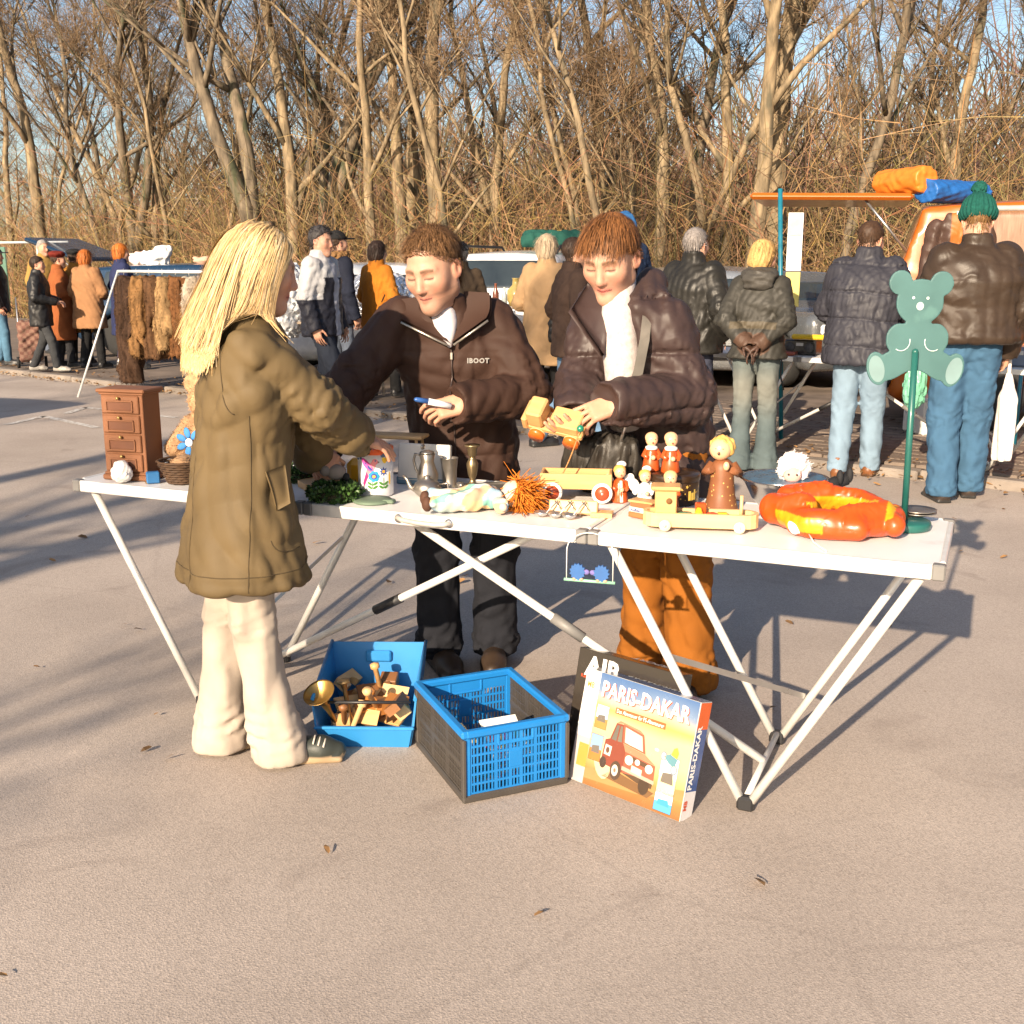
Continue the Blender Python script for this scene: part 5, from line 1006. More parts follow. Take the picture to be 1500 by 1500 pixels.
# toy waggon
t = item('toy_waggon', 'wooden toy waggon with red and white wheels beside the rag doll', 'toy waggon', .305, .40, .30)
q = MB()
for y in (-.05, .05): q.box((0, y, .068), (.23, .010, .050), None, .002)
for x in (-.11, .11): q.box((x, 0, .068), (.010, .09, .050), None, .002)
q.box((0, 0, .046), (.215, .09, .008)); obj('bed', q, M_WOOD, t)
for x in (-.075, .085):
    bar('axle', (x, -.058, .034), (x, .058, .034), .005, M_WOODP, t)
    for y, sg in ((-.064, 1), (.064, -1)):
        q = MB(); M_ = Matrix.Rotation(PI / 2, 3, 'X'); q.lathe([(.022, -.007), (.032, -.007), (.0335, 0), (.032, .007), (.022, .007)], (x, y, .034), 26, M_); wh = obj('wheel', q, mat('wheel_white', (.74, .71, .66), .5), t)
        q = MB(); q.lathe([(0, -.0085), (.0235, -.0085), (.0235, .0085), (0, .0085)], (x, y, .034), 22, M_); obj('hub', q, mat('wheel_red', (.36, .055, .015), .4, coat=.3), wh); q = MB(); q.ball((x, y - sg * .0095, .034), .005); obj('pin', q, M_STEEL, wh)
q = MB(); q.box((-.128, 0, .046), (.03, .02, .012)); obj('drawbar', q, M_WOOD, t)
# truck held up, with its cord
t = thing('toy_truck', 'wooden toy truck with red wheels held up by the short haired woman', 'toy truck', (.145, 3.575, 1.035), -.55)
Mt = Matrix.Rotation(.75, 3, 'X') @ Matrix.Rotation(.22, 3, 'Y'); W_ = lambda p: Mt @ Vector(p)
q = MB(); q.box(W_((0, 0, 0)), (.20, .075, .02), Mt, .004); obj('chassis', q, M_WOOD, t); q = MB(); q.box(W_((-.06, 0, .045)), (.055, .078, .065), Mt, .006); obj('cab', q, M_WOOD, t); q = MB(); q.box(W_((-.095, 0, .02)), (.02, .085, .05), Mt, .004); obj('bumper', q, M_WOOD, t); q = MB(); q.box(W_((.04, 0, .03)), (.10, .078, .035), Mt, .004); obj('load_bed', q, M_WOOD, t)
for x in (-.055, .065):
    q = MB(); q.tube([W_((x, -.05, -.018)), W_((x, .05, -.018))], .004, 6); obj('axle', q, M_WOODP, t)
    for y in (-.048, .048): q = MB(); q.lathe([(0, -.009), (.026, -.009), (.027, 0), (.026, .009), (0, .009)], W_((x, y, -.018)), 20, Mt @ Matrix.Rotation(PI / 2, 3, 'X')); wh = obj('wheel', q, mat('orange_wheel', (.56, .12, .015), .35, coat=.4), t); q = MB(); q.lathe([(.020, -.0105), (.0275, -.0105), (.0275, -.006), (.020, -.006)], W_((x, y, -.018)), 20, Mt @ Matrix.Rotation(PI / 2, 3, 'X')); obj('wheel_ring', q, M_WOODP, wh)
q = MB(); q.ball((.215, 3.475, 1.035), .012); tag(obj('wooden_bead', q, mat('green_bead', (.01, .17, .10), .25, coat=.5), None), 'glossy green wooden bead on the pull cord', 'bead')
a = Vector((.215, 3.478, 1.03)); b = Vector(TB(.18, .38, TH + .05)); q = MB(); q.tube([a.lerp(b, k / 12) + Vector((0, 0, -.075 * math.sin(PI * k / 12))) for k in range(13)], .0022, 6); tag(obj('pull_cord', q, mat('twisted_cord', (.42, .21, .08), .9, var=.35, scale=160), None), 'thin brown pull cord hanging from the truck to the waggon', 'cord')
# spoon rack
t = item('spoon_rack', 'wooden rack with three wire loops lying in front of the waggon', 'rack', .375, .185, .2)
q = MB(); q.box((0, 0, .022), (.15, .03, .042), Matrix.Rotation(-.35, 3, 'X'), .003); obj('block', q, M_WOOD, t); q = MB(); q.prism([(.055, -.03), (.12, -.03), (.12, .02), (.075, .02)], .014, Matrix.Identity(4)); obj('end_board', q, M_WOOD, t)
for k in range(3): x = -.055 + k * .042; q = MB(); q.tube([(x, -.02, .045), (x + .02, -.035, .022), (x + .01, -.02, .046), (x - .022, -.055, .012)], .0022, 6); obj('wire_loop', q, M_STEEL, t)
for k in range(3):
    q = MB(); q.lathe([(0, .002), (.012, .003), (.021, .010), (.0235, .016), (.022, .016), (.012, .006), (0, .005)], n=20); q.box((.03, 0, .015), (.025, .007, .002)); tag(obj('tin_measure', q, M_STEEL, None, TB(.295 + .045 * k, .12), (0, 0, TA + .9)), ('shallow tin measure next to the rag doll\'s hair', 'shallow tin measure between the other two', 'shallow tin measure beside the rack\'s end board')[k], 'measure', 'tin measures')
# figurines
RED = (.46, .075, .015); FACE = (.72, .42, .24); GOLD = (.62, .36, .09); WHT = (.78, .75, .71)
def figurine(name, label, s, w, h, robe, hairc, wings, halo=False, z=TH, rz=0., stripe=None, group=None, collar=None):
    t = item(name, label, 'figurine', s, w, rz, z, group); k = h / .13
    q = mb(robe); q.lathe([(.028 * k, 0), (.030 * k, .004 * k), (.026 * k, .03 * k), (.019 * k, .06 * k), (.015 * k, .076 * k), (.0, .084 * k)], n=20)
    for sg in (-1, 1): q.tube([(sg * .015 * k, 0, .07 * k), (sg * .026 * k, -.006 * k, .05 * k), (sg * .016 * k, -.024 * k, .045 * k)], [.008 * k, .009 * k, .007 * k], 8)
    obj('robe', q, M_PAINT, t); q = mb(FACE); q.ball((0, -.002 * k, .1 * k), (.020 * k, .019 * k, .021 * k), 16, 10); hd = obj('head', q, M_PAINT, t); q = mb(FACE); q.ball((0, -.030 * k, .046 * k), .008 * k); obj('hands', q, M_PAINT, t)
    q = mb((.05, .03, .02)); q.ball((-.007 * k, -.0195 * k, .104 * k), .0018 * k, 6, 4); q.ball((.007 * k, -.0195 * k, .104 * k), .0018 * k, 6, 4); obj('eye', q, M_PAINT, hd); q = mb((.4, .05, .03)); q.ball((0, -.0205 * k, .093 * k), (.003 * k, .002 * k, .003 * k), 8, 6); obj('mouth', q, M_PAINT, hd)
    q = mb(hairc); q.ball((0, .004 * k, .107 * k), (.0215 * k, .020 * k, .0185 * k), 16, 10); obj('hair', q, M_PAINT, t)
    if wings:
        for sg in (-1, 1): q = mb(WHT); q.ball((sg * .034 * k, .014 * k, .068 * k), (.019 * k, .005 * k, .026 * k), 12, 8, Matrix.Rotation(sg * .5, 3, 'Y')); q.ball((sg * .030 * k, .013 * k, .05 * k), (.012 * k, .004 * k, .016 * k), 10, 6); obj('wing', q, M_PAINT, t)
    if halo: q = mb(WHT); q.ball((.008 * k, .012 * k, .124 * k), (.017 * k, .008 * k, .012 * k), 12, 8); obj('cap', q, M_PAINT, t)
    if stripe: q = mb(stripe); q.add([(-.005 * k, -.0305 * k, .004 * k), (.005 * k, -.0305 * k, .004 * k), (.004 * k, -.0165 * k, .074 * k), (-.004 * k, -.0165 * k, .074 * k)], [(0, 1, 2, 3)]); obj('robe_stripe', q, M_PAINT, t)
    if collar: q = mb(collar); q.lathe([(.021 * k, .070 * k), (.020 * k, .078 * k), (.008 * k, .084 * k)], n=16); obj('collar', q, M_PAINT, t)
    return t
figurine('angel_figurine', 'wooden angel in a red coat with a white stripe and white wings', .445, .42, .125, RED, GOLD, True, True, rz=.55, stripe=WHT)
figurine('angel_figurine', 'wooden angel in a white robe with white wings', .535, .40, .12, WHT, GOLD, True, True, rz=.55)
figurine('choir_figurine', 'red robed figurine with pale hair behind the boat cabin', .628, .36, .13, RED, (.66, .45, .2), False, False, rz=.3)
t = item('cake_tin', 'round dark brown cake tin with gold stars', 'tin', .60, .49)
q = MB(); q.lathe([(.0, 0), (.083, 0), (.085, .003), (.085, .075), (.084, .078)], n=44); M_CT = mat('dark_tin', (.045, .025, .014), .35, .3, var=.2, coat=.4); obj('wall', q, M_CT, t); q = MB(); q.lathe([(.0865, .074), (.088, .076), (.088, .094), (.085, .098), (.04, .099), (0, .099)], n=44); obj('lid', q, M_CT, t)
rr_ = random.Random(4)
for k in range(38):
    A_ = rr_.uniform(-2.9, .2); z = rr_.uniform(.012, .068); sz = rr_.uniform(.0012, .0035); q = mb((.6, .38, .08)); c_ = Vector((.0856 * math.cos(A_), .0856 * math.sin(A_), z)); e = Vector((-math.sin(A_), math.cos(A_), 0)); q.add([c_ + e * (sz * (2 if j % 2 == 0 else .8) * math.cos(j * PI / 5)) + Vector((0, 0, sz * (2 if j % 2 == 0 else .8) * math.sin(j * PI / 5))) for j in range(10)], [tuple(range(10))]); obj('gold_star', q, M_PAINT, t)
for A_, w_, h_ in ((-.62, .010, .030), (-.48, .010, .024), (-.36, .008, .034)): q = mb((.62, .42, .08)); c_ = Vector((.0858 * math.cos(A_), .0858 * math.sin(A_), .018)); e = Vector((-math.sin(A_), math.cos(A_), 0)); q.add([c_ - e * w_ / 2, c_ + e * w_ / 2, c_ + e * w_ / 2 + Vector((0, 0, h_)), c_ - e * w_ / 2 + Vector((0, 0, h_))], [(0, 1, 2, 3)]); obj('gold_window', q, M_PAINT, t)
for dx, lab in ((-.045, 'red robed choir singer with its shoulder against its twin on the cake tin'), (.022, 'red robed choir singer, the taller twin on the cake tin')): figurine('choir_figurine', lab, .575 + dx, .48 - .01 * (dx > 0), .128 if dx < 0 else .134, RED, FACE, False, False, TH + .099, .5, collar=WHT, group='choir twins')
t = item('singer_figurine', 'tall brown choirboy figurine with a star patterned robe and blond hair', 'figurine', .775, .42, .2); BRN = (.20, .075, .03)
q = mb(BRN); q.lathe([(.052, 0), (.053, .006), (.042, .05), (.036, .10), (.036, .13), (.032, .15), (.018, .162), (0, .168)], n=26)
for sg in (-1, 1): q.tube([(sg * .03, 0, .148), (sg * .05, -.01, .12), (sg * .03, -.036, .135)], [.014, .014, .011], 10)
obj('robe', q, mat('robe_brown', attr=True, rough=.5, var=.12, scale=25), t); q = mb(FACE); q.ball((-.008, -.012, .194), (.034, .033, .034), 20, 14); hd = obj('head', q, M_PAINT, t); q2 = mb(FACE); q2.ball((.012, -.045, .148), (.010, .010, .014)); obj('hands', q2, M_PAINT, t); q = mb((.07, .03, .02)); q.ball((-.012, -.045, .186), (.0045, .003, .0055), 10, 6); obj('open_mouth', q, M_PAINT, hd); q = mb((.1, .06, .04)); q.ball((-.021, -.041, .2), (.004, .002, .0012), 8, 4); q.ball((0, -.0435, .2), (.004, .002, .0012), 8, 4); obj('eye', q, M_PAINT, hd)
g = SDF((-.06, -.06, .15), (.06, .06, .26), .004); g.ell((-.002, .0, .2), (.038, .036, .037), 0); g.ell((-.012, -.042, .188), (.030, .03, .030), .006, 's'); g.disp(Folds(3, .003, .02, 6)); V, F = g.mesh(); obj('hair', npmesh('hair', V, F, ncol((.6, .36, .1), V)), M_PAINT, t)
for k in range(46):
    A_ = rr_.uniform(-3.1, .3); z = .012 + (k % 9) * .014 + rr_.uniform(-.003, .003); R2 = np.interp(z, [0, .006, .05, .1, .13], [.052, .053, .042, .036, .036]) + .001; c_ = Vector((R2 * math.cos(A_), R2 * math.sin(A_), z)); e = Vector((-math.sin(A_), math.cos(A_), 0)); q = mb((.7, .47, .15)); q.add([c_ + e * (.0035 if j % 2 == 0 else .0015) * math.cos(j * PI / 5) + Vector((0, 0, (.0035 if j % 2 == 0 else .0015) * math.sin(j * PI / 5))) for j in range(10)], [tuple(range(10))]); obj('robe_star', q, M_PAINT, t)
# wooden boat
t = item('wooden_boat', 'pale wooden toy boat on wheels with a square cabin', 'toy boat', .775, .155, .26)
def hull(L, w, n=8): return [(L / 2 - w / 2 + w / 2 * math.cos(a), w / 2 * math.sin(a)) for a in np.linspace(-PI / 2, PI / 2, n)] + [(-L / 2 + w / 2 - w / 2 * math.cos(a), -w / 2 * math.sin(a)) for a in np.linspace(-PI / 2, PI / 2, n)]
q = MB(); O = hull(.33, .085); I_ = [(x * .93, y * .72) for x, y in O]; n_ = len(O); V = [(x, y, .012) for x, y in O] + [(x, y, .052) for x, y in O] + [(x, y, .052) for x, y in I_] + [(x, y, .03) for x, y in I_]
q.add(V, [tuple(range(n_))[::-1]] + [(a + k, a + (k + 1) % n_, a + n_ + (k + 1) % n_, a + n_ + k) for a in (0, n_, 2 * n_) for k in range(n_)] + [tuple(range(3 * n_, 4 * n_))]); obj('hull', q, M_WOODP, t)
q = MB(); q.box((-.10, 0, .072), (.062, .06, .085), None, .003); cbn = obj('cabin', q, M_WOOD, t); q = MB(); q.box((-.10, 0, .121), (.088, .078, .012), None, .005); obj('cabin_roof', q, M_WOOD, cbn); q = MB(); q.lathe([(0, -.001), (.009, -.001), (.009, .001), (0, .001)], (-.09, -.0306, .085), 16, Matrix.Rotation(PI / 2, 3, 'X')); obj('porthole', q, mat('dark_hole', (.16, .07, .02), .8), cbn)
bar('mast', (.115, 0, .03), (.115, 0, .102), .005, M_WOODP, t)
for x in (-.10, .11):
    for y in (-.046, .046): q = MB(); q.lathe([(0, -.006), (.016, -.006), (.017, 0), (.016, .006), (0, .006)], (x, y, .017), 18, Matrix.Rotation(PI / 2, 3, 'X')); wh = obj('wheel', q, mat('wheel_cream', (.72, .60, .44), .5), t); q = MB(); q.ball((x, y * 1.14, .017), .0045); obj('pin', q, M_STEEL, wh)
for k, (x, y, c, sh, lab) in enumerate(((.0, .01, (.60, .07, .01), 'b', 'orange wooden block in the toy boat'), (-.005, -.014, (.75, .42, .02), 'c', 'yellow wooden cone beside the orange block'), (.035, -.008, (.6, .06, .02), 'b', 'flat red wooden block in the toy boat'), (.062, 0, (.75, .45, .02), 'b', 'yellow wooden block in the toy boat near the mast'), (-.045, -.004, (.01, .22, .12), 'f', 'flat green wooden disc in the toy boat'))):
    p = Vector(TB(.775, .155, 0)) + rotz(TA + .26) @ Vector((x, y, 0)); q = mb(c)
    if sh == 'b': hh = .045 if k == 0 else .02; q.box((0, 0, hh / 2), (.03, .025, hh), rotz(k), .003)
    elif sh == 'c': q.lathe([(.018, 0), (.018, .004), (.006, .035), (0, .036)], n=16)
    else: q.lathe([(0, 0), (.02, 0), (.02, .018), (0, .018)], n=18)
    tag(obj('toy_block', q, M_PAINT, None, (p.x, p.y, TH + .030)), lab, 'toy block')
t = item('match_box', 'small striped box stack lying at the boat\'s stern', 'box', .585, .225, -.35)
for k in range(3): q = mb(((.40, .12, .04), (.66, .6, .52), (.38, .11, .04))[k]); q.box((.003 * (k - 1), 0, .010 + .0165 * k), (.075, .05, .0155), None, .002); obj('box_layer', q, M_MATTE, t)
q = MB(); q.box((0, 0, .052), (.085, .05, .007), rotz(.08), .002); obj('wooden_lid', q, M_WOOD, t)
text('Aufbau', .013, Matrix.Translation((-.03, -.0262, .022)) @ Matrix.Rotation(PI / 2, 4, 'X'), mat('blue_ink', (.04, .07, .22), .7), t, 'lettering', .0004)
# steel bowl with lamb doll and black shoes
t = item('steel_bowl', 'steel mixing bowl with a blue lining standing behind the boat', 'bowl', .955, .47)
t.scale = (1.12, 1.12, 1.3)
q = MB(); q.lathe([(.045, .0), (.05, .002), (.085, .035), (.105, .07), (.116, .082), (.121, .083), (.121, .0855), (.112, .085), (.102, .072)], n=40); obj('shell', q, mat('bright_steel', (.45, .44, .43), .22, 1., var=.12), t); q = MB(); q.lathe([(0, .012), (.05, .014), (.083, .042), (.101, .070), (.111, .0852)], n=40); obj('lining', q, mat('blue_foil', (.06, .15, .24), .3, .4, var=.5, scale=40, bump=.5, bscale=80), t)
t = item('lamb_doll', 'fluffy white lamb doll sitting in the steel bowl', 'doll', .985, .455, .2, TH + .02)
g = SDF((-.07, -.07, .02), (.07, .07, .19), .005); g.ell((0, 0, .125), (.046, .044, .044), 0); g.ell((0, .005, .06), (.04, .035, .04), .02); g.disp(Folds(9, .006, .02, 7)); V, F = g.mesh(); a, b, c = join([(V, F, (.76, .70, .68)), fluff(V, F, 3000, .004, (.8, .75, .73), 8)]); obj('fleece', npmesh('fleece', a, b, c), M_KNIT, t)
q = mb((.66, .38, .32)); q.ball((-.004, -.036, .108), (.028, .018, .024), 14, 10); fc = obj('face', q, M_COTTON, t); q = mb((.03, .02, .02)); q.ball((-.016, -.052, .112), .0035); q.ball((.008, -.053, .112), .0035); obj('eye', q, M_PAINT, fc); q = mb((.5, .09, .02)); q.tube([(-.03, -.03, .08), (0, -.045, .075), (.03, -.03, .08)], .007, 8); obj('scarf', q, M_COTTON, t)
for k, (s, w, lab) in enumerate(((1.06, .47, 'black doll\'s boot resting on the bowl rim'), (1.085, .50, 'black doll\'s boot pointing up beside the other'))): q = mb((.014, .014, .016)); q.tube([(0, 0, 0), (.03, 0, .01), (.055, 0, .02)], [.02, .017, .018], 10); q.ball((.062, 0, .032), (.011, .013, .024)); tag(obj('doll_boot', q, M_MATTE, None, TB(s, w, TH + .085 + .004 * k), (0, 0, TA + .4)), lab, 'boot')
# padded swim ring
t = item('padded_ring', 'orange and yellow padded play ring lying with white ties at the table end', 'padded ring', 1.13, .275, -.05); t.scale = (.84, .84, .92)
g = SDF((-.26, -.22, -.01), (.26, .22, .17), .006); RX, RY = .155, .118
for k in range(30):
    a = 2 * PI * k / 30; b = 2 * PI * (k + 1) / 30; zf = lambda q_: .043 + .045 * max(0, math.sin(q_)) ** 1.5; rr = .040 + .006 * math.sin(3 * a + 1)
    g.cone((RX * math.cos(a), RY * math.sin(a), zf(a)), (RX * math.cos(b), RY * math.sin(b), zf(b)), rr, rr, .008)
g.cone((-.20, -.01, .06), (-.09, -.045, .075), .05, .043, .015); g.cone((-.16, .04, .08), (-.05, .10, .1), .045, .04, .006)     # pillow-like lobes
g.cone((.06, -.085, .06), (.165, .0, .075), .040, .038, .014); g.cone((.205, -.04, .045), (.19, .07, .055), .036, .036, .014); g.cone((-.04, -.12, .035), (.10, -.11, .04), .036, .038, .016)
w1 = Folds(41, .004, .03, 6, ridge=True); w2 = Folds(42, .003, .09, 5); er = lambda x, y: np.hypot(x / RX, y / RY)
g.disp(lambda x, y, z: w2(x, y, z) + w1(x, y, z) * np.exp(-((er(x, y) - .8) / .14) ** 2)); g.cut(lambda X, Y, Z: .002 - Z + 0 * X); V, F = g.mesh()
x_, y_, z_ = V.T; rad = er(x_, y_); seam = np.abs(y_ + .082 - .55 * (x_ - .03)) < .014
yel = ((rad < .80) & (z_ < .10)) | ((x_ < .0) & (y_ < -.07) & (z_ > .022) & (z_ < .068)) | (seam & (x_ > .0) & (x_ < .15) & (z_ > .05)) | ((np.abs(x_ - .19) < .012) & (y_ < .06) & (y_ > -.06) & (z_ > .06))
C = np.where(yel[:, None], np.array((.66, .27, .008)), np.array((.50, .062, .006))); obj('padding', npmesh('padding', V, F, C), mat('soft_vinyl', attr=True, rough=.36, var=.08, scale=20, wrinkle=.35, wscale=40, coat=.1), t)
g = SDF((-.17, -.19, -.005), (-.0, -.06, .07), .005); g.ell((-.075, -.125, .03), (.05, .028, .024), 0); g.ell((-.05, -.12, .045), (.02, .015, .012), .01); g.disp(Folds(3, .003, .03, 5)); V, F = g.mesh(); tt = obj('white_bow', npmesh('white_bow', V, F, ncol((.8, .79, .76), V)), M_COTTON, t); q = mb((.8, .78, .74)); q.tube([(-.05, -.15, .02), (-.02, -.2, .004), (.01, -.25, .003), (.035, -.287, .002), (.04, -.296, -.02)], .0025, 6); obj('tie', q, M_COTTON, tt)
# bear sign on a pole
t = item('bear_sign', 'flat turquoise bear sign on a green pole with a round foot', 'sign', 1.315, .405, .30)
TEAL = (.05, .128, .128); M_TEAL = mat('teal_paint', TEAL, .55, var=.14, scale=10, wear=((.065, .155, .15), 14, .6)); M_GRN = mat('green_lacquer', (.015, .10, .085), .4, var=.12, coat=.2)
q = MB(); q.lathe([(0, 0), (.072, 0), (.075, .003), (.075, .020), (.071, .024), (0, .024)], n=36); obj('foot', q, M_GRN, t); bar('pole', (0, 0, .02), (-.006, .0, .505), .0095, M_GRN, t, 12); q = MB(); q.ball((-.006, 0, .507), .0095); obj('pole_tip', q, M_GRN, t)
g = SDF((-.19, -.012, .38), (.19, .03, .80), .004); X, Y, Z = g.ax[0][:, None, None], g.ax[1][None, :, None], g.ax[2][None, None, :]
def el(cx, cz, rx, rz_, ro=0.): c, s = math.cos(ro), math.sin(ro); dx = (X - cx) * c + (Z - cz) * s; dz = -(X - cx) * s + (Z - cz) * c; k = np.sqrt((dx / rx) ** 2 + (dz / rz_) ** 2); return (k - 1) * min(rx, rz_)
d = el(0, .667, .073, .069)
for e in (el(-.063, .725, .036, .037), el(.063, .722, .036, .037), el(0, .55, .06, .075), el(-.055, .555, .042, .048), el(.055, .555, .042, .048), el(0, .50, .075, .06), el(-.075, .475, .065, .042, .5), el(.075, .475, .065, .042, -.5), el(-.118, .465, .033, .052, .25), el(.118, .462, .033, .052, -.25)): d = np.minimum(d, e)
d = np.maximum(d, -el(0, .425, .05, .035)); g.F = np.maximum(d, np.abs(Y - .016) - .005).astype(np.float32); V, F = g.mesh(); V[:, 0] *= .88; V[:, 2] = .385 + (V[:, 2] - .385) * .92; bp_ = obj('bear_plate', npmesh('bear_plate', V, F, None, False), M_TEAL, t)
def plate_spot(cx, cz, rx, rz_, ro, col, name): q = mb(col); q.add([(x * .88, .0095, .385 + (z - .385) * .92) for x, z in oval(cx, cz, rx, rz_, ro, 22)], [tuple(range(22))]); obj(name, q, M_MATTE, bp_)
plate_spot(-.120, .464, .024, .042, .25, (.15, .235, .24), 'paw_pad'); plate_spot(.121, .460, .024, .042, -.25, (.15, .235, .24), 'paw_pad'); plate_spot(0, .655, .0115, .0125, 0, (.36, .45, .45), 'nose'); plate_spot(-.022, .68, .004, .004, 0, (.7, .8, .78), 'eye'); plate_spot(.022, .679, .004, .004, 0, (.7, .8, .78), 'eye')
for sg in (-1, 1): q = mb((.5, .62, .6)); q.tube([(sg * (.020 + .026 * (1 - math.cos(a)) * .9), .0092, .535 - .026 * math.sin(a)) for a in np.linspace(-.3, 2.2, 10)], .0014, 5); obj('arm_line', q, M_MATTE, bp_)
for s, w, z, r_, lab in ((1.345, .485, TH + .026, .055, 'round pewter coaster stacked on the foot of the bear sign'), (1.245, .385, TH + .045, .045, 'round pewter coaster between the padded ring and the sign pole')): q = MB(); q.lathe([(0, 0), (r_ * .7, 0), (r_, .006), (r_, .009), (r_ * .72, .005), (0, .005)], n=32); q.lathe([(r_ * .68, .008), (r_ * .98, .013), (r_, .016), (r_ * .7, .012), (0, .012)], n=32); tag(obj('pewter_coaster', q, M_PEW, None, TB(s, w, z)), lab, 'coaster')
# hedgehog swing hanging from the edge
t = item('hedgehog_swing', 'two blue hedgehogs on a green swing bar hanging from the table edge', 'ornament', .50, -.018, .12, TH - .005)
q = MB(); q.tube([(-.068, 0, -.135), (-.068, 0, -.06)] + [(-.068 * math.cos(a), 0, -.05 + .055 * math.sin(a)) for a in np.linspace(.1, PI - .1, 12)] + [(.068, 0, -.06), (.068, 0, -.135)], .0016, 6); obj('hanger_wire', q, mat('white_wire', (.7, .7, .68), .4), t); bar('swing_bar', (-.075, 0, -.138), (.075, 0, -.138), .0045, mat('mint', (.25, .52, .36), .45), t)
for sg in (-1, 1):
    q = mb((.035, .11, .30)); q.add([(sg * .035 + x * .92, -.005, -.112 + z) for x, z in star(0, 0, .026, .021, 13)] + [(sg * .035 + x * .92, .005, -.112 + z) for x, z in star(0, 0, .026, .021, 13)], [tuple(range(26)), tuple(range(26, 52))[::-1]] + [(k, (k + 1) % 26, 26 + (k + 1) % 26, 26 + k) for k in range(26)]); hh = obj('hedgehog', q, M_MATTE, t)
    q = mb((.16, .13, .35)); q.ball((sg * .010, 0, -.112), (.010, .005, .008)); obj('snout', q, M_MATTE, hh)
    for dx in (-.01, .012): q = mb((.42, .3, .2)); q.ball((sg * .035 + dx, -.002, -.134), (.006, .006, .005)); obj('paw', q, M_MATTE, hh)

# pen in the seller's hand, handbag of the short-haired woman
t = thing('marker_pen', 'white and blue marker pen held in the seller\'s hand', 'pen', (-.262, 3.745, 1.082), 0)
q = mb((.75, .76, .77)); q.tube([(.055, .012, -.012), (-.02, -.006, .006)], .011, 12); obj('barrel', q, M_PAINT, t); q = mb((.03, .10, .32)); q.tube([(-.02, -.006, .006), (-.06, -.016, .014), (-.066, -.018, .015)], [.010, .008, .004], 10); obj('cap', q, M_PAINT, t)
t = thing('handbag', 'black leather handbag hanging at the quilted coat', 'handbag', (.30, 3.66, .80), -.35)
g = SDF((-.16, -.09, -.02), (.16, .09, .24), .007); g.ell((0, 0, .09), (.135, .05, .10), 0); g.cone((-.09, 0, .13), (.09, 0, .15), .03, .03, .03); g.disp(Folds(51, .008, .07, 6, (1.5, 1, .6), True)); V, F = g.mesh(); obj('pouch', npmesh('pouch', V, F, ncol((.028, .024, .020), V)), M_LEATHER, t); q = MB(); q.tube([(.07, -.03, .17), (.085, -.035, .22), (.10, -.03, .27)], .006, 8); obj('strap_clip', q, M_STEEL, t)

# ---------------------------------------------------------------- under the table
M_BLUE = mat('blue_polypropylene', (.012, .165, .46), .36, var=.06, scale=8, wear=((.02, .20, .5), 9, .62)); M_BLUE2 = mat('bin_blue', (.03, .22, .52), .4, var=.06, scale=8)
t = thing('storage_bin', 'open fronted blue plastic storage bin full of wooden pieces', 'storage bin', (-.475, 3.53, 0), -.02)
def plate(pts, th): a, b, c = [Vector(p) for p in pts[:3]]; n = (b - a).cross(c - a).normalized() * th; q = MB(); k = len(pts); P = [Vector(p) for p in pts]; q.add(P + [p + n for p in P], [tuple(range(k))[::-1], tuple(range(k, 2 * k))] + [(i, (i + 1) % k, k + (i + 1) % k, k + i) for i in range(k)]); return q
obj('floor', plate([(-.14, -.14, .002), (.14, -.14, .002), (.14, .19, .002), (-.14, .19, .002)], .006), M_BLUE2, t)
obj('side_wall', plate([(-.14, -.14, .0), (-.14, .19, .0), (-.165, .215, .235), (-.165, -.05, .19), (-.165, -.16, .17), (-.155, -.165, .075)], -.006), M_BLUE2, t); obj('side_wall', plate([(.14, -.14, .0), (.14, .19, .0), (.165, .215, .235), (.165, -.05, .19), (.165, -.16, .17), (.155, -.165, .075)], .006), M_BLUE2, t)
bw = obj('back_wall', plate([(-.14, .19, 0), (.14, .19, 0), (.165, .215, .235), (-.165, .215, .235)], .006), M_BLUE2, t); q = MB(); q.box((0, .195, .188), (.09, .018, .04), None, .006); obj('label_holder', q, M_BLUE2, bw)
fw = obj('front_wall', plate([(-.14, -.142, .0), (.14, -.142, .0), (.155, -.168, .075), (-.155, -.168, .075)], .006), M_BLUE2, t); q = MB(); q.box((0, -.172, .076), (.325, .014, .010), None, .003); obj('front_lip', q, M_BLUE2, fw)
for sg in (-1, 1): q = MB(); q.tube([(sg * .166, .215, .237), (sg * .166, -.05, .192), (sg * .166, -.162, .170)], .0065, 8); obj('rim', q, M_BLUE2, t)
bar('divider_rod', (-.15, -.15, .155), (.15, -.15, .157), .005, M_BLACKP, t)
rr_ = random.Random(8); shp = ('block', 'plank', 'arch', 'peg', 'roof')
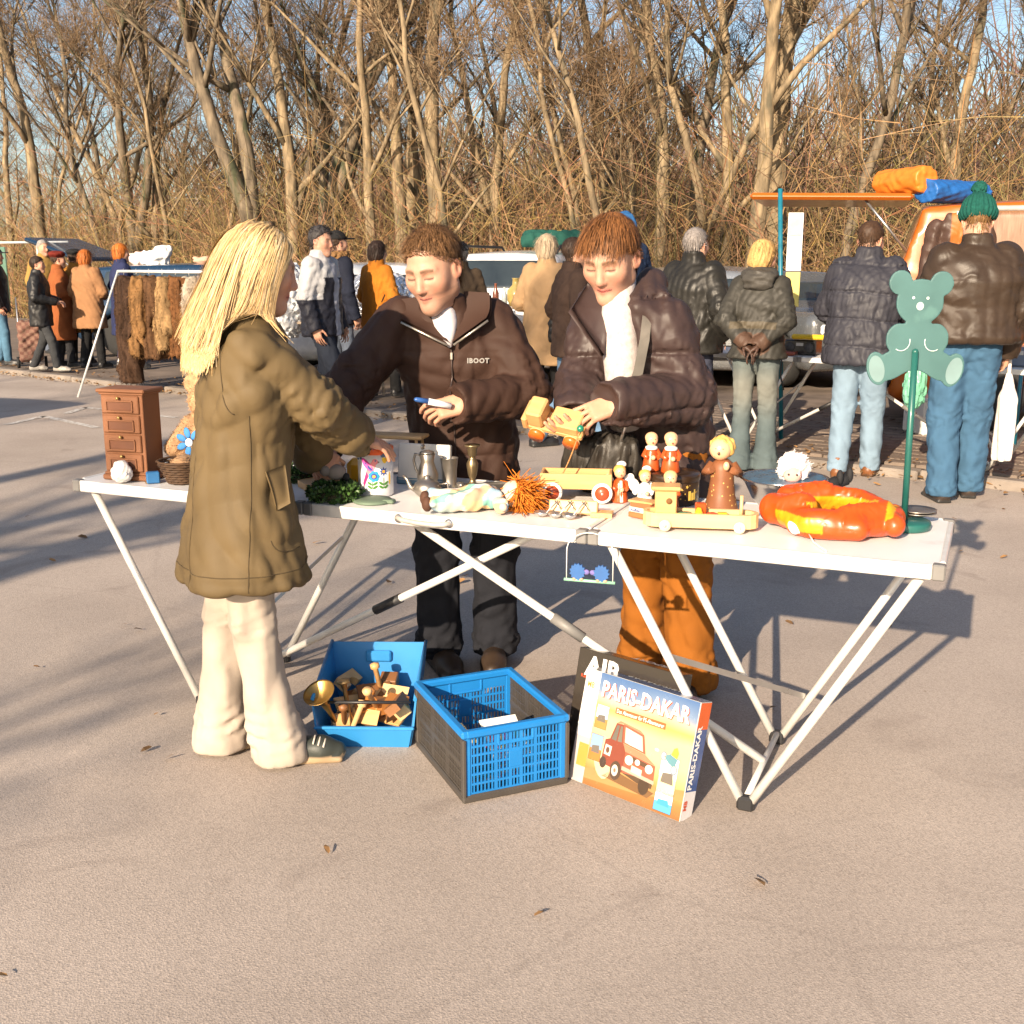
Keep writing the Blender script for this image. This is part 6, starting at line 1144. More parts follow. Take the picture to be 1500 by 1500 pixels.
for k in range(26):
    kind = shp[k % 5]; q = MB(); x = rr_.uniform(-.10, .11); y = rr_.uniform(-.10, .14); z = .025 + .075 * rr_.random() + .035 * (y + .1) / .24
    Mx = Matrix.Rotation(rr_.uniform(0, 6), 3, 'Z') @ Matrix.Rotation(rr_.uniform(-.7, .7), 3, 'X')
    if kind == 'block': q.box((0, 0, 0), (.06, .05, .045), Mx, .003)
    elif kind == 'plank': q.box((0, 0, 0), (.12, .06, .010), Mx, .002)
    elif kind == 'arch': q.prism([(-.05, 0), (-.025, 0)] + [(-.025 * math.cos(a), .025 * math.sin(a)) for a in np.linspace(0, PI, 8)] + [(.05, 0), (.05, .05), (-.05, .05)], .03, Mx.to_4x4())
    elif kind == 'peg': q.lathe([(.009, 0), (.009, .07), (.016, .075), (.016, .09), (0, .095)], n=12, M=Mx)
    else: q.prism([(-.05, 0), (.05, 0), (0, .045)], .05, Mx.to_4x4())
    wood = ('beech wooden', 'pale wooden', 'dark wooden', 'orange brown wooden')[(k * 3) % 4]
    tag(obj('wooden_' + ('block', 'plank', 'arch', 'peg', 'gable')[k % 5], q, (M_WOOD, M_WOODP, mat('dark_wood', (.22, .095, .035), .5, var=.15, scale=8), mat('orange_wood', (.42, .17, .045), .5, var=.2, scale=8))[(k * 3) % 4], None, (-.475 + x, 3.53 + y, z)), wood + ' ' + ('toy block', 'toy plank', 'toy arch', 'toy peg', 'toy gable')[k % 5] + ' lying in the blue storage bin', 'toy piece', 'wooden pieces in the storage bin')
q = MB(); Mx = Matrix.Rotation(.5, 3, 'X') @ Matrix.Rotation(-.25, 3, 'Y'); q.lathe([(.008, 0), (.009, .06), (.016, .10), (.034, .135), (.052, .150), (.053, .152), (.048, .148), (.028, .13), (0, .12)], n=26, M=Mx); tag(obj('brass_horn', q, mat('horn_brass', (.42, .26, .08), .35, .8, var=.2), None, (-.585, 3.44, .065)), 'small brass horn sticking out of the storage bin', 'horn')
q = MB(); q.lathe([(.02, 0), (.012, .02), (.007, .04), (.008, .13), (.012, .15), (.022, .155), (.022, .163), (.006, .160), (0, .16)], n=16, M=Matrix.Rotation(-.15, 3, 'Y')); tag(obj('brass_holder', q, MATS['old_brass'], None, (-.535, 3.47, .035)), 'slim brass candle holder beside the horn', 'candle holder')

# folding crate
CX, CY, CR = .333, .43, .405; cr_o = Vector((-.14, 2.988, 0)) + rotz(CR) @ Vector((CX / 2, CY / 2, 0))
t = thing('folding_crate', 'blue and black folding crate with slotted sides', 'crate', tuple(cr_o), CR); M_CRD = mat('crate_dark', (.055, .048, .042), .5, var=.1)
q = MB(); q.box((0, 0, .012), (CX + .008, CY + .008, .024), None, .005); obj('base', q, M_CRD, t)
for sg in (-1, 1):
    q = MB(); y = sg * (CY / 2 - .006); xs = np.linspace(-CX / 2 + .022, CX / 2 - .022, 26)
    for k, x in enumerate(xs): q.box((x, y, .115), (.010 if k in (0, 7, 11, 14, 18, 25) else .0038, .006, .185))
    for z in (.026, .055, .085, .115, .145, .172): q.box((0, y + .0003, z), (CX - .045, .0068, .0065))
    q.box((0, y - .0002, .115), (.045, .0085, .055), None, .002)
    for x in (-1, 1): q.box((x * (CX / 2 - .012), y, .115), (.02, .012, .19), None, .002)
    q.box((0, y + .0002, .189), (CX - .045, .0076, .030)) if sg > 0 else None
    ep = obj('end_panel', q, M_BLUE, t)
    q = MB()
    for x in (-.055, .055): q.box((x, y - sg * .001, .186), (.008, .012, .034), None, .002)
    q.box((0, y - sg * .0012, .167), (.115, .012, .007), None, .002); obj('hand_hold', q, M_BLUE, ep)
    q = MB(); x = sg * (CX / 2 - .006)
    for k, yy in enumerate(np.linspace(-CY / 2 + .02, CY / 2 - .02, 30)): q.box((x, yy, .11), (.006, .012 if k % 10 in (0, 9) else .0042, .175))
    for z in (.03, .06, .085): q.box((x, 0, z), (.0075, CY - .03, .005))
    q.box((x, 0, .11), (.012, CY - .03, .018), None, .003)
    for z in (.14, .17): q.box((x, 0, z), (.0075, CY - .03, .005))
    obj('side_panel', q, M_CRD, t)
    for s2 in (-1, 1): q = MB(); q.box((sg * (CX / 2 - .001), s2 * (CY / 2 - .004), .11), (.012, .022, .18), None, .003); obj('corner_post', q, M_CRD, t)
q = MB()
for sg in (-1, 1): q.box((sg * (CX / 2 - .006), 0, .214), (.026, CY + .014, .024), None, .006); q.box((0, sg * (CY / 2 - .004), .2142), (CX - .012, .0258, .0238), None, .006)
obj('rim', q, M_BLUE, t)
cc = [(.55, .53, .5), (.35, .04, .04), (.05, .12, .3), (.6, .45, .15), (.08, .08, .09), (.5, .2, .3), (.1, .3, .25), (.65, .62, .58)]; nm = ('ivory', 'red', 'navy', 'ochre', 'black', 'pink', 'green', 'white')
for k in range(16):
    x = (-.085, .005, .09)[k % 3] + rr_.uniform(-.006, .006); y = -.10 + .16 * ((k // 3) % 2) * .9; z = .026 + .0135 * (k // 3); p = cr_o + rotz(CR) @ Vector((x, y, 0)); q = mb(cc[(k * 5) % 8]); q.box((0, 0, .0055), (.075, .14, .011), None, .001)
    tag(obj('disc_case', q, M_PAINT, None, (p.x, p.y, z), (0, 0, CR + rr_.uniform(-.06, .06))), nm[(k * 5) % 8] + ' disc case stacked in the folding crate', 'disc case', 'disc cases in the crate')
p = cr_o + rotz(CR) @ Vector((.0, -.13, 0)); t2 = thing('magazine', 'bright coloured magazine propped behind the crate\'s hand hold', 'magazine', (p.x, p.y, .125), CR); Mx = Matrix.Rotation(.55, 3, 'X')
q = mb((.7, .68, .62)); q.box((0, 0, .02), (.12, .15, .006), Mx, .001); obj('pages', q, M_MATTE, t2)
for k, c in enumerate(((.65, .08, .12), (.7, .5, .04), (.5, .15, .4), (.06, .06, .07), (.1, .4, .4))): q = mb(c); q.box(Mx @ Vector((-.04 + .02 * k, -.02 + .02 * (k % 2), .0037)) + Vector((0, 0, .02)), (.018, .07, .0012), Mx); obj('cover_print', q, M_PAINT, t2)

# board-game boxes
GL, GHt, GD = .41, .345, .06; ga = math.atan2(-.269, .292); tilt = math.radians(15)
t = thing('board_game_box', 'board game box lettered PARIS-DAKAR leaning at the table leg', 'game box', (.172, 3.155, .002), ga)
Mg = Matrix.Rotation(PI / 2 - tilt, 4, 'X')                                  # local x right, y up the face, z out of the face
def gq(name, pts, col, lift, m=M_MATTE, par=None): q = mb(col); q.add([Mg @ Vector((x, y, lift)) for x, y in pts], [tuple(range(len(pts)))]); return obj(name, q, m, par or t)
def rect(x0, y0, x1, y1): return [(x0, y0), (x1, y0), (x1, y1), (x0, y1)]
M_PRINT = mat('glossy_print', attr=True, rough=.22, var=.03, scale=30, coat=.3)
q = mb((.45, .44, .43)); q.box(Mg @ Vector((GL / 2, GHt / 2, -GD / 2)), (GL, GHt, GD), Mg.to_3x3(), .0015); gb = obj('box', q, M_PRINT, t)
stops = [(0, (.22, .10, .035)), (.14, (.36, .16, .05)), (.22, (.46, .25, .09)), (.40, (.55, .39, .22)), (.62, (.58, .40, .23)), (.70, (.62, .27, .08)), (.78, (.50, .36, .26)), (.84, (.16, .22, .32)), (1, (.06, .12, .26))]
q = MB(); ny, nx = 34, 14; V = []; C_ = []
for j in range(ny + 1):
    for i in range(nx + 1):
        v = j / ny; x = .055 + (GL - .057) * i / nx; V.append(Mg @ Vector((x, .001 + (GHt - .002) * v, .0006))); w_ = v + .03 * math.sin(i * .5) * math.sin(v * 9); C_.append([np.interp(w_, [s[0] for s in stops], [s[1][k] for s in stops]) for k in range(3)])
q.add(V, [(j * (nx + 1) + i, j * (nx + 1) + i + 1, (j + 1) * (nx + 1) + i + 1, (j + 1) * (nx + 1) + i) for j in range(ny) for i in range(nx)]); q.c = [tuple(c) for c in C_]; pr = obj('picture_print', q, M_PRINT, t)
gq('white_strip', rect(.001, .14, .056, GHt - .001), (.60, .58, .56), .0009, M_PRINT); gq('grey_strip', rect(.001, .001, .056, .14), (.40, .36, .36), .0009, M_PRINT); gq('orange_strip', rect(.02, .05, .056, .12), (.60, .25, .06), .0011, M_PRINT)
def T4(x, y, lift, rz=0.): return Mg @ Matrix.Translation((x, y, lift)) @ Matrix.Rotation(rz, 4, 'Z')
M_WH = mat('white_print', (.8, .8, .78), .3); M_RD = mat('red_print', (.55, .08, .03), .35); M_BLP = mat('navy_print', (.04, .07, .2), .35)
def fit_text(s, x, y, w, h, m, lift, rz=0., bold=0.):
    o = text(s, 1., Matrix.Identity(4), m, t, 'lettering', bold); vs = np.array([v.co for v in o.data.vertices]); lo, hi = vs.min(0), vs.max(0)
    o.data.transform(T4(x, y, lift, rz) @ Matrix.Diagonal((w / (hi[0] - lo[0]), h / (hi[1] - lo[1]), 1, 1)) @ Matrix.Translation((-lo[0], -lo[1], 0))); return o
fit_text('PARIS-DAKAR', .073, .2715, .315, .050, M_RD, .0016, 0, .03); fit_text('PARIS-DAKAR', .070, .274, .315, .050, M_WH, .0022, 0, .025)
gq('red_banner', rect(.13, .238, .31, .256), (.55, .10, .03), .0012, M_PRINT); fit_text('Das Abenteuer für PS-Abenteurer', .135, .241, .17, .012, M_WH, .0016)
fit_text('MB', .012, .29, .026, .018, mat('orange_print', (.65, .22, .03), .4), .0014, 0, .02)
# the red jeep, dust and the framed insets
JR = (.26, .055, .03)
gq('dust', oval(.115, .10, .035, .065, .2, 18), (.56, .42, .26), .0010, M_PRINT); gq('tracks', [(.12, .045), (.29, .03), (.31, .05), (.16, .075)], (.15, .08, .035), .0010, M_PRINT)
def jp(n_, pts, col, l): gq(n_, [(x * 1.12 - .022, y * 1.08 - .01) for x, y in pts], col, l, M_PRINT)
DKR = (.19, .05, .03); MDR = (.30, .085, .05); LTR = (.44, .17, .10); GLS = (.40, .42, .36)
jp('jeep_side', [(.116, .085), (.120, .152), (.134, .158), (.147, .205), (.172, .207), (.178, .157), (.190, .135), (.190, .078)], DKR, .0014)
jp('jeep_cabin', [(.170, .209), (.238, .197), (.252, .148), (.176, .158)], MDR, .0015); jp('jeep_windscreen', [(.177, .202), (.233, .192), (.243, .153), (.182, .161)], GLS, .0017); jp('screen_glint', [(.186, .199), (.200, .197), (.214, .157), (.196, .159)], (.58, .56, .48), .0018)
jp('jeep_roof', [(.147, .205), (.158, .214), (.225, .206), (.238, .197), (.171, .209)], LTR, .0016); jp('jeep_bonnet', [(.178, .157), (.252, .147), (.287, .128), (.190, .137)], LTR, .0016); jp('jeep_front', [(.190, .137), (.287, .127), (.289, .086), (.190, .079)], MDR, .0016)
jp('side_glass', [(.139, .158), (.150, .200), (.158, .2005), (.155, .157)], (.12, .11, .09), .0017); jp('side_glass', [(.159, .157), (.162, .200), (.168, .201), (.173, .158)], (.14, .13, .10), .0017); jp('door_panel', [(.122, .112), (.124, .140), (.145, .138), (.143, .110)], (.60, .52, .42), .0017); jp('door_number', oval(.133, .125, .006, .009, 0, 10), (.12, .06, .04), .0019)
for x, y, r_, c in ((.168, .078, .023, (.07, .045, .03)), (.262, .066, .022, (.055, .035, .022)), (.124, .088, .014, (.06, .04, .03))): jp('jeep_wheel', oval(x, y, r_ * .78, r_ * 1.15), c, .0018)
jp('jeep_rim', oval(.166, .078, .0105, .016), (.52, .46, .38), .0020); jp('jeep_rim', oval(.166, .078, .004, .006), (.2, .12, .08), .0021)
jp('grille', [(.214, .118), (.214, .131), (.262, .126), (.262, .113)], (.09, .05, .03), .0018); jp('bumper', [(.186, .086), (.186, .097), (.291, .087), (.291, .077)], (.34, .28, .22), .0019); jp('number_plate', [(.216, .090), (.216, .108), (.250, .104), (.250, .086)], (.55, .48, .38), .0021); jp('underside', [(.19, .078), (.19, .086), (.288, .077), (.286, .064), (.24, .066)], (.08, .05, .03), .0015)
for x, y, r_ in ((.205, .118, .013), (.232, .120, .008), (.270, .113, .012)): jp('headlamp', oval(x, y, r_, r_), (.72, .68, .55), .0020)
gq('dust', oval(.255, .085, .05, .022, -.15, 18), (.62, .46, .28), .0012, M_PRINT); gq('dune', [(.057, .05), (.15, .075), (.26, .06), (.408, .09), (.408, .06), (.25, .03), (.057, .02)], (.36, .19, .075), .0008, M_PRINT); gq('sun', oval(.295, .175, .008, .005), (.78, .66, .42), .0010, M_PRINT)
for x, y, w_, h_, c1, c2 in ((.062, .178, .045, .072, (.42, .60, .70), (.30, .20, .06)), (.060, .080, .045, .080, (.20, .30, .45), (.52, .16, .04)), (.315, .058, .062, .11, (.66, .66, .62), (.74, .62, .34)), (.315, -.0, .062, .062, (.60, .68, .72), (.08, .30, .62))):
    y = max(y, .008); gq('inset_frame', rect(x, y, x + w_, y + h_), (.03, .03, .03), .0012, M_PRINT); gq('inset_sky', rect(x + .001, y + h_ * .45, x + w_ - .001, y + h_ - .001), c1, .0014, M_PRINT); gq('inset_ground', rect(x + .001, y + .001, x + w_ - .001, y + h_ * .45), c2, .0014, M_PRINT); gq('inset_vehicle', [(x + w_ * .15, y + h_ * .3), (x + w_ * .2, y + h_ * .55), (x + w_ * .75, y + h_ * .6), (x + w_ * .85, y + h_ * .3)], (.14, .12, .10) if y > .02 else (.05, .25, .58), .0016, M_PRINT)
for x, y, r_ in ((.322, .165, .014), (.362, .135, .015)): gq('cycle_wheel', oval(x, y, r_ * .8, r_), (.16, .2, .25), .0018, M_PRINT); gq('cycle_wheel_gap', oval(x, y, r_ * .55, r_ * .72), (.7, .6, .45), .0020, M_PRINT)
gq('cycle_body', [(.322, .165), (.345, .178), (.37, .17), (.362, .14), (.34, .15)], (.10, .22, .26), .0020, M_PRINT); gq('cycle_rider', [(.345, .175), (.352, .195), (.362, .2), (.37, .185), (.366, .168)], (.68, .40, .05), .0022, M_PRINT)
# right-hand side and top edge of the lid
def sq(name, z0, z1, y0, y1, col, m=M_PRINT): q = mb(col); q.add([Mg @ Vector((GL + .0008, y, z)) for y, z in ((y0, z0), (y0, z1), (y1, z1), (y1, z0))], [(0, 1, 2, 3)]); return obj(name, q, m, t)
sq('side_orange', -GD + .002, -.002, .265, GHt - .002, (.60, .10, .015)); sq('side_blue', -GD + .002, -.002, .085, .265, (.05, .09, .24)); sq('side_white', -GD + .002, -.002, .002, .085, (.62, .60, .60))
o = text('PARIS-DAKAR', .030, Mg @ Matrix.Translation((GL + .0014, .09, -.028)) @ Matrix.Rotation(PI / 2, 4, 'Y') @ Matrix.Rotation(PI / 2, 4, 'Z'), M_WH, t, 'side_lettering', .001); vs_ = o.data
o = text('MB', .022, Mg @ Matrix.Translation((GL + .0014, .03, -.02)) @ Matrix.Rotation(PI / 2, 4, 'Y') @ Matrix.Rotation(PI / 2, 4, 'Z'), M_RD, t, 'side_lettering', .001)
q = mb((.06, .11, .25)); q.add([Mg @ Vector((x, GHt + .0008, z)) for x, z in ((.06, -.002), (GL - .002, -.002), (GL - .002, -GD + .002), (.06, -GD + .002))], [(0, 1, 2, 3)]); obj('top_blue', q, M_PRINT, t)
text('PARIS-DAKAR', .036, Mg @ Matrix.Translation((.33, GHt + .0014, -.046)) @ Matrix.Rotation(-PI / 2, 4, 'X') @ Matrix.Rotation(PI, 4, 'Z') @ Matrix.Translation((0, -.03, 0)), M_WH, t, 'top_lettering', .001)
t = thing('board_game_box', 'black board game box lettered AIR standing behind the other box', 'game box', (.155, 3.26, .002), ga + .03)
Mb = Matrix.Rotation(PI / 2 - math.radians(13), 4, 'X'); q = mb((.035, .028, .022)); q.box(Mb @ Vector((.19, .187, -.035)), (.38, .372, .055), Mb.to_3x3(), .0015); obj('box', q, M_PRINT, t)
text('AIR', .085, Mb @ Matrix.Translation((.035, .295, -.0068)), M_WH, t, 'lettering', .003); text('Rallye', .016, Mb @ Matrix.Translation((.02, .283, -.0068)), M_RD, t, 'lettering'); text('AIRPORT', .040, Mb @ Matrix.Translation((.33, .374, -.045)) @ Matrix.Rotation(-PI / 2, 4, 'X') @ Matrix.Rotation(PI, 4, 'Z') @ Matrix.Translation((0, -.03, 0)), mat('grey_print', (.4, .42, .46), .4), t, 'top_lettering', .001)

def mxr(L_):
    o = L_[0]
    for a in L_[1:]: o = np.maximum(o, a)
    return o
# ---------------------------------------------------------------- people of the market behind
def bgp(label, x, y, rz, h, **k):
    r_ = figure(label, (x, y), rz, h=h, vox=k.pop('vox', .014), **k); r_[0].location.z = gz(x, y); return r_[0]
BLK = (.016, .016, .017); JEAN = (.10, .19, .31)
GM = 'market visitors'
bgp('man in a black leather jacket, dark cap and jeans', -7.42, 16.36, -1.35, 1.66, top=dict(color=BLK, mat=M_LEATHER, hem=.80, bulk=1.1), legs=dict(color=(.07, .15, .23)), hair=dict(style='cap', color=(.03, .03, .035)), vox=.019)
bgp('woman in a black leather jacket walking with something in her hands', -6.41, 15.37, -1.45, 1.53, sex='f', stride=.13, arms='front', top=dict(color=BLK, mat=M_LEATHER, hem=.70, bulk=1.12), legs=dict(color=(.04, .042, .045)), shoes=dict(color=(.3, .28, .25)), hair=dict(style='short', color=(.03, .018, .012), thick=.02), vox=.014)
bgp('woman in a long rust coat and dark red hat', -6.40, 16.05, -1.1, 1.60, sex='f', arms='front', top=dict(color=(.24, .075, .025), hem=.42, bulk=1.15, flare=1.15, name='coat'), legs=dict(color=(.03, .03, .033)), hair=dict(style='beret', color=(.13, .018, .012)), vox=.019)
bgp('grey haired person in an ochre jacket by the open car boot', -7.55, 18.4, -2.2, 1.80, top=dict(color=(.28, .17, .05), hem=.8, bulk=1.1), hair=dict(style='short', color=(.3, .28, .26)), vox=.021)
bgp('person in a ginger fur coat and black beret', -6.28, 16.35, .1, 1.63, sex='f', top=dict(color=(.34, .15, .03), mat=M_FUR, hem=.5, bulk=1.1, name='coat'), legs=dict(color=BLK), hair=dict(style='beret', color=BLK), vox=.019)
bgp('ginger haired woman in a camel coat seen from behind', -5.93, 15.85, -.25, 1.62, sex='f', arms=('front', 'front'), top=dict(color=(.26, .135, .065), hem=.60, bulk=1.22, flare=1.12, name='coat'), legs=dict(color=BLK), hair=dict(style='bob', color=(.34, .10, .02)), vox=.014)
bgp('woman in a long navy coat with frizzy ginger hair', -5.42, 15.8, -1.0, 1.70, sex='f', arms='pocket', top=dict(color=(.022, .028, .075), hem=.48, bulk=1.15, flare=1.1, name='coat'), legs=dict(color=(.05, .04, .07)), hair=dict(style='bob', color=(.40, .12, .02)), vox=.014)
def twotone(V, D):
    C = np.tile(np.array((.018, .019, .028)), (len(V), 1)); lt = np.array((.36, .36, .37)); x, y, z = V.T
    sl = (np.abs(x) > .17) & (z > 1.2); sh = z > 1.40; fr = (np.abs(x) < .045) & (y > .03); C[sl | sh] = lt; C[fr] = (.30, .31, .36); return C
bgp('man with curly grey hair in a light grey and navy jacket', -1.78, 10.58, -1.9, 1.85, stride=.16, top=dict(color=twotone, hem=.82, bulk=1.14, mat=M_NYLON, fold=.007), legs=dict(color=(.022, .027, .04), r=(.1, .075, .065)), hair=dict(style='short', color=(.055, .05, .05), thick=.022, ln=.03, lift=.9), head=(-.1, .05, 0), vox=.011)
def furc(g, D): pass
fp = bgp('person in a dark coat with a brown fur collar', -1.86, 12.1, -.9, 1.78, top=dict(color=(.014, .017, .03), hem=.8, bulk=1.1), hair=dict(style='cap', color=BLK))
g = SDF((-.2, -.2, 1.4), (.2, .2, 1.66), .01); [g.cone((.1 * math.cos(a), .1 * math.sin(a), 1.53), (.1 * math.cos(a + .5), .1 * math.sin(a + .5), 1.53), .045, .045, .01) for a in np.arange(0, 6.3, .5)]; g.disp(Folds(2, .008, .03, 6)); V, F = g.mesh(); obj('fur_collar', npmesh('fur_collar', V, F, ncol((.22, .12, .05), V)), M_FUR, fp)
oc = bgp('dark haired woman in a bright orange coat with a black shoulder bag', -1.47, 12.42, -.75, 1.68, sex='f', arms='front', stride=.1, top=dict(color=(.38, .135, .015), hem=.55, bulk=1.1, name='coat', flare=1.1), legs=dict(color=BLK), hair=dict(style='bob', color=(.025, .014, .010)), vox=.012)
bgp('person in a brown jacket and dark flat cap half hidden by the seller', -.50, 11.0, .4, 1.65, top=dict(color=(.08, .055, .035), hem=.8), hair=dict(style='cap', color=(.02, .022, .025), under=(.2, .19, .18)))
bc = bgp('grey blond woman in a long beige coat seen from behind', .31, 10.2, -.35, 1.70, sex='f', arms='front', top=dict(color=(.35, .225, .12), hem=.58, bulk=1.15, name='coat', flare=1.1), legs=dict(color=BLK), hair=dict(style='bob', color=(.36, .28, .19)), vox=.011)
bgp('man in a dark brown coat and blue jeans striding past', .50, 9.4, -1.25, 1.73, stride=.17, arms='pocket', top=dict(color=(.042, .026, .020), hem=.78, bulk=1.12, name='coat'), legs=dict(color=(.10, .175, .28)), hair=dict(style='short', color=(.05, .03, .02)), vox=.012)
bgp('person in a dark blue jacket with a bright blue hood', 1.13, 11.5, .5, 1.93, top=dict(color=(.018, .032, .07), hem=.8, bulk=1.12), hair=dict(style='hood', color=(.03, .12, .30)))
bgp('grey haired man in a black leather jacket seen from behind', 1.43, 8.95, -.75, 1.79, arms='pocket', top=dict(color=(.018, .017, .015), mat=M_LEATHER, hem=.82, bulk=1.28, collar=.09, fold=.007), legs=dict(color=(.04, .045, .07)), hair=dict(style='short', color=(.19, .17, .16), ln=.04, thick=.016), vox=.010)
def belt(x, y, z): return -.006 * np.exp(-((z - 1.10) / .022) ** 4) + .010 * np.exp(-((z - 1.06) / .02) ** 2) * 0
def belted(V, D):
    C = np.tile(np.array((.034, .032, .027)), (len(V), 1)); z = V[:, 2]; C[(np.abs(z - 1.095) < .024) & (np.abs(V[:, 0]) < .17)] = (.075, .062, .042); d = np.minimum(np.linalg.norm(V - D['wriR'], axis=1), np.linalg.norm(V - D['wriL'], axis=1)); C[d < .085] = (.075, .042, .028); return C
def faded(V):
    C = np.tile(np.array((.075, .10, .105)), (len(V), 1)); w = np.exp(-((V[:, 2] - .62) / .16) ** 2)[:, None]; return C * (1 - w) + np.array((.17, .175, .155)) * w
pw = bgp('blonde woman with a ponytail in a dark belted jacket and flared jeans', 1.81, 8.3, -.42, 1.69, sex='f', arms='back', hd_glove=(.06, .032, .022), stride=.02, lean=.1, head=(-.45, .25, 0), top=dict(color=belted, mat=M_NYLON, hem=.88, bulk=1.08, flare=1.12, seams=belt, fold=.007), legs=dict(color=faded, r=(.092, .066, .085), flare=.02, hem=.015), hair=dict(style='bob', color=(.44, .27, .10), ln=.05), vox=.009)
g = SDF((-.2, -.2, 1.38), (.2, .12, 1.62), .009); g.cone((-.08, -.06, 1.50), (.08, -.06, 1.50), .06, .06, 0); g.ell((0, -.12, 1.46), (.12, .05, .085), .03); g.disp(Folds(4, .006, .06, 5)); V, F = g.mesh(); V = V * (1.69 / 1.75); V[:, 1] += .05; obj('hood', npmesh('hood', V, F, ncol((.05, .046, .04), V)), M_NYLON, pw)
pm_ = bgp('dark haired man in a slate puffer jacket and pale jeans leaning over', 2.51, 8.06, -.42, 1.82, lean=.14, arms='table', head=(-.35, .3, 0), top=dict(color=(.031, .031, .040), mat=M_NYLON, hem=.80, bulk=1.32, collar=.085, quilt=.19, fold=.007, wl=.09, squash=(1.6, 1.6, .5)), legs=dict(color=(.175, .25, .325), r=(.1, .078, .066)), shoes=dict(color=(.16, .06, .02), sole=(.08, .04, .02)), hair=dict(style='short', color=(.05, .026, .014)), vox=.010)
gm = bgp('man in a brown leather jacket and green bobble hat holding a white umbrella', 2.945, 7.26, -.12, 1.92, arms=('down', 'front'), head=(-.15, .3, 0), top=dict(color=(.038, .025, .017), mat=M_LEATHER, hem=.98, bulk=1.34, fold=.007, wl=.2, wide=1.08, collar=.07, seams=lambda x, y, z: -.008 * np.exp(-((z - 1.06) / .035) ** 4) + .004 * np.exp(-((z - 1.44) / .005) ** 2)), legs=dict(color=(.045, .105, .18), r=(.11, .09, .08), fold=.007), shoes=dict(color=(.035, .025, .02)), hair=dict(style='beanie', color=(.012, .075, .06), under=(.15, .08, .03)), vox=.010)
g = SDF((-.14, -.14, 1.52), (.14, .14, 1.70), .01); [g.cone((.068 * math.cos(a), .068 * math.sin(a), 1.6), (.068 * math.cos(a + .5), .068 * math.sin(a + .5), 1.6), .03, .03, .01) for a in np.arange(0, 6.3, .5)]; V, F = g.mesh(); V[:, 1] += .0; V[:, 2] += .0; obj('scarf', npmesh('scarf', V, F, ncol((.02, .10, .26), V)), M_KNIT, gm)
# bags, umbrella
def shoulder_bag(name, label, x, y, z, rz, w, h, top, col=BLK):
    t = thing(name, label, 'bag', (x, y, z), rz); g = SDF((-w, -.08, -.01), (w, .08, h + .06), .01); g.box((0, 0, h / 2), (w / 2, .04, h / 2), .03, 0); g.disp(Folds(6, .004, .06, 5)); V, F = g.mesh(); obj('pouch', npmesh('pouch', V, F, ncol(col, V)), M_LEATHER, t); q = mb(col); q.tube([(-w * .4, 0, h), (-.02, top[0], (h + top[1]) / 2), (.0, top[0] * 1.4, top[1]), (.03, top[0], (h + top[1]) / 2), (w * .4, 0, h)], .008, 6); obj('strap', q, M_LEATHER, t)
shoulder_bag('shoulder_bag', 'black shoulder bag hanging at the orange coat', -1.36, 12.20, .86, -.6, .2, .22, (.05, .56))
shoulder_bag('shoulder_bag', 'black handbag hanging at the beige coat', .42, 9.99, .84, -.4, .2, .22, (.06, .60))
t = thing('folded_umbrella', 'folded white umbrella held by the man in the green hat', 'umbrella', (3.265, 7.33, .26), 0)
g = SDF((-.1, -.1, -.02), (.1, .1, .6), .009); g.cone((0, 0, .02), (.01, 0, .40), .055, .06, 0); g.cone((.01, 0, .40), (.0, 0, .55), .055, .018, .02); g.disp(lambda x, y, z: .011 * np.sin(np.arctan2(y, x) * 4 + 7 * z)); V, F = g.mesh(); obj('canopy', npmesh('canopy', V, F, ncol((.74, .68, .64), V)), M_NYLON, t); q = mb((.72, .66, .6)); q.tube([(0, 0, .5), (-.005, 0, .68)], .012, 10); obj('handle', q, M_PAINT, t)
t = thing('plastic_bag', 'pale green plastic carrier bag hanging beside the puffer jacket', 'bag', (2.73, 7.55, .56), .3)
g = SDF((-.12, -.08, 0), (.12, .08, .44), .008); g.ell((0, 0, .12), (.075, .05, .11), 0); g.cone((0, 0, .18), (.02, 0, .40), .06, .045, .04); g.disp(Folds(61, .008, .05, 7, (1.6, 1.6, .3), True)); V, F = g.mesh(); obj('film', npmesh('film', V, F, ncol((.20, .52, .36), V)), mat('carrier_film', attr=True, rough=.3, var=.08, trans=.25), t)
t = thing('shopping_trolley', 'wheeled brown checked shopping trolley beside the black leather jackets', 'trolley', (-6.75, 15.75, gz(-6.75, 15.75)), .4)
g = SDF((-.2, -.2, .05), (.2, .2, .72), .015); g.box((0, 0, .38), (.15, .12, .28), .05, 0); g.disp(Folds(6, .012, .1, 5)); V, F = g.mesh(); obj('bag', npmesh('bag', V, F, np.where(((np.floor(V[:, 0] / .05) + np.floor(V[:, 2] / .05)) % 2)[:, None] > 0, np.array((.14, .07, .055)), np.array((.20, .12, .09)))), M_CLOTH, t)
for s in (-1, 1): bar('frame_tube', (s * .14, .13, .08), (s * .14, .2, .98), .01, M_STEEL, t); q = mb(BLK); q.lathe([(0, -.02), (.08, -.02), (.08, .02), (0, .02)], (s * .18, .12, .08), 16, Matrix.Rotation(PI / 2, 3, 'Y')); obj('wheel', q, M_MATTE, t)

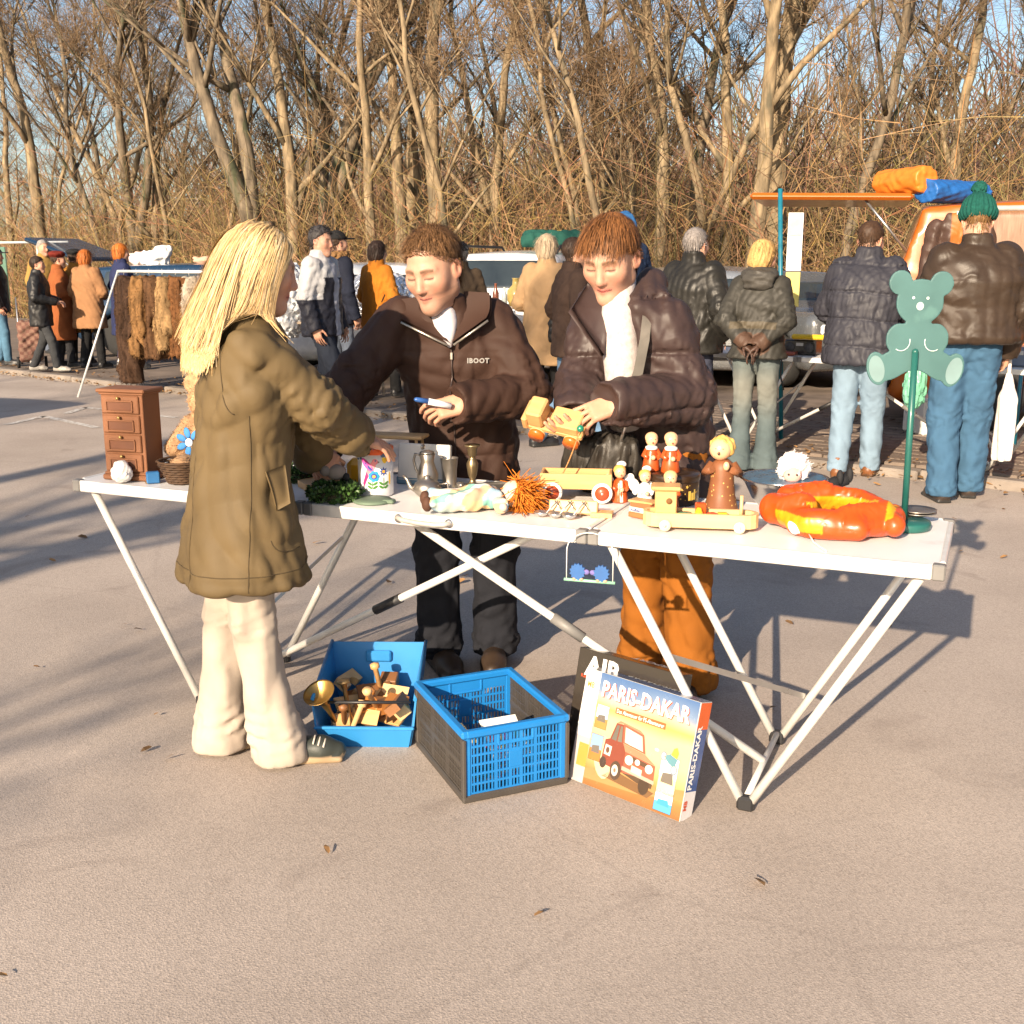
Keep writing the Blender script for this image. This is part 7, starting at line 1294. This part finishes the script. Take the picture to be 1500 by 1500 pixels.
# ---------------------------------------------------------------- fur coats on the clothes rail
ra, rb = Vector((-4.62, 13.35, 1.43)), Vector((-3.15, 12.35, 1.43))
t = thing('clothes_rail', 'white tubular clothes rail with slanting legs carrying fur coats', 'clothes rail', (-3.9, 12.85, 0), 0)
o_ = Vector((-3.9, 12.85, 0)); bar('rail', ra - o_, rb - o_, .018, mat('white_tube', (.72, .74, .74), .4, .2), t)
for e in (ra, rb):
    for s in (-1, 1): q = MB(); q.tube([e - o_, e - o_ + Vector((-.28 * (1 if e is ra else -1) + .30 * s * .5, .42 * s, -1.43))], .014, 8); obj('leg', q, MATS['white_tube'], t)
FC = [((.055, .03, .018), 1.25, 'dark brown'), ((.17, .09, .035), .92, 'honey coloured'), ((.075, .038, .018), .95, 'chestnut brown'), ((.21, .13, .06), .84, 'sandy'), ((.11, .048, .018), .9, 'reddish brown'), ((.30, .255, .20), .80, 'cream grey'), ((.24, .22, .22), .82, 'silver grey'), ((.014, .012, .012), 1.2, 'black')]
for k, (c, L_, nm_) in enumerate(FC):
    p = ra.lerp(rb, .06 + .128 * k); t = thing('fur_coat', nm_ + ' fur coat hanging on the clothes rail', 'fur coat', (p.x, p.y, 1.40 - L_), math.atan2(-1.0, 1.47) + PI / 2 + 1.1 + RND.uniform(-.15, .15))
    g = SDF((-.38, -.18, -.06), (.38, .18, L_ + .03), .017); g.loft([(.0, 0, 0, .26, .12), (L_ * .5, 0, 0, .24, .115), (L_ - .14, 0, 0, .21, .10), (L_ - .03, 0, 0, .09, .06)], 0, 0)
    for s in (-1, 1): g.cone((s * .19, 0, L_ - .10), (s * .27, -.02, L_ - .62), .07, .065, .03)
    cz = Folds(70 + k, .016, .12, 5, (2, 2, .25)); g.disp(cz); V, F = g.mesh(); st_ = .75 + .5 * (np.sin(V[:, 0] * 55 + 2 * np.sin(V[:, 2] * 9 + k)) * .5 + .5); C = np.array(c) * st_[:, None]
    r = np.random.default_rng(90 + k); n = 1000; N = vnormals(V, F); i = r.integers(0, len(V), n); d = N[i] * .7 + r.normal(0, .35, (n, 3)); d[:, 2] -= .8; P_ = np.stack([V[i] + d * .022 * a for a in (0, .5, 1)], 1); cc_ = C[i] * r.uniform(.6, 1.6, (n, 1))
    a, b, c3 = join([(V, F, C), strands(P_, .004, .001, cc_)]); obj('fur', npmesh('fur', a, b, c3), M_FUR, t); q = MB(); q.tube([(0, 0, L_ - .03), (0, 0, L_ + .02), (.02, 0, L_ + .045), (0, 0, L_ + .06)], .004, 6); obj('hanger_hook', q, M_STEEL, t)
g = SDF((-.15, -.12, 0), (.15, .12, .42), .012); g.ell((0, 0, .17), (.1, .06, .16), 0); g.disp(Folds(14, .012, .08, 6, ridge=True)); V, F = g.mesh(); tag(obj('white_bag', npmesh('white_bag', V, F, ncol((.72, .72, .72), V)), M_NYLON, None, (-4.78, 13.9, .12)), 'white carrier bag hanging beside the fur coats', 'bag')

# ---------------------------------------------------------------- cars and the orange van
M_GLASS = mat('car_glass', (.03, .04, .045), .06, var=.05, spec=.8, coat=.5); M_TYRE = mat('tyre', (.02, .02, .02), .85); M_HUB = mat('hub_cap', (.4, .4, .4), .4, .6); M_TRIM = mat('dark_trim', (.03, .03, .032), .6)
M_CURT = mat('curtained_glass', (.19, .095, .045), .25, var=.2, scale=6, stretch=(9, 9, .3), coat=.5)
def car(label, x, y, rz, paint, L=4.2, W=1.68, roof=1.42, belt=.92, hood=.88, xr0=-2.0, xr1=-1.75, xf0=1.05, xf1=.35, name='parked_car', cat='car', box=False, metal=.2, side_win=((-1.62, -.75), (-.62, .62)), h=.05, rough=.25):
    t = thing(name, label, cat, (x, y, gz(x, y)), rz); M_P = mat('car_paint_' + label[:18], paint, rough, metal, var=.03, coat=.7)
    def fields(off):
        g = SDF((-L / 2 - .1, -W / 2 - .1, .1), (L / 2 + .1, W / 2 + .1, roof + .1), h); X, Y, Z = g.ax[0][:, None, None], g.ax[1][None, :, None], g.ax[2][None, None, :]
        hw = W / 2 - .03; gh = mxr([np.abs(Y) - (hw - .30 * np.maximum(Z - belt, 0) * (.3 if box else 1)) + 0 * X, (X - np.interp(Z, [belt, roof], [xf0, xf1])) * .85 + 0 * Y, (np.interp(Z, [belt, roof], [xr0, xr1]) - X) * .95 + 0 * Y, Z - roof + .06 * (X / 2) ** 2 + .05 * (Y / hw) ** 2, belt - .25 - Z + 0 * X + 0 * Y])
        return g, X, Y, Z, gh
    g, X, Y, Z, gh = fields(0); g.box((0, 0, .24 + (hood - .24) / 2 + .0), (L / 2, W / 2, (hood - .24) / 2 + .02), .14, 0); e = np.clip(.5 + .5 * (g.F - gh) / .09, 0, 1); g.F = (g.F + (gh - g.F) * e - .09 * e * (1 - e)).astype(np.float32)
    for wx in (-L * .31, L * .32):
        for s in (-1, 1): g.cone((wx, s * (W / 2 - .22), .31), (wx, s * (W / 2 + .1), .31), .35, .35, .02, 's')
    V, F = g.mesh(); obj('body', npmesh('body', V, F), M_P, t)
    def glass(name_, cutter):
        g2, X, Y, Z, gh2 = fields(0); g2.F = (gh2 - .011 + 0 * g2.F).astype(np.float32); g2.F = np.maximum(g2.F, cutter(X, Y, Z).astype(np.float32)); V, F = g2.mesh()
        if len(F): obj(name_, npmesh(name_, V, F), M_CURT if name == 'camper_van' else M_GLASS, t)
    zt = roof - .12; zb = belt + .05
    for a, b in side_win:
        for s in (-1, 1): glass('side_window', lambda X, Y, Z, a=a, b=b, s=s: mxr([a + .2 * np.maximum(Z - zb, 0) - X + 0 * Y, X - b + (.55 * np.maximum(Z - zb, 0) if b > .3 else 0) + 0 * Y, zb - Z + 0 * X + 0 * Y, Z - zt + 0 * X + 0 * Y, (W / 2 - .30) - s * Y + 0 * X + 0 * Z]))
    glass('rear_window', lambda X, Y, Z: mxr([np.abs(Y) - W / 2 + .22 + 0 * X, zb - Z + 0 * X + 0 * Y, Z - zt + 0 * X + 0 * Y, X - (xr0 + .45) + 0 * Y + 0 * Z])); glass('windscreen', lambda X, Y, Z: mxr([np.abs(Y) - W / 2 + .2 + 0 * X, zb - Z + 0 * X + 0 * Y, Z - zt + 0 * X + 0 * Y, (xf1 - .1) - X + 0 * Y + 0 * Z]))
    for wx in (-L * .31, L * .32):
        for s in (-1, 1): q = MB(); q.lathe([(.17, -.09), (.29, -.09), (.31, -.05), (.31, .05), (.29, .09), (.17, .09)], (wx, s * (W / 2 - .11), .31), 24, Matrix.Rotation(PI / 2, 3, 'X')); wh = obj('wheel', q, M_TYRE, t); q = MB(); q.lathe([(0, -.075), (.12, -.085), (.18, -.07), (.18, .07), (.12, .085), (0, .075)], (wx, s * (W / 2 - .11), .31), 20, Matrix.Rotation(PI / 2, 3, 'X')); obj('hub_cap', q, M_HUB, wh)
    for s in (-1, 1):
        q = MB(); q.box((L / 2 - .01, s * (W / 2 - .27), hood - .17), (.06, .30, .13), None, .03); obj('headlight', q, mat('lamp_glass', (.6, .62, .64), .12, coat=.6), t); q = MB(); q.box((-L / 2 + .015, s * (W / 2 - .16), hood - .16), (.07, .20, .2), None, .03); obj('tail_light', q, mat('tail_red', (.3, .015, .01), .25, coat=.5), t)
    for sx in (-1, 1): q = MB(); q.box((sx * (L / 2 + .01), 0, .44), (.13, W - .06, .17), None, .05); obj('bumper', q, M_TRIM, t)
    q = MB(); q.box((L / 2 + .02, 0, hood - .2), (.04, W * .42, .10), None, .02); obj('grille', q, M_TRIM, t)
    return t
bcar = car('dark blue hatchback with its tailgate open', -4.75, 18.25, -.28, (.012, .035, .075), L=4.3, roof=1.45, belt=.95)
q = MB(); q.box((-2.55, 0, 1.66), (1.05, 1.36, .07), Matrix.Rotation(.32, 3, 'Y'), .03); tg_ = obj('tailgate', q, MATS['car_paint_dark blue hatchbac'], bcar); q = MB(); q.box((-2.52, 0, 1.615), (.62, 1.12, .03), Matrix.Rotation(.32, 3, 'Y'), .01); obj('tailgate_window', q, M_GLASS, tg_); q = MB(); q.tube([(-1.95, .55, 1.12), (-2.55, .58, 1.60)], .012, 8); obj('gas_strut', q, M_STEEL, tg_); q = MB(); q.tube([(-1.95, -.55, 1.12), (-2.55, -.58, 1.60)], .012, 8); obj('gas_strut', q, M_STEEL, tg_)
car('white estate car parked behind the man in the two-tone jacket', -1.75, 15.0, PI - .25, (.66, .67, .68), L=4.4, roof=1.46, metal=0, xr0=-2.1, xr1=-1.9, side_win=((-1.9, -1.1), (-1.0, -.2), (-.1, .62)))
suv = car('white estate car with its big rear window towards the stalls', .45, 15.6, 1.25, (.70, .70, .70), L=4.4, W=1.72, roof=1.62, belt=1.05, hood=1.0, xr0=-2.15, xr1=-1.75, metal=0, side_win=((-1.7, -.85), (-.72, .62)))
for s in (-1, 1): q = MB(); q.tube([(-1.5, s * .6, 1.57), (-1.4, s * .62, 1.66), (.0, s * .62, 1.66), (.1, s * .6, 1.58)], .016, 8); obj('roof_rail', q, M_TRIM, suv)
car('silver saloon parked beside the white estate car', 2.55, 15.2, 1.35, (.45, .47, .48), L=4.3, roof=1.42, metal=.6)
car('grey car facing the stalls behind the second table', 3.55, 15.0, -1.25, (.13, .14, .15), L=4.1, roof=1.35, metal=.4)
p = Vector((.55, 14.9, 1.72)); g = SDF((-.5, -.3, -.02), (.5, .3, .3), .02); g.cone((-.32, 0, .10), (.32, 0, .11), .12, .11, 0); g.disp(Folds(3, .012, .12, 5)); V, F = g.mesh(); tag(obj('roof_bundle', npmesh('roof_bundle', V, F, ncol((.02, .09, .07), V)), M_CLOTH, None, tuple(p), (0, 0, .2)), 'green bundle tied on the roof rails of the white car', 'bundle')
# bric-a-brac on the blue car's roof
for k, (dx, dy, dz, r_, c, lab, nm_) in enumerate(((-.9, -.3, 0, .22, (.72, .71, .7), 'white plush toy lying on the blue car roof', 'plush_toy'), (-1.25, -.2, 0, .17, (.62, .50, .46), 'pale pink cloth heap on the blue car roof', 'cloth_heap'), (.1, -.2, -.02, .2, (.55, .33, .24), 'flat salmon blanket on the blue car roof', 'blanket'))):
    p = Vector((-4.75, 18.25, 0)) + rotz(-.28) @ Vector((dx, dy, 0)); g = SDF((-.45, -.35, -.05), (.45, .35, .36), .02); g.ell((0, 0, .08), (r_ * (1.6 if k == 2 else 1), r_ * .8, r_ * (.3 if k == 2 else .7)), 0)
    if k == 0: g.ell((.16, 0, .18), (.12, .11, .11), .03)
    g.disp(Folds(k, .02, .14, 6)); V, F = g.mesh(); tag(obj(nm_, npmesh(nm_, V, F, ncol(c, V)), M_COTTON, None, (p.x, p.y, 1.50 + dz)), lab, 'toy' if k == 0 else 'cloth')
# foil heaps on a stall behind
M_FOIL = mat('crumpled_foil', (.72, .73, .76), .25, .6, var=.2, scale=20, wrinkle=1., wscale=22)
for k, (x, y, z, s_, lab, c) in enumerate(((-2.75, 13.2, .75, (.33, .3, .52), 'tall heap of white crinkled bags on a stall', 0), (-1.55, 13.35, .85, (.40, .3, .33), 'heap of silver foil bags beside the orange coat', 1))):
    g = SDF((-.6, -.5, -.1), (.6, .5, .8), .02); g.ell((0, 0, s_[2] * .7), s_, 0); g.disp(Folds(20 + k, .05, .13, 8, ridge=True)); V, F = g.mesh(); tag(obj('foil_heap', npmesh('foil_heap', V, F), M_FOIL if c else mat('crinkled_white', (.74, .76, .78), .5, var=.12, scale=25, wrinkle=1., wscale=20), None, (x, y, z)), lab, 'bags')
def trestle(label, x, y, rz, L_=1.8, W_=.6, H_=.78, top=(.5, .4, .3)):
    t = thing('stall_table', label, 'table', (x, y, gz(x, y)), rz); q = mb(top); q.box((0, 0, H_), (L_, W_, .03), None, .004); obj('top', q, M_MATTE, t)
    for a in (-1, 1):
        for b in (-1, 1): bar('leg', (a * L_ * .44, b * W_ * .42, 0), (a * L_ * .40, b * W_ * .36, H_ - .015), .014, M_STEEL, t)
trestle('low stall table carrying the crinkled bags', -2.15, 13.25, -.5, 2.2, .7)
trestle('stall table with jugs and bottles before the white car', .1, 12.6, -.62, 1.6, .6, .98)
for k, (dx, c, h_, r_, lab, nm_) in enumerate(((-.30, (.05, .05, .05), .20, .035, 'dark bottle at the end of the jug table', 'bottle'), (-.16, (.2, .06, .03), .24, .035, 'brown bottle on the jug table', 'bottle'), (-.04, (.45, .5, .5), .2, .03, 'clear bottle next to the yellow jug', 'bottle'), (.12, (.55, .40, .12), .30, .10, 'round yellow glazed jug', 'jug'), (.26, (.42, .48, .55), .26, .055, 'pale blue enamel pot beside the yellow jug', 'pot'))):
    p = Vector((.1, 12.6, 0)) + rotz(-.62) @ Vector((dx - .1, -.12, 0)); q = mb(c); q.lathe([(r_ * .7, 0), (r_, h_ * .2), (r_, h_ * .55), (r_ * .45, h_ * .75), (r_ * .4, h_ * .95), (r_ * .5, h_), (0, h_ * .97)], n=18)
    if nm_ == 'jug': q.tube([(r_ * .5, 0, h_ * .9), (r_ * 1.4, 0, h_ * .8), (r_ * 1.4, 0, h_ * .5), (r_, 0, h_ * .35)], .012, 8)
    tag(obj(nm_, q, M_PAINT, None, (p.x, p.y, gz(p.x, p.y) + .996)), lab, nm_)
# van
van = car('orange camper van with its tailgate raised', 5.80, 10.25, -.30, (.38, .092, .004), L=4.5, W=1.8, roof=2.04, belt=1.30, hood=1.34, xr0=-2.24, xr1=-2.02, xf0=2.1, xf1=1.5, name='camper_van', cat='van', box=True, metal=0, side_win=((-1.75, -.45), (-.25, .85), (1.0, 1.75)), rough=.4, h=.042)
for a, b in ((-1.75, -.45), (-.25, .85)): q = MB(); zb, zt = 1.35, 1.92; P_ = [(a + .05, zb), (b - .05, zb), (b + .0, zb + .06), (b, zt - .06), (b - .05, zt), (a + .16, zt), (a + .10, zt - .06), (a, zb + .06), (a + .05, zb)]; q.tube([(x, -.862 + .09 * (z - 1.3), z) for x, z in P_], .025, 6); obj('window_seal', q, mat('grey_rubber', (.33, .32, .30), .6), van)
q = MB(); q.box((-2.85, 0, 2.045), (1.42, 1.5, .06), Matrix.Rotation(.02, 3, 'Y'), .025); obj('tailgate', q, MATS['car_paint_orange camper van '], van); q = MB(); q.tube([(-2.15, -.66, 1.55), (-2.55, -.66, 2.02)], .012, 8); obj('gas_strut', q, M_STEEL, van)
R5 = rotz(-.30); vp = lambda x, y, z: tuple(Vector((5.80, 10.25, PZ)) + R5 @ Vector((x, y, z)))
def roll(name, label, loc, rz, L_, r_, col, flat_=1.):
    g = SDF((-L_ / 2 - .1, -r_ - .1, -.04), (L_ / 2 + .1, r_ + .1, 2 * r_ + .1), .015); g.cone((-L_ / 2, 0, r_ * .95), (L_ / 2, 0, r_ * .95), r_, r_, 0); X = g.ax[0][:, None, None]; g.F = np.maximum(g.F, (np.abs(X) - L_ / 2).astype(np.float32)); g.disp(Folds(hsh(label) % 50, .007, .16, 5, (1, 1, 1), True)); V, F = g.mesh(); V[:, 2] *= flat_; V[:, 2] -= V[:, 2].min(); tag(obj(name, npmesh(name, V, F, ncol(col, V)), mat('tarpaulin', attr=True, rough=.45, var=.1, wrinkle=.5, wscale=12), None, loc, (0, 0, rz)), label, 'tarpaulin')
roll('rolled_tarpaulin', 'rolled orange tarpaulin on the van roof', vp(-2.22, -.45, 2.055), 1.9, .62, .115, (.55, .17, .02)); roll('folded_tarpaulin', 'crumpled blue tarpaulin beside the orange roll', vp(-1.80, -.45, 1.975), .5, .7, .13, (.015, .10, .33), .75)
t = thing('hanging_jacket', 'brown leather jacket with rust lining hanging on the van', 'jacket', vp(-1.75, -1.02, 1.12), -.3)
g = SDF((-.38, -.16, -.05), (.38, .16, .86), .013); g.loft([(.0, 0, 0, .23, .06), (.4, 0, 0, .22, .07), (.62, 0, 0, .22, .07), (.76, 0, 0, .1, .05)], 0, 0)
for s in (-1, 1): g.cone((s * .20, 0, .64), (s * .29, -.01, .08), .07, .055, .02)
g.cone((0, -.09, .74), (0, -.09, .1), .02, .07, .01, 's'); g.disp(Folds(23, .008, .12, 6)); V, F = g.mesh(); C = np.where(((np.abs(V[:, 0]) < .085) & (V[:, 1] < .02))[:, None], np.array((.30, .10, .02)), np.array((.06, .035, .027))); obj('leather', npmesh('leather', V, F, C), M_LEATHER, t); q = MB(); q.tube([(0, 0, .74), (0, 0, .84), (.02, 0, .86)], .005, 6); obj('hanger_hook', q, M_STEEL, t); q = MB(); q.box((0, -.06, .755), (.09, .01, .03), None, .003); obj('collar_tag', q, M_WH, t)
# second table (same make) and what lies on it
tb2 = dup(tb, (2.62, 8.50, 0), -.67, 'second white folding table with tools and radios in front of the van'); tb2.location.z = .02
def T2(s, w, z=.813): p = Vector((2.62, 8.50, 0)) + rotz(-.67) @ Vector((s, w, 0)); return (p.x, p.y, z)
goods = [('radio_set', 'black radio set on the second table', 'radio', -.55, .25, (.26, .16, .12), BLK), ('radio_set', 'long black radio behind the yellow spirit level', 'radio', -.15, .33, (.34, .16, .10), (.025, .025, .028)), ('spirit_level', 'yellow spirit level lying on the radios', 'tool', -.30, .20, (.62, .05, .04), (.62, .42, .02)), ('orange_cup', 'small orange cup beside the blue pole', 'cup', -.72, .28, (.06, .06, .12), (.5, .18, .06)), ('blue_bottle', 'pale blue plastic bottle on the second table', 'bottle', -.12, .5, (.10, .08, .24), (.25, .42, .58)), ('blue_rag', 'crumpled blue rag beside the pale blue bottle', 'cloth', .12, .42, (.34, .2, .16), (.12, .26, .45)), ('power_drill', 'dark power drill among the radios', 'tool', .10, .2, (.25, .1, .16), (.03, .03, .035)), ('tool_box', 'red brown box at the corner of the second table', 'box', -.70, .12, (.3, .2, .03), (.28, .07, .04)), ('cassette_deck', 'blue grey cassette deck at the end of the second table', 'radio', 1.1, .3, (.4, .25, .14), (.09, .12, .18)), ('jeans_pile', 'folded jeans piled on the second table', 'clothes', .72, .3, (.4, .28, .16), (.08, .14, .25))]
for nm_, lab, cat_, s, w, d, c in goods:
    t = thing(nm_, lab, cat_, T2(s, w, .815 + (.125 if nm_ == 'spirit_level' else 0)), -.67 + RND.uniform(-.3, .3)); soft = nm_ in ('blue_rag', 'jeans_pile')
    if soft: g = SDF((-d[0], -d[1], -.02), (d[0], d[1], d[2] * 1.6), .014); g.box((0, 0, d[2] / 2), (d[0] / 2, d[1] / 2, d[2] / 2), .05, 0); g.disp(Folds(hsh(nm_) % 40, .022, .09, 6)); V, F = g.mesh(); V[:, 2] -= V[:, 2].min(); obj('cloth', npmesh('cloth', V, F, ncol(c, V)), M_COTTON, t)
    elif nm_ == 'blue_bottle': q = mb(c); q.lathe([(.045, 0), (.05, .02), (.05, .15), (.02, .19), (.018, .21), (0, .21)], n=16); obj('flask', q, M_PAINT, t); q = mb((.7, .7, .7)); q.lathe([(.022, .205), (.022, .24), (0, .24)], n=12); obj('cap', q, M_PAINT, t)
    elif nm_ == 'power_drill': q = mb(c); q.tube([(-.12, 0, .12), (.03, 0, .12), (.09, 0, .12)], [.035, .035, .015], 10); q.box((-.08, 0, .05), (.045, .035, .1), None, .01); obj('housing', q, M_PAINT, t); q = MB(); q.tube([(.09, 0, .12), (.15, 0, .12)], .006, 6); obj('bit', q, M_STEEL, t)
    elif nm_ == 'orange_cup': q = mb(c); q.lathe([(.022, 0), (.03, .11), (.028, .11), (.02, .01), (0, .01)], n=16); obj('cup', q, M_PAINT, t)
    else:
        q = mb(c); q.box((0, 0, d[2] / 2), d, None, min(.012, d[2] * .3)); obj('case', q, M_PAINT, t)
        if 'radio' in nm_ or 'deck' in nm_:
            for k in (-1, 1): q = mb((.06, .06, .065)); q.lathe([(0, 0), (d[2] * .32, 0), (d[2] * .3, .004), (0, .006)], (k * d[0] * .3, -d[1] / 2 - .001, d[2] / 2), 18, Matrix.Rotation(PI / 2, 3, 'X')); obj('speaker', q, M_MATTE, t)
            q = mb((.4, .4, .4)); q.box((0, -d[1] / 2 - .002, d[2] * .7), (d[0] * .22, .006, d[2] * .2)); obj('dial', q, M_PAINT, t)
q = MB(); q.tube([T2(-.62, .02), T2(-.60, -.03, .80), T2(-.60, -.035, .66), T2(-.57, -.03, .55)], .006, 6); tag(obj('power_cable', q, M_BLACKP), 'black power cable hanging off the second table', 'cable')
M_BPOLE = mat('blue_pole', (.01, .13, .19), .4, var=.15)
q = MB(); q.tube([(2.30, 9.42, PZ - .02), (2.17, 9.36, 2.12)], .019, 10); tag(obj('blue_pole', q, M_BPOLE), 'blue pole propping the raised tailgate of the van', 'pole')
for k, (x, y, lab) in enumerate(((3.66, 8.95, 'short blue post behind the man in the green hat'), (4.15, 9.1, 'short blue post beside the white crate'))): q = MB(); q.tube([(x, y, .02), (x, y, .80)], .018, 10); tag(obj('blue_post', q, M_BPOLE), lab, 'post')
t = thing('price_board', 'narrow white and yellow board hanging on the blue pole', 'board', (2.285, 9.34, 1.18), -.1); q = mb((.74, .74, .74)); q.box((.02, 0, .52), (.12, .02, .46), None, .003); obj('white_panel', q, M_MATTE, t); q = mb((.66, .55, .16)); q.box((.02, 0, .14), (.115, .02, .28), None, .003); obj('yellow_panel', q, M_MATTE, t); q = mb((.35, .36, .38)); q.box((.02, -.013, .64), (.10, .008, .14), None, .002); obj('notice', q, M_MATTE, t)
t = thing('white_crate', 'white plastic crate standing under the second table', 'crate', (3.75, 9.75, PZ), .2); q = mb((.70, .68, .64)); q.box((0, 0, .16), (.48, .34, .32), None, .015); obj('tub', q, M_PAINT, t); q = mb((.66, .64, .60)); q.box((0, 0, .315), (.51, .37, .03), None, .008); obj('rim', q, M_PAINT, t)
# stall awning at the far left: pale green sheet and pole
t = thing('market_stand', 'pale green sheet hanging from a rail at the edge of the market', 'stand', (-8.55, 18.6, PZ), .1); q = mb((.11, .20, .155)); q.box((.0, 0, 1.25), (.6, .03, .9), None, .01); obj('sheet', q, M_COTTON, t); bar('rail', (-1.2, 0, 1.75), (1.3, 0, 1.78), .02, MATS['white_tube'], t); bar('upright', (.8, .02, 0), (.8, .02, 1.76), .018, MATS['white_tube'], t)

# ---------------------------------------------------------------- outside the frame, casting the shadows that lie in it
car('white delivery van parked to the left of the market', -8.2, 6.6, 1.2, (.68, .68, .67), L=4.6, W=1.8, roof=2.1, belt=1.3, hood=1.3, xr0=-2.25, xr1=-2.15, xf0=2.1, xf1=1.5, name='delivery_van', cat='van', box=True, metal=0, side_win=((1.0, 1.75),), h=.05)
for x, y, k, rz, sc in ((-8.9, -2.8, 5, .4, .95), (-8.0, -3.9, 1, 2.2, .9), (-7.9, -6.0, 0, 1., 1.), (-13.5, -4.2, 6, 2.2, .8)): tree(k, x, y, rz, sc, ('broad pale tree beside the white delivery van', 'stout forked tree beside the white delivery van', 'straight pale tree standing on its own across the asphalt', 'leaning forked tree standing beyond the white delivery van')[(5, 1, 0, 6).index(k)])
SC.cycles.max_bounces = 5; SC.cycles.diffuse_bounces = 2; SC.cycles.glossy_bounces = 2; SC.cycles.transmission_bounces = 3; SC.cycles.transparent_max_bounces = 4
print('TIME', time.time() - T0)
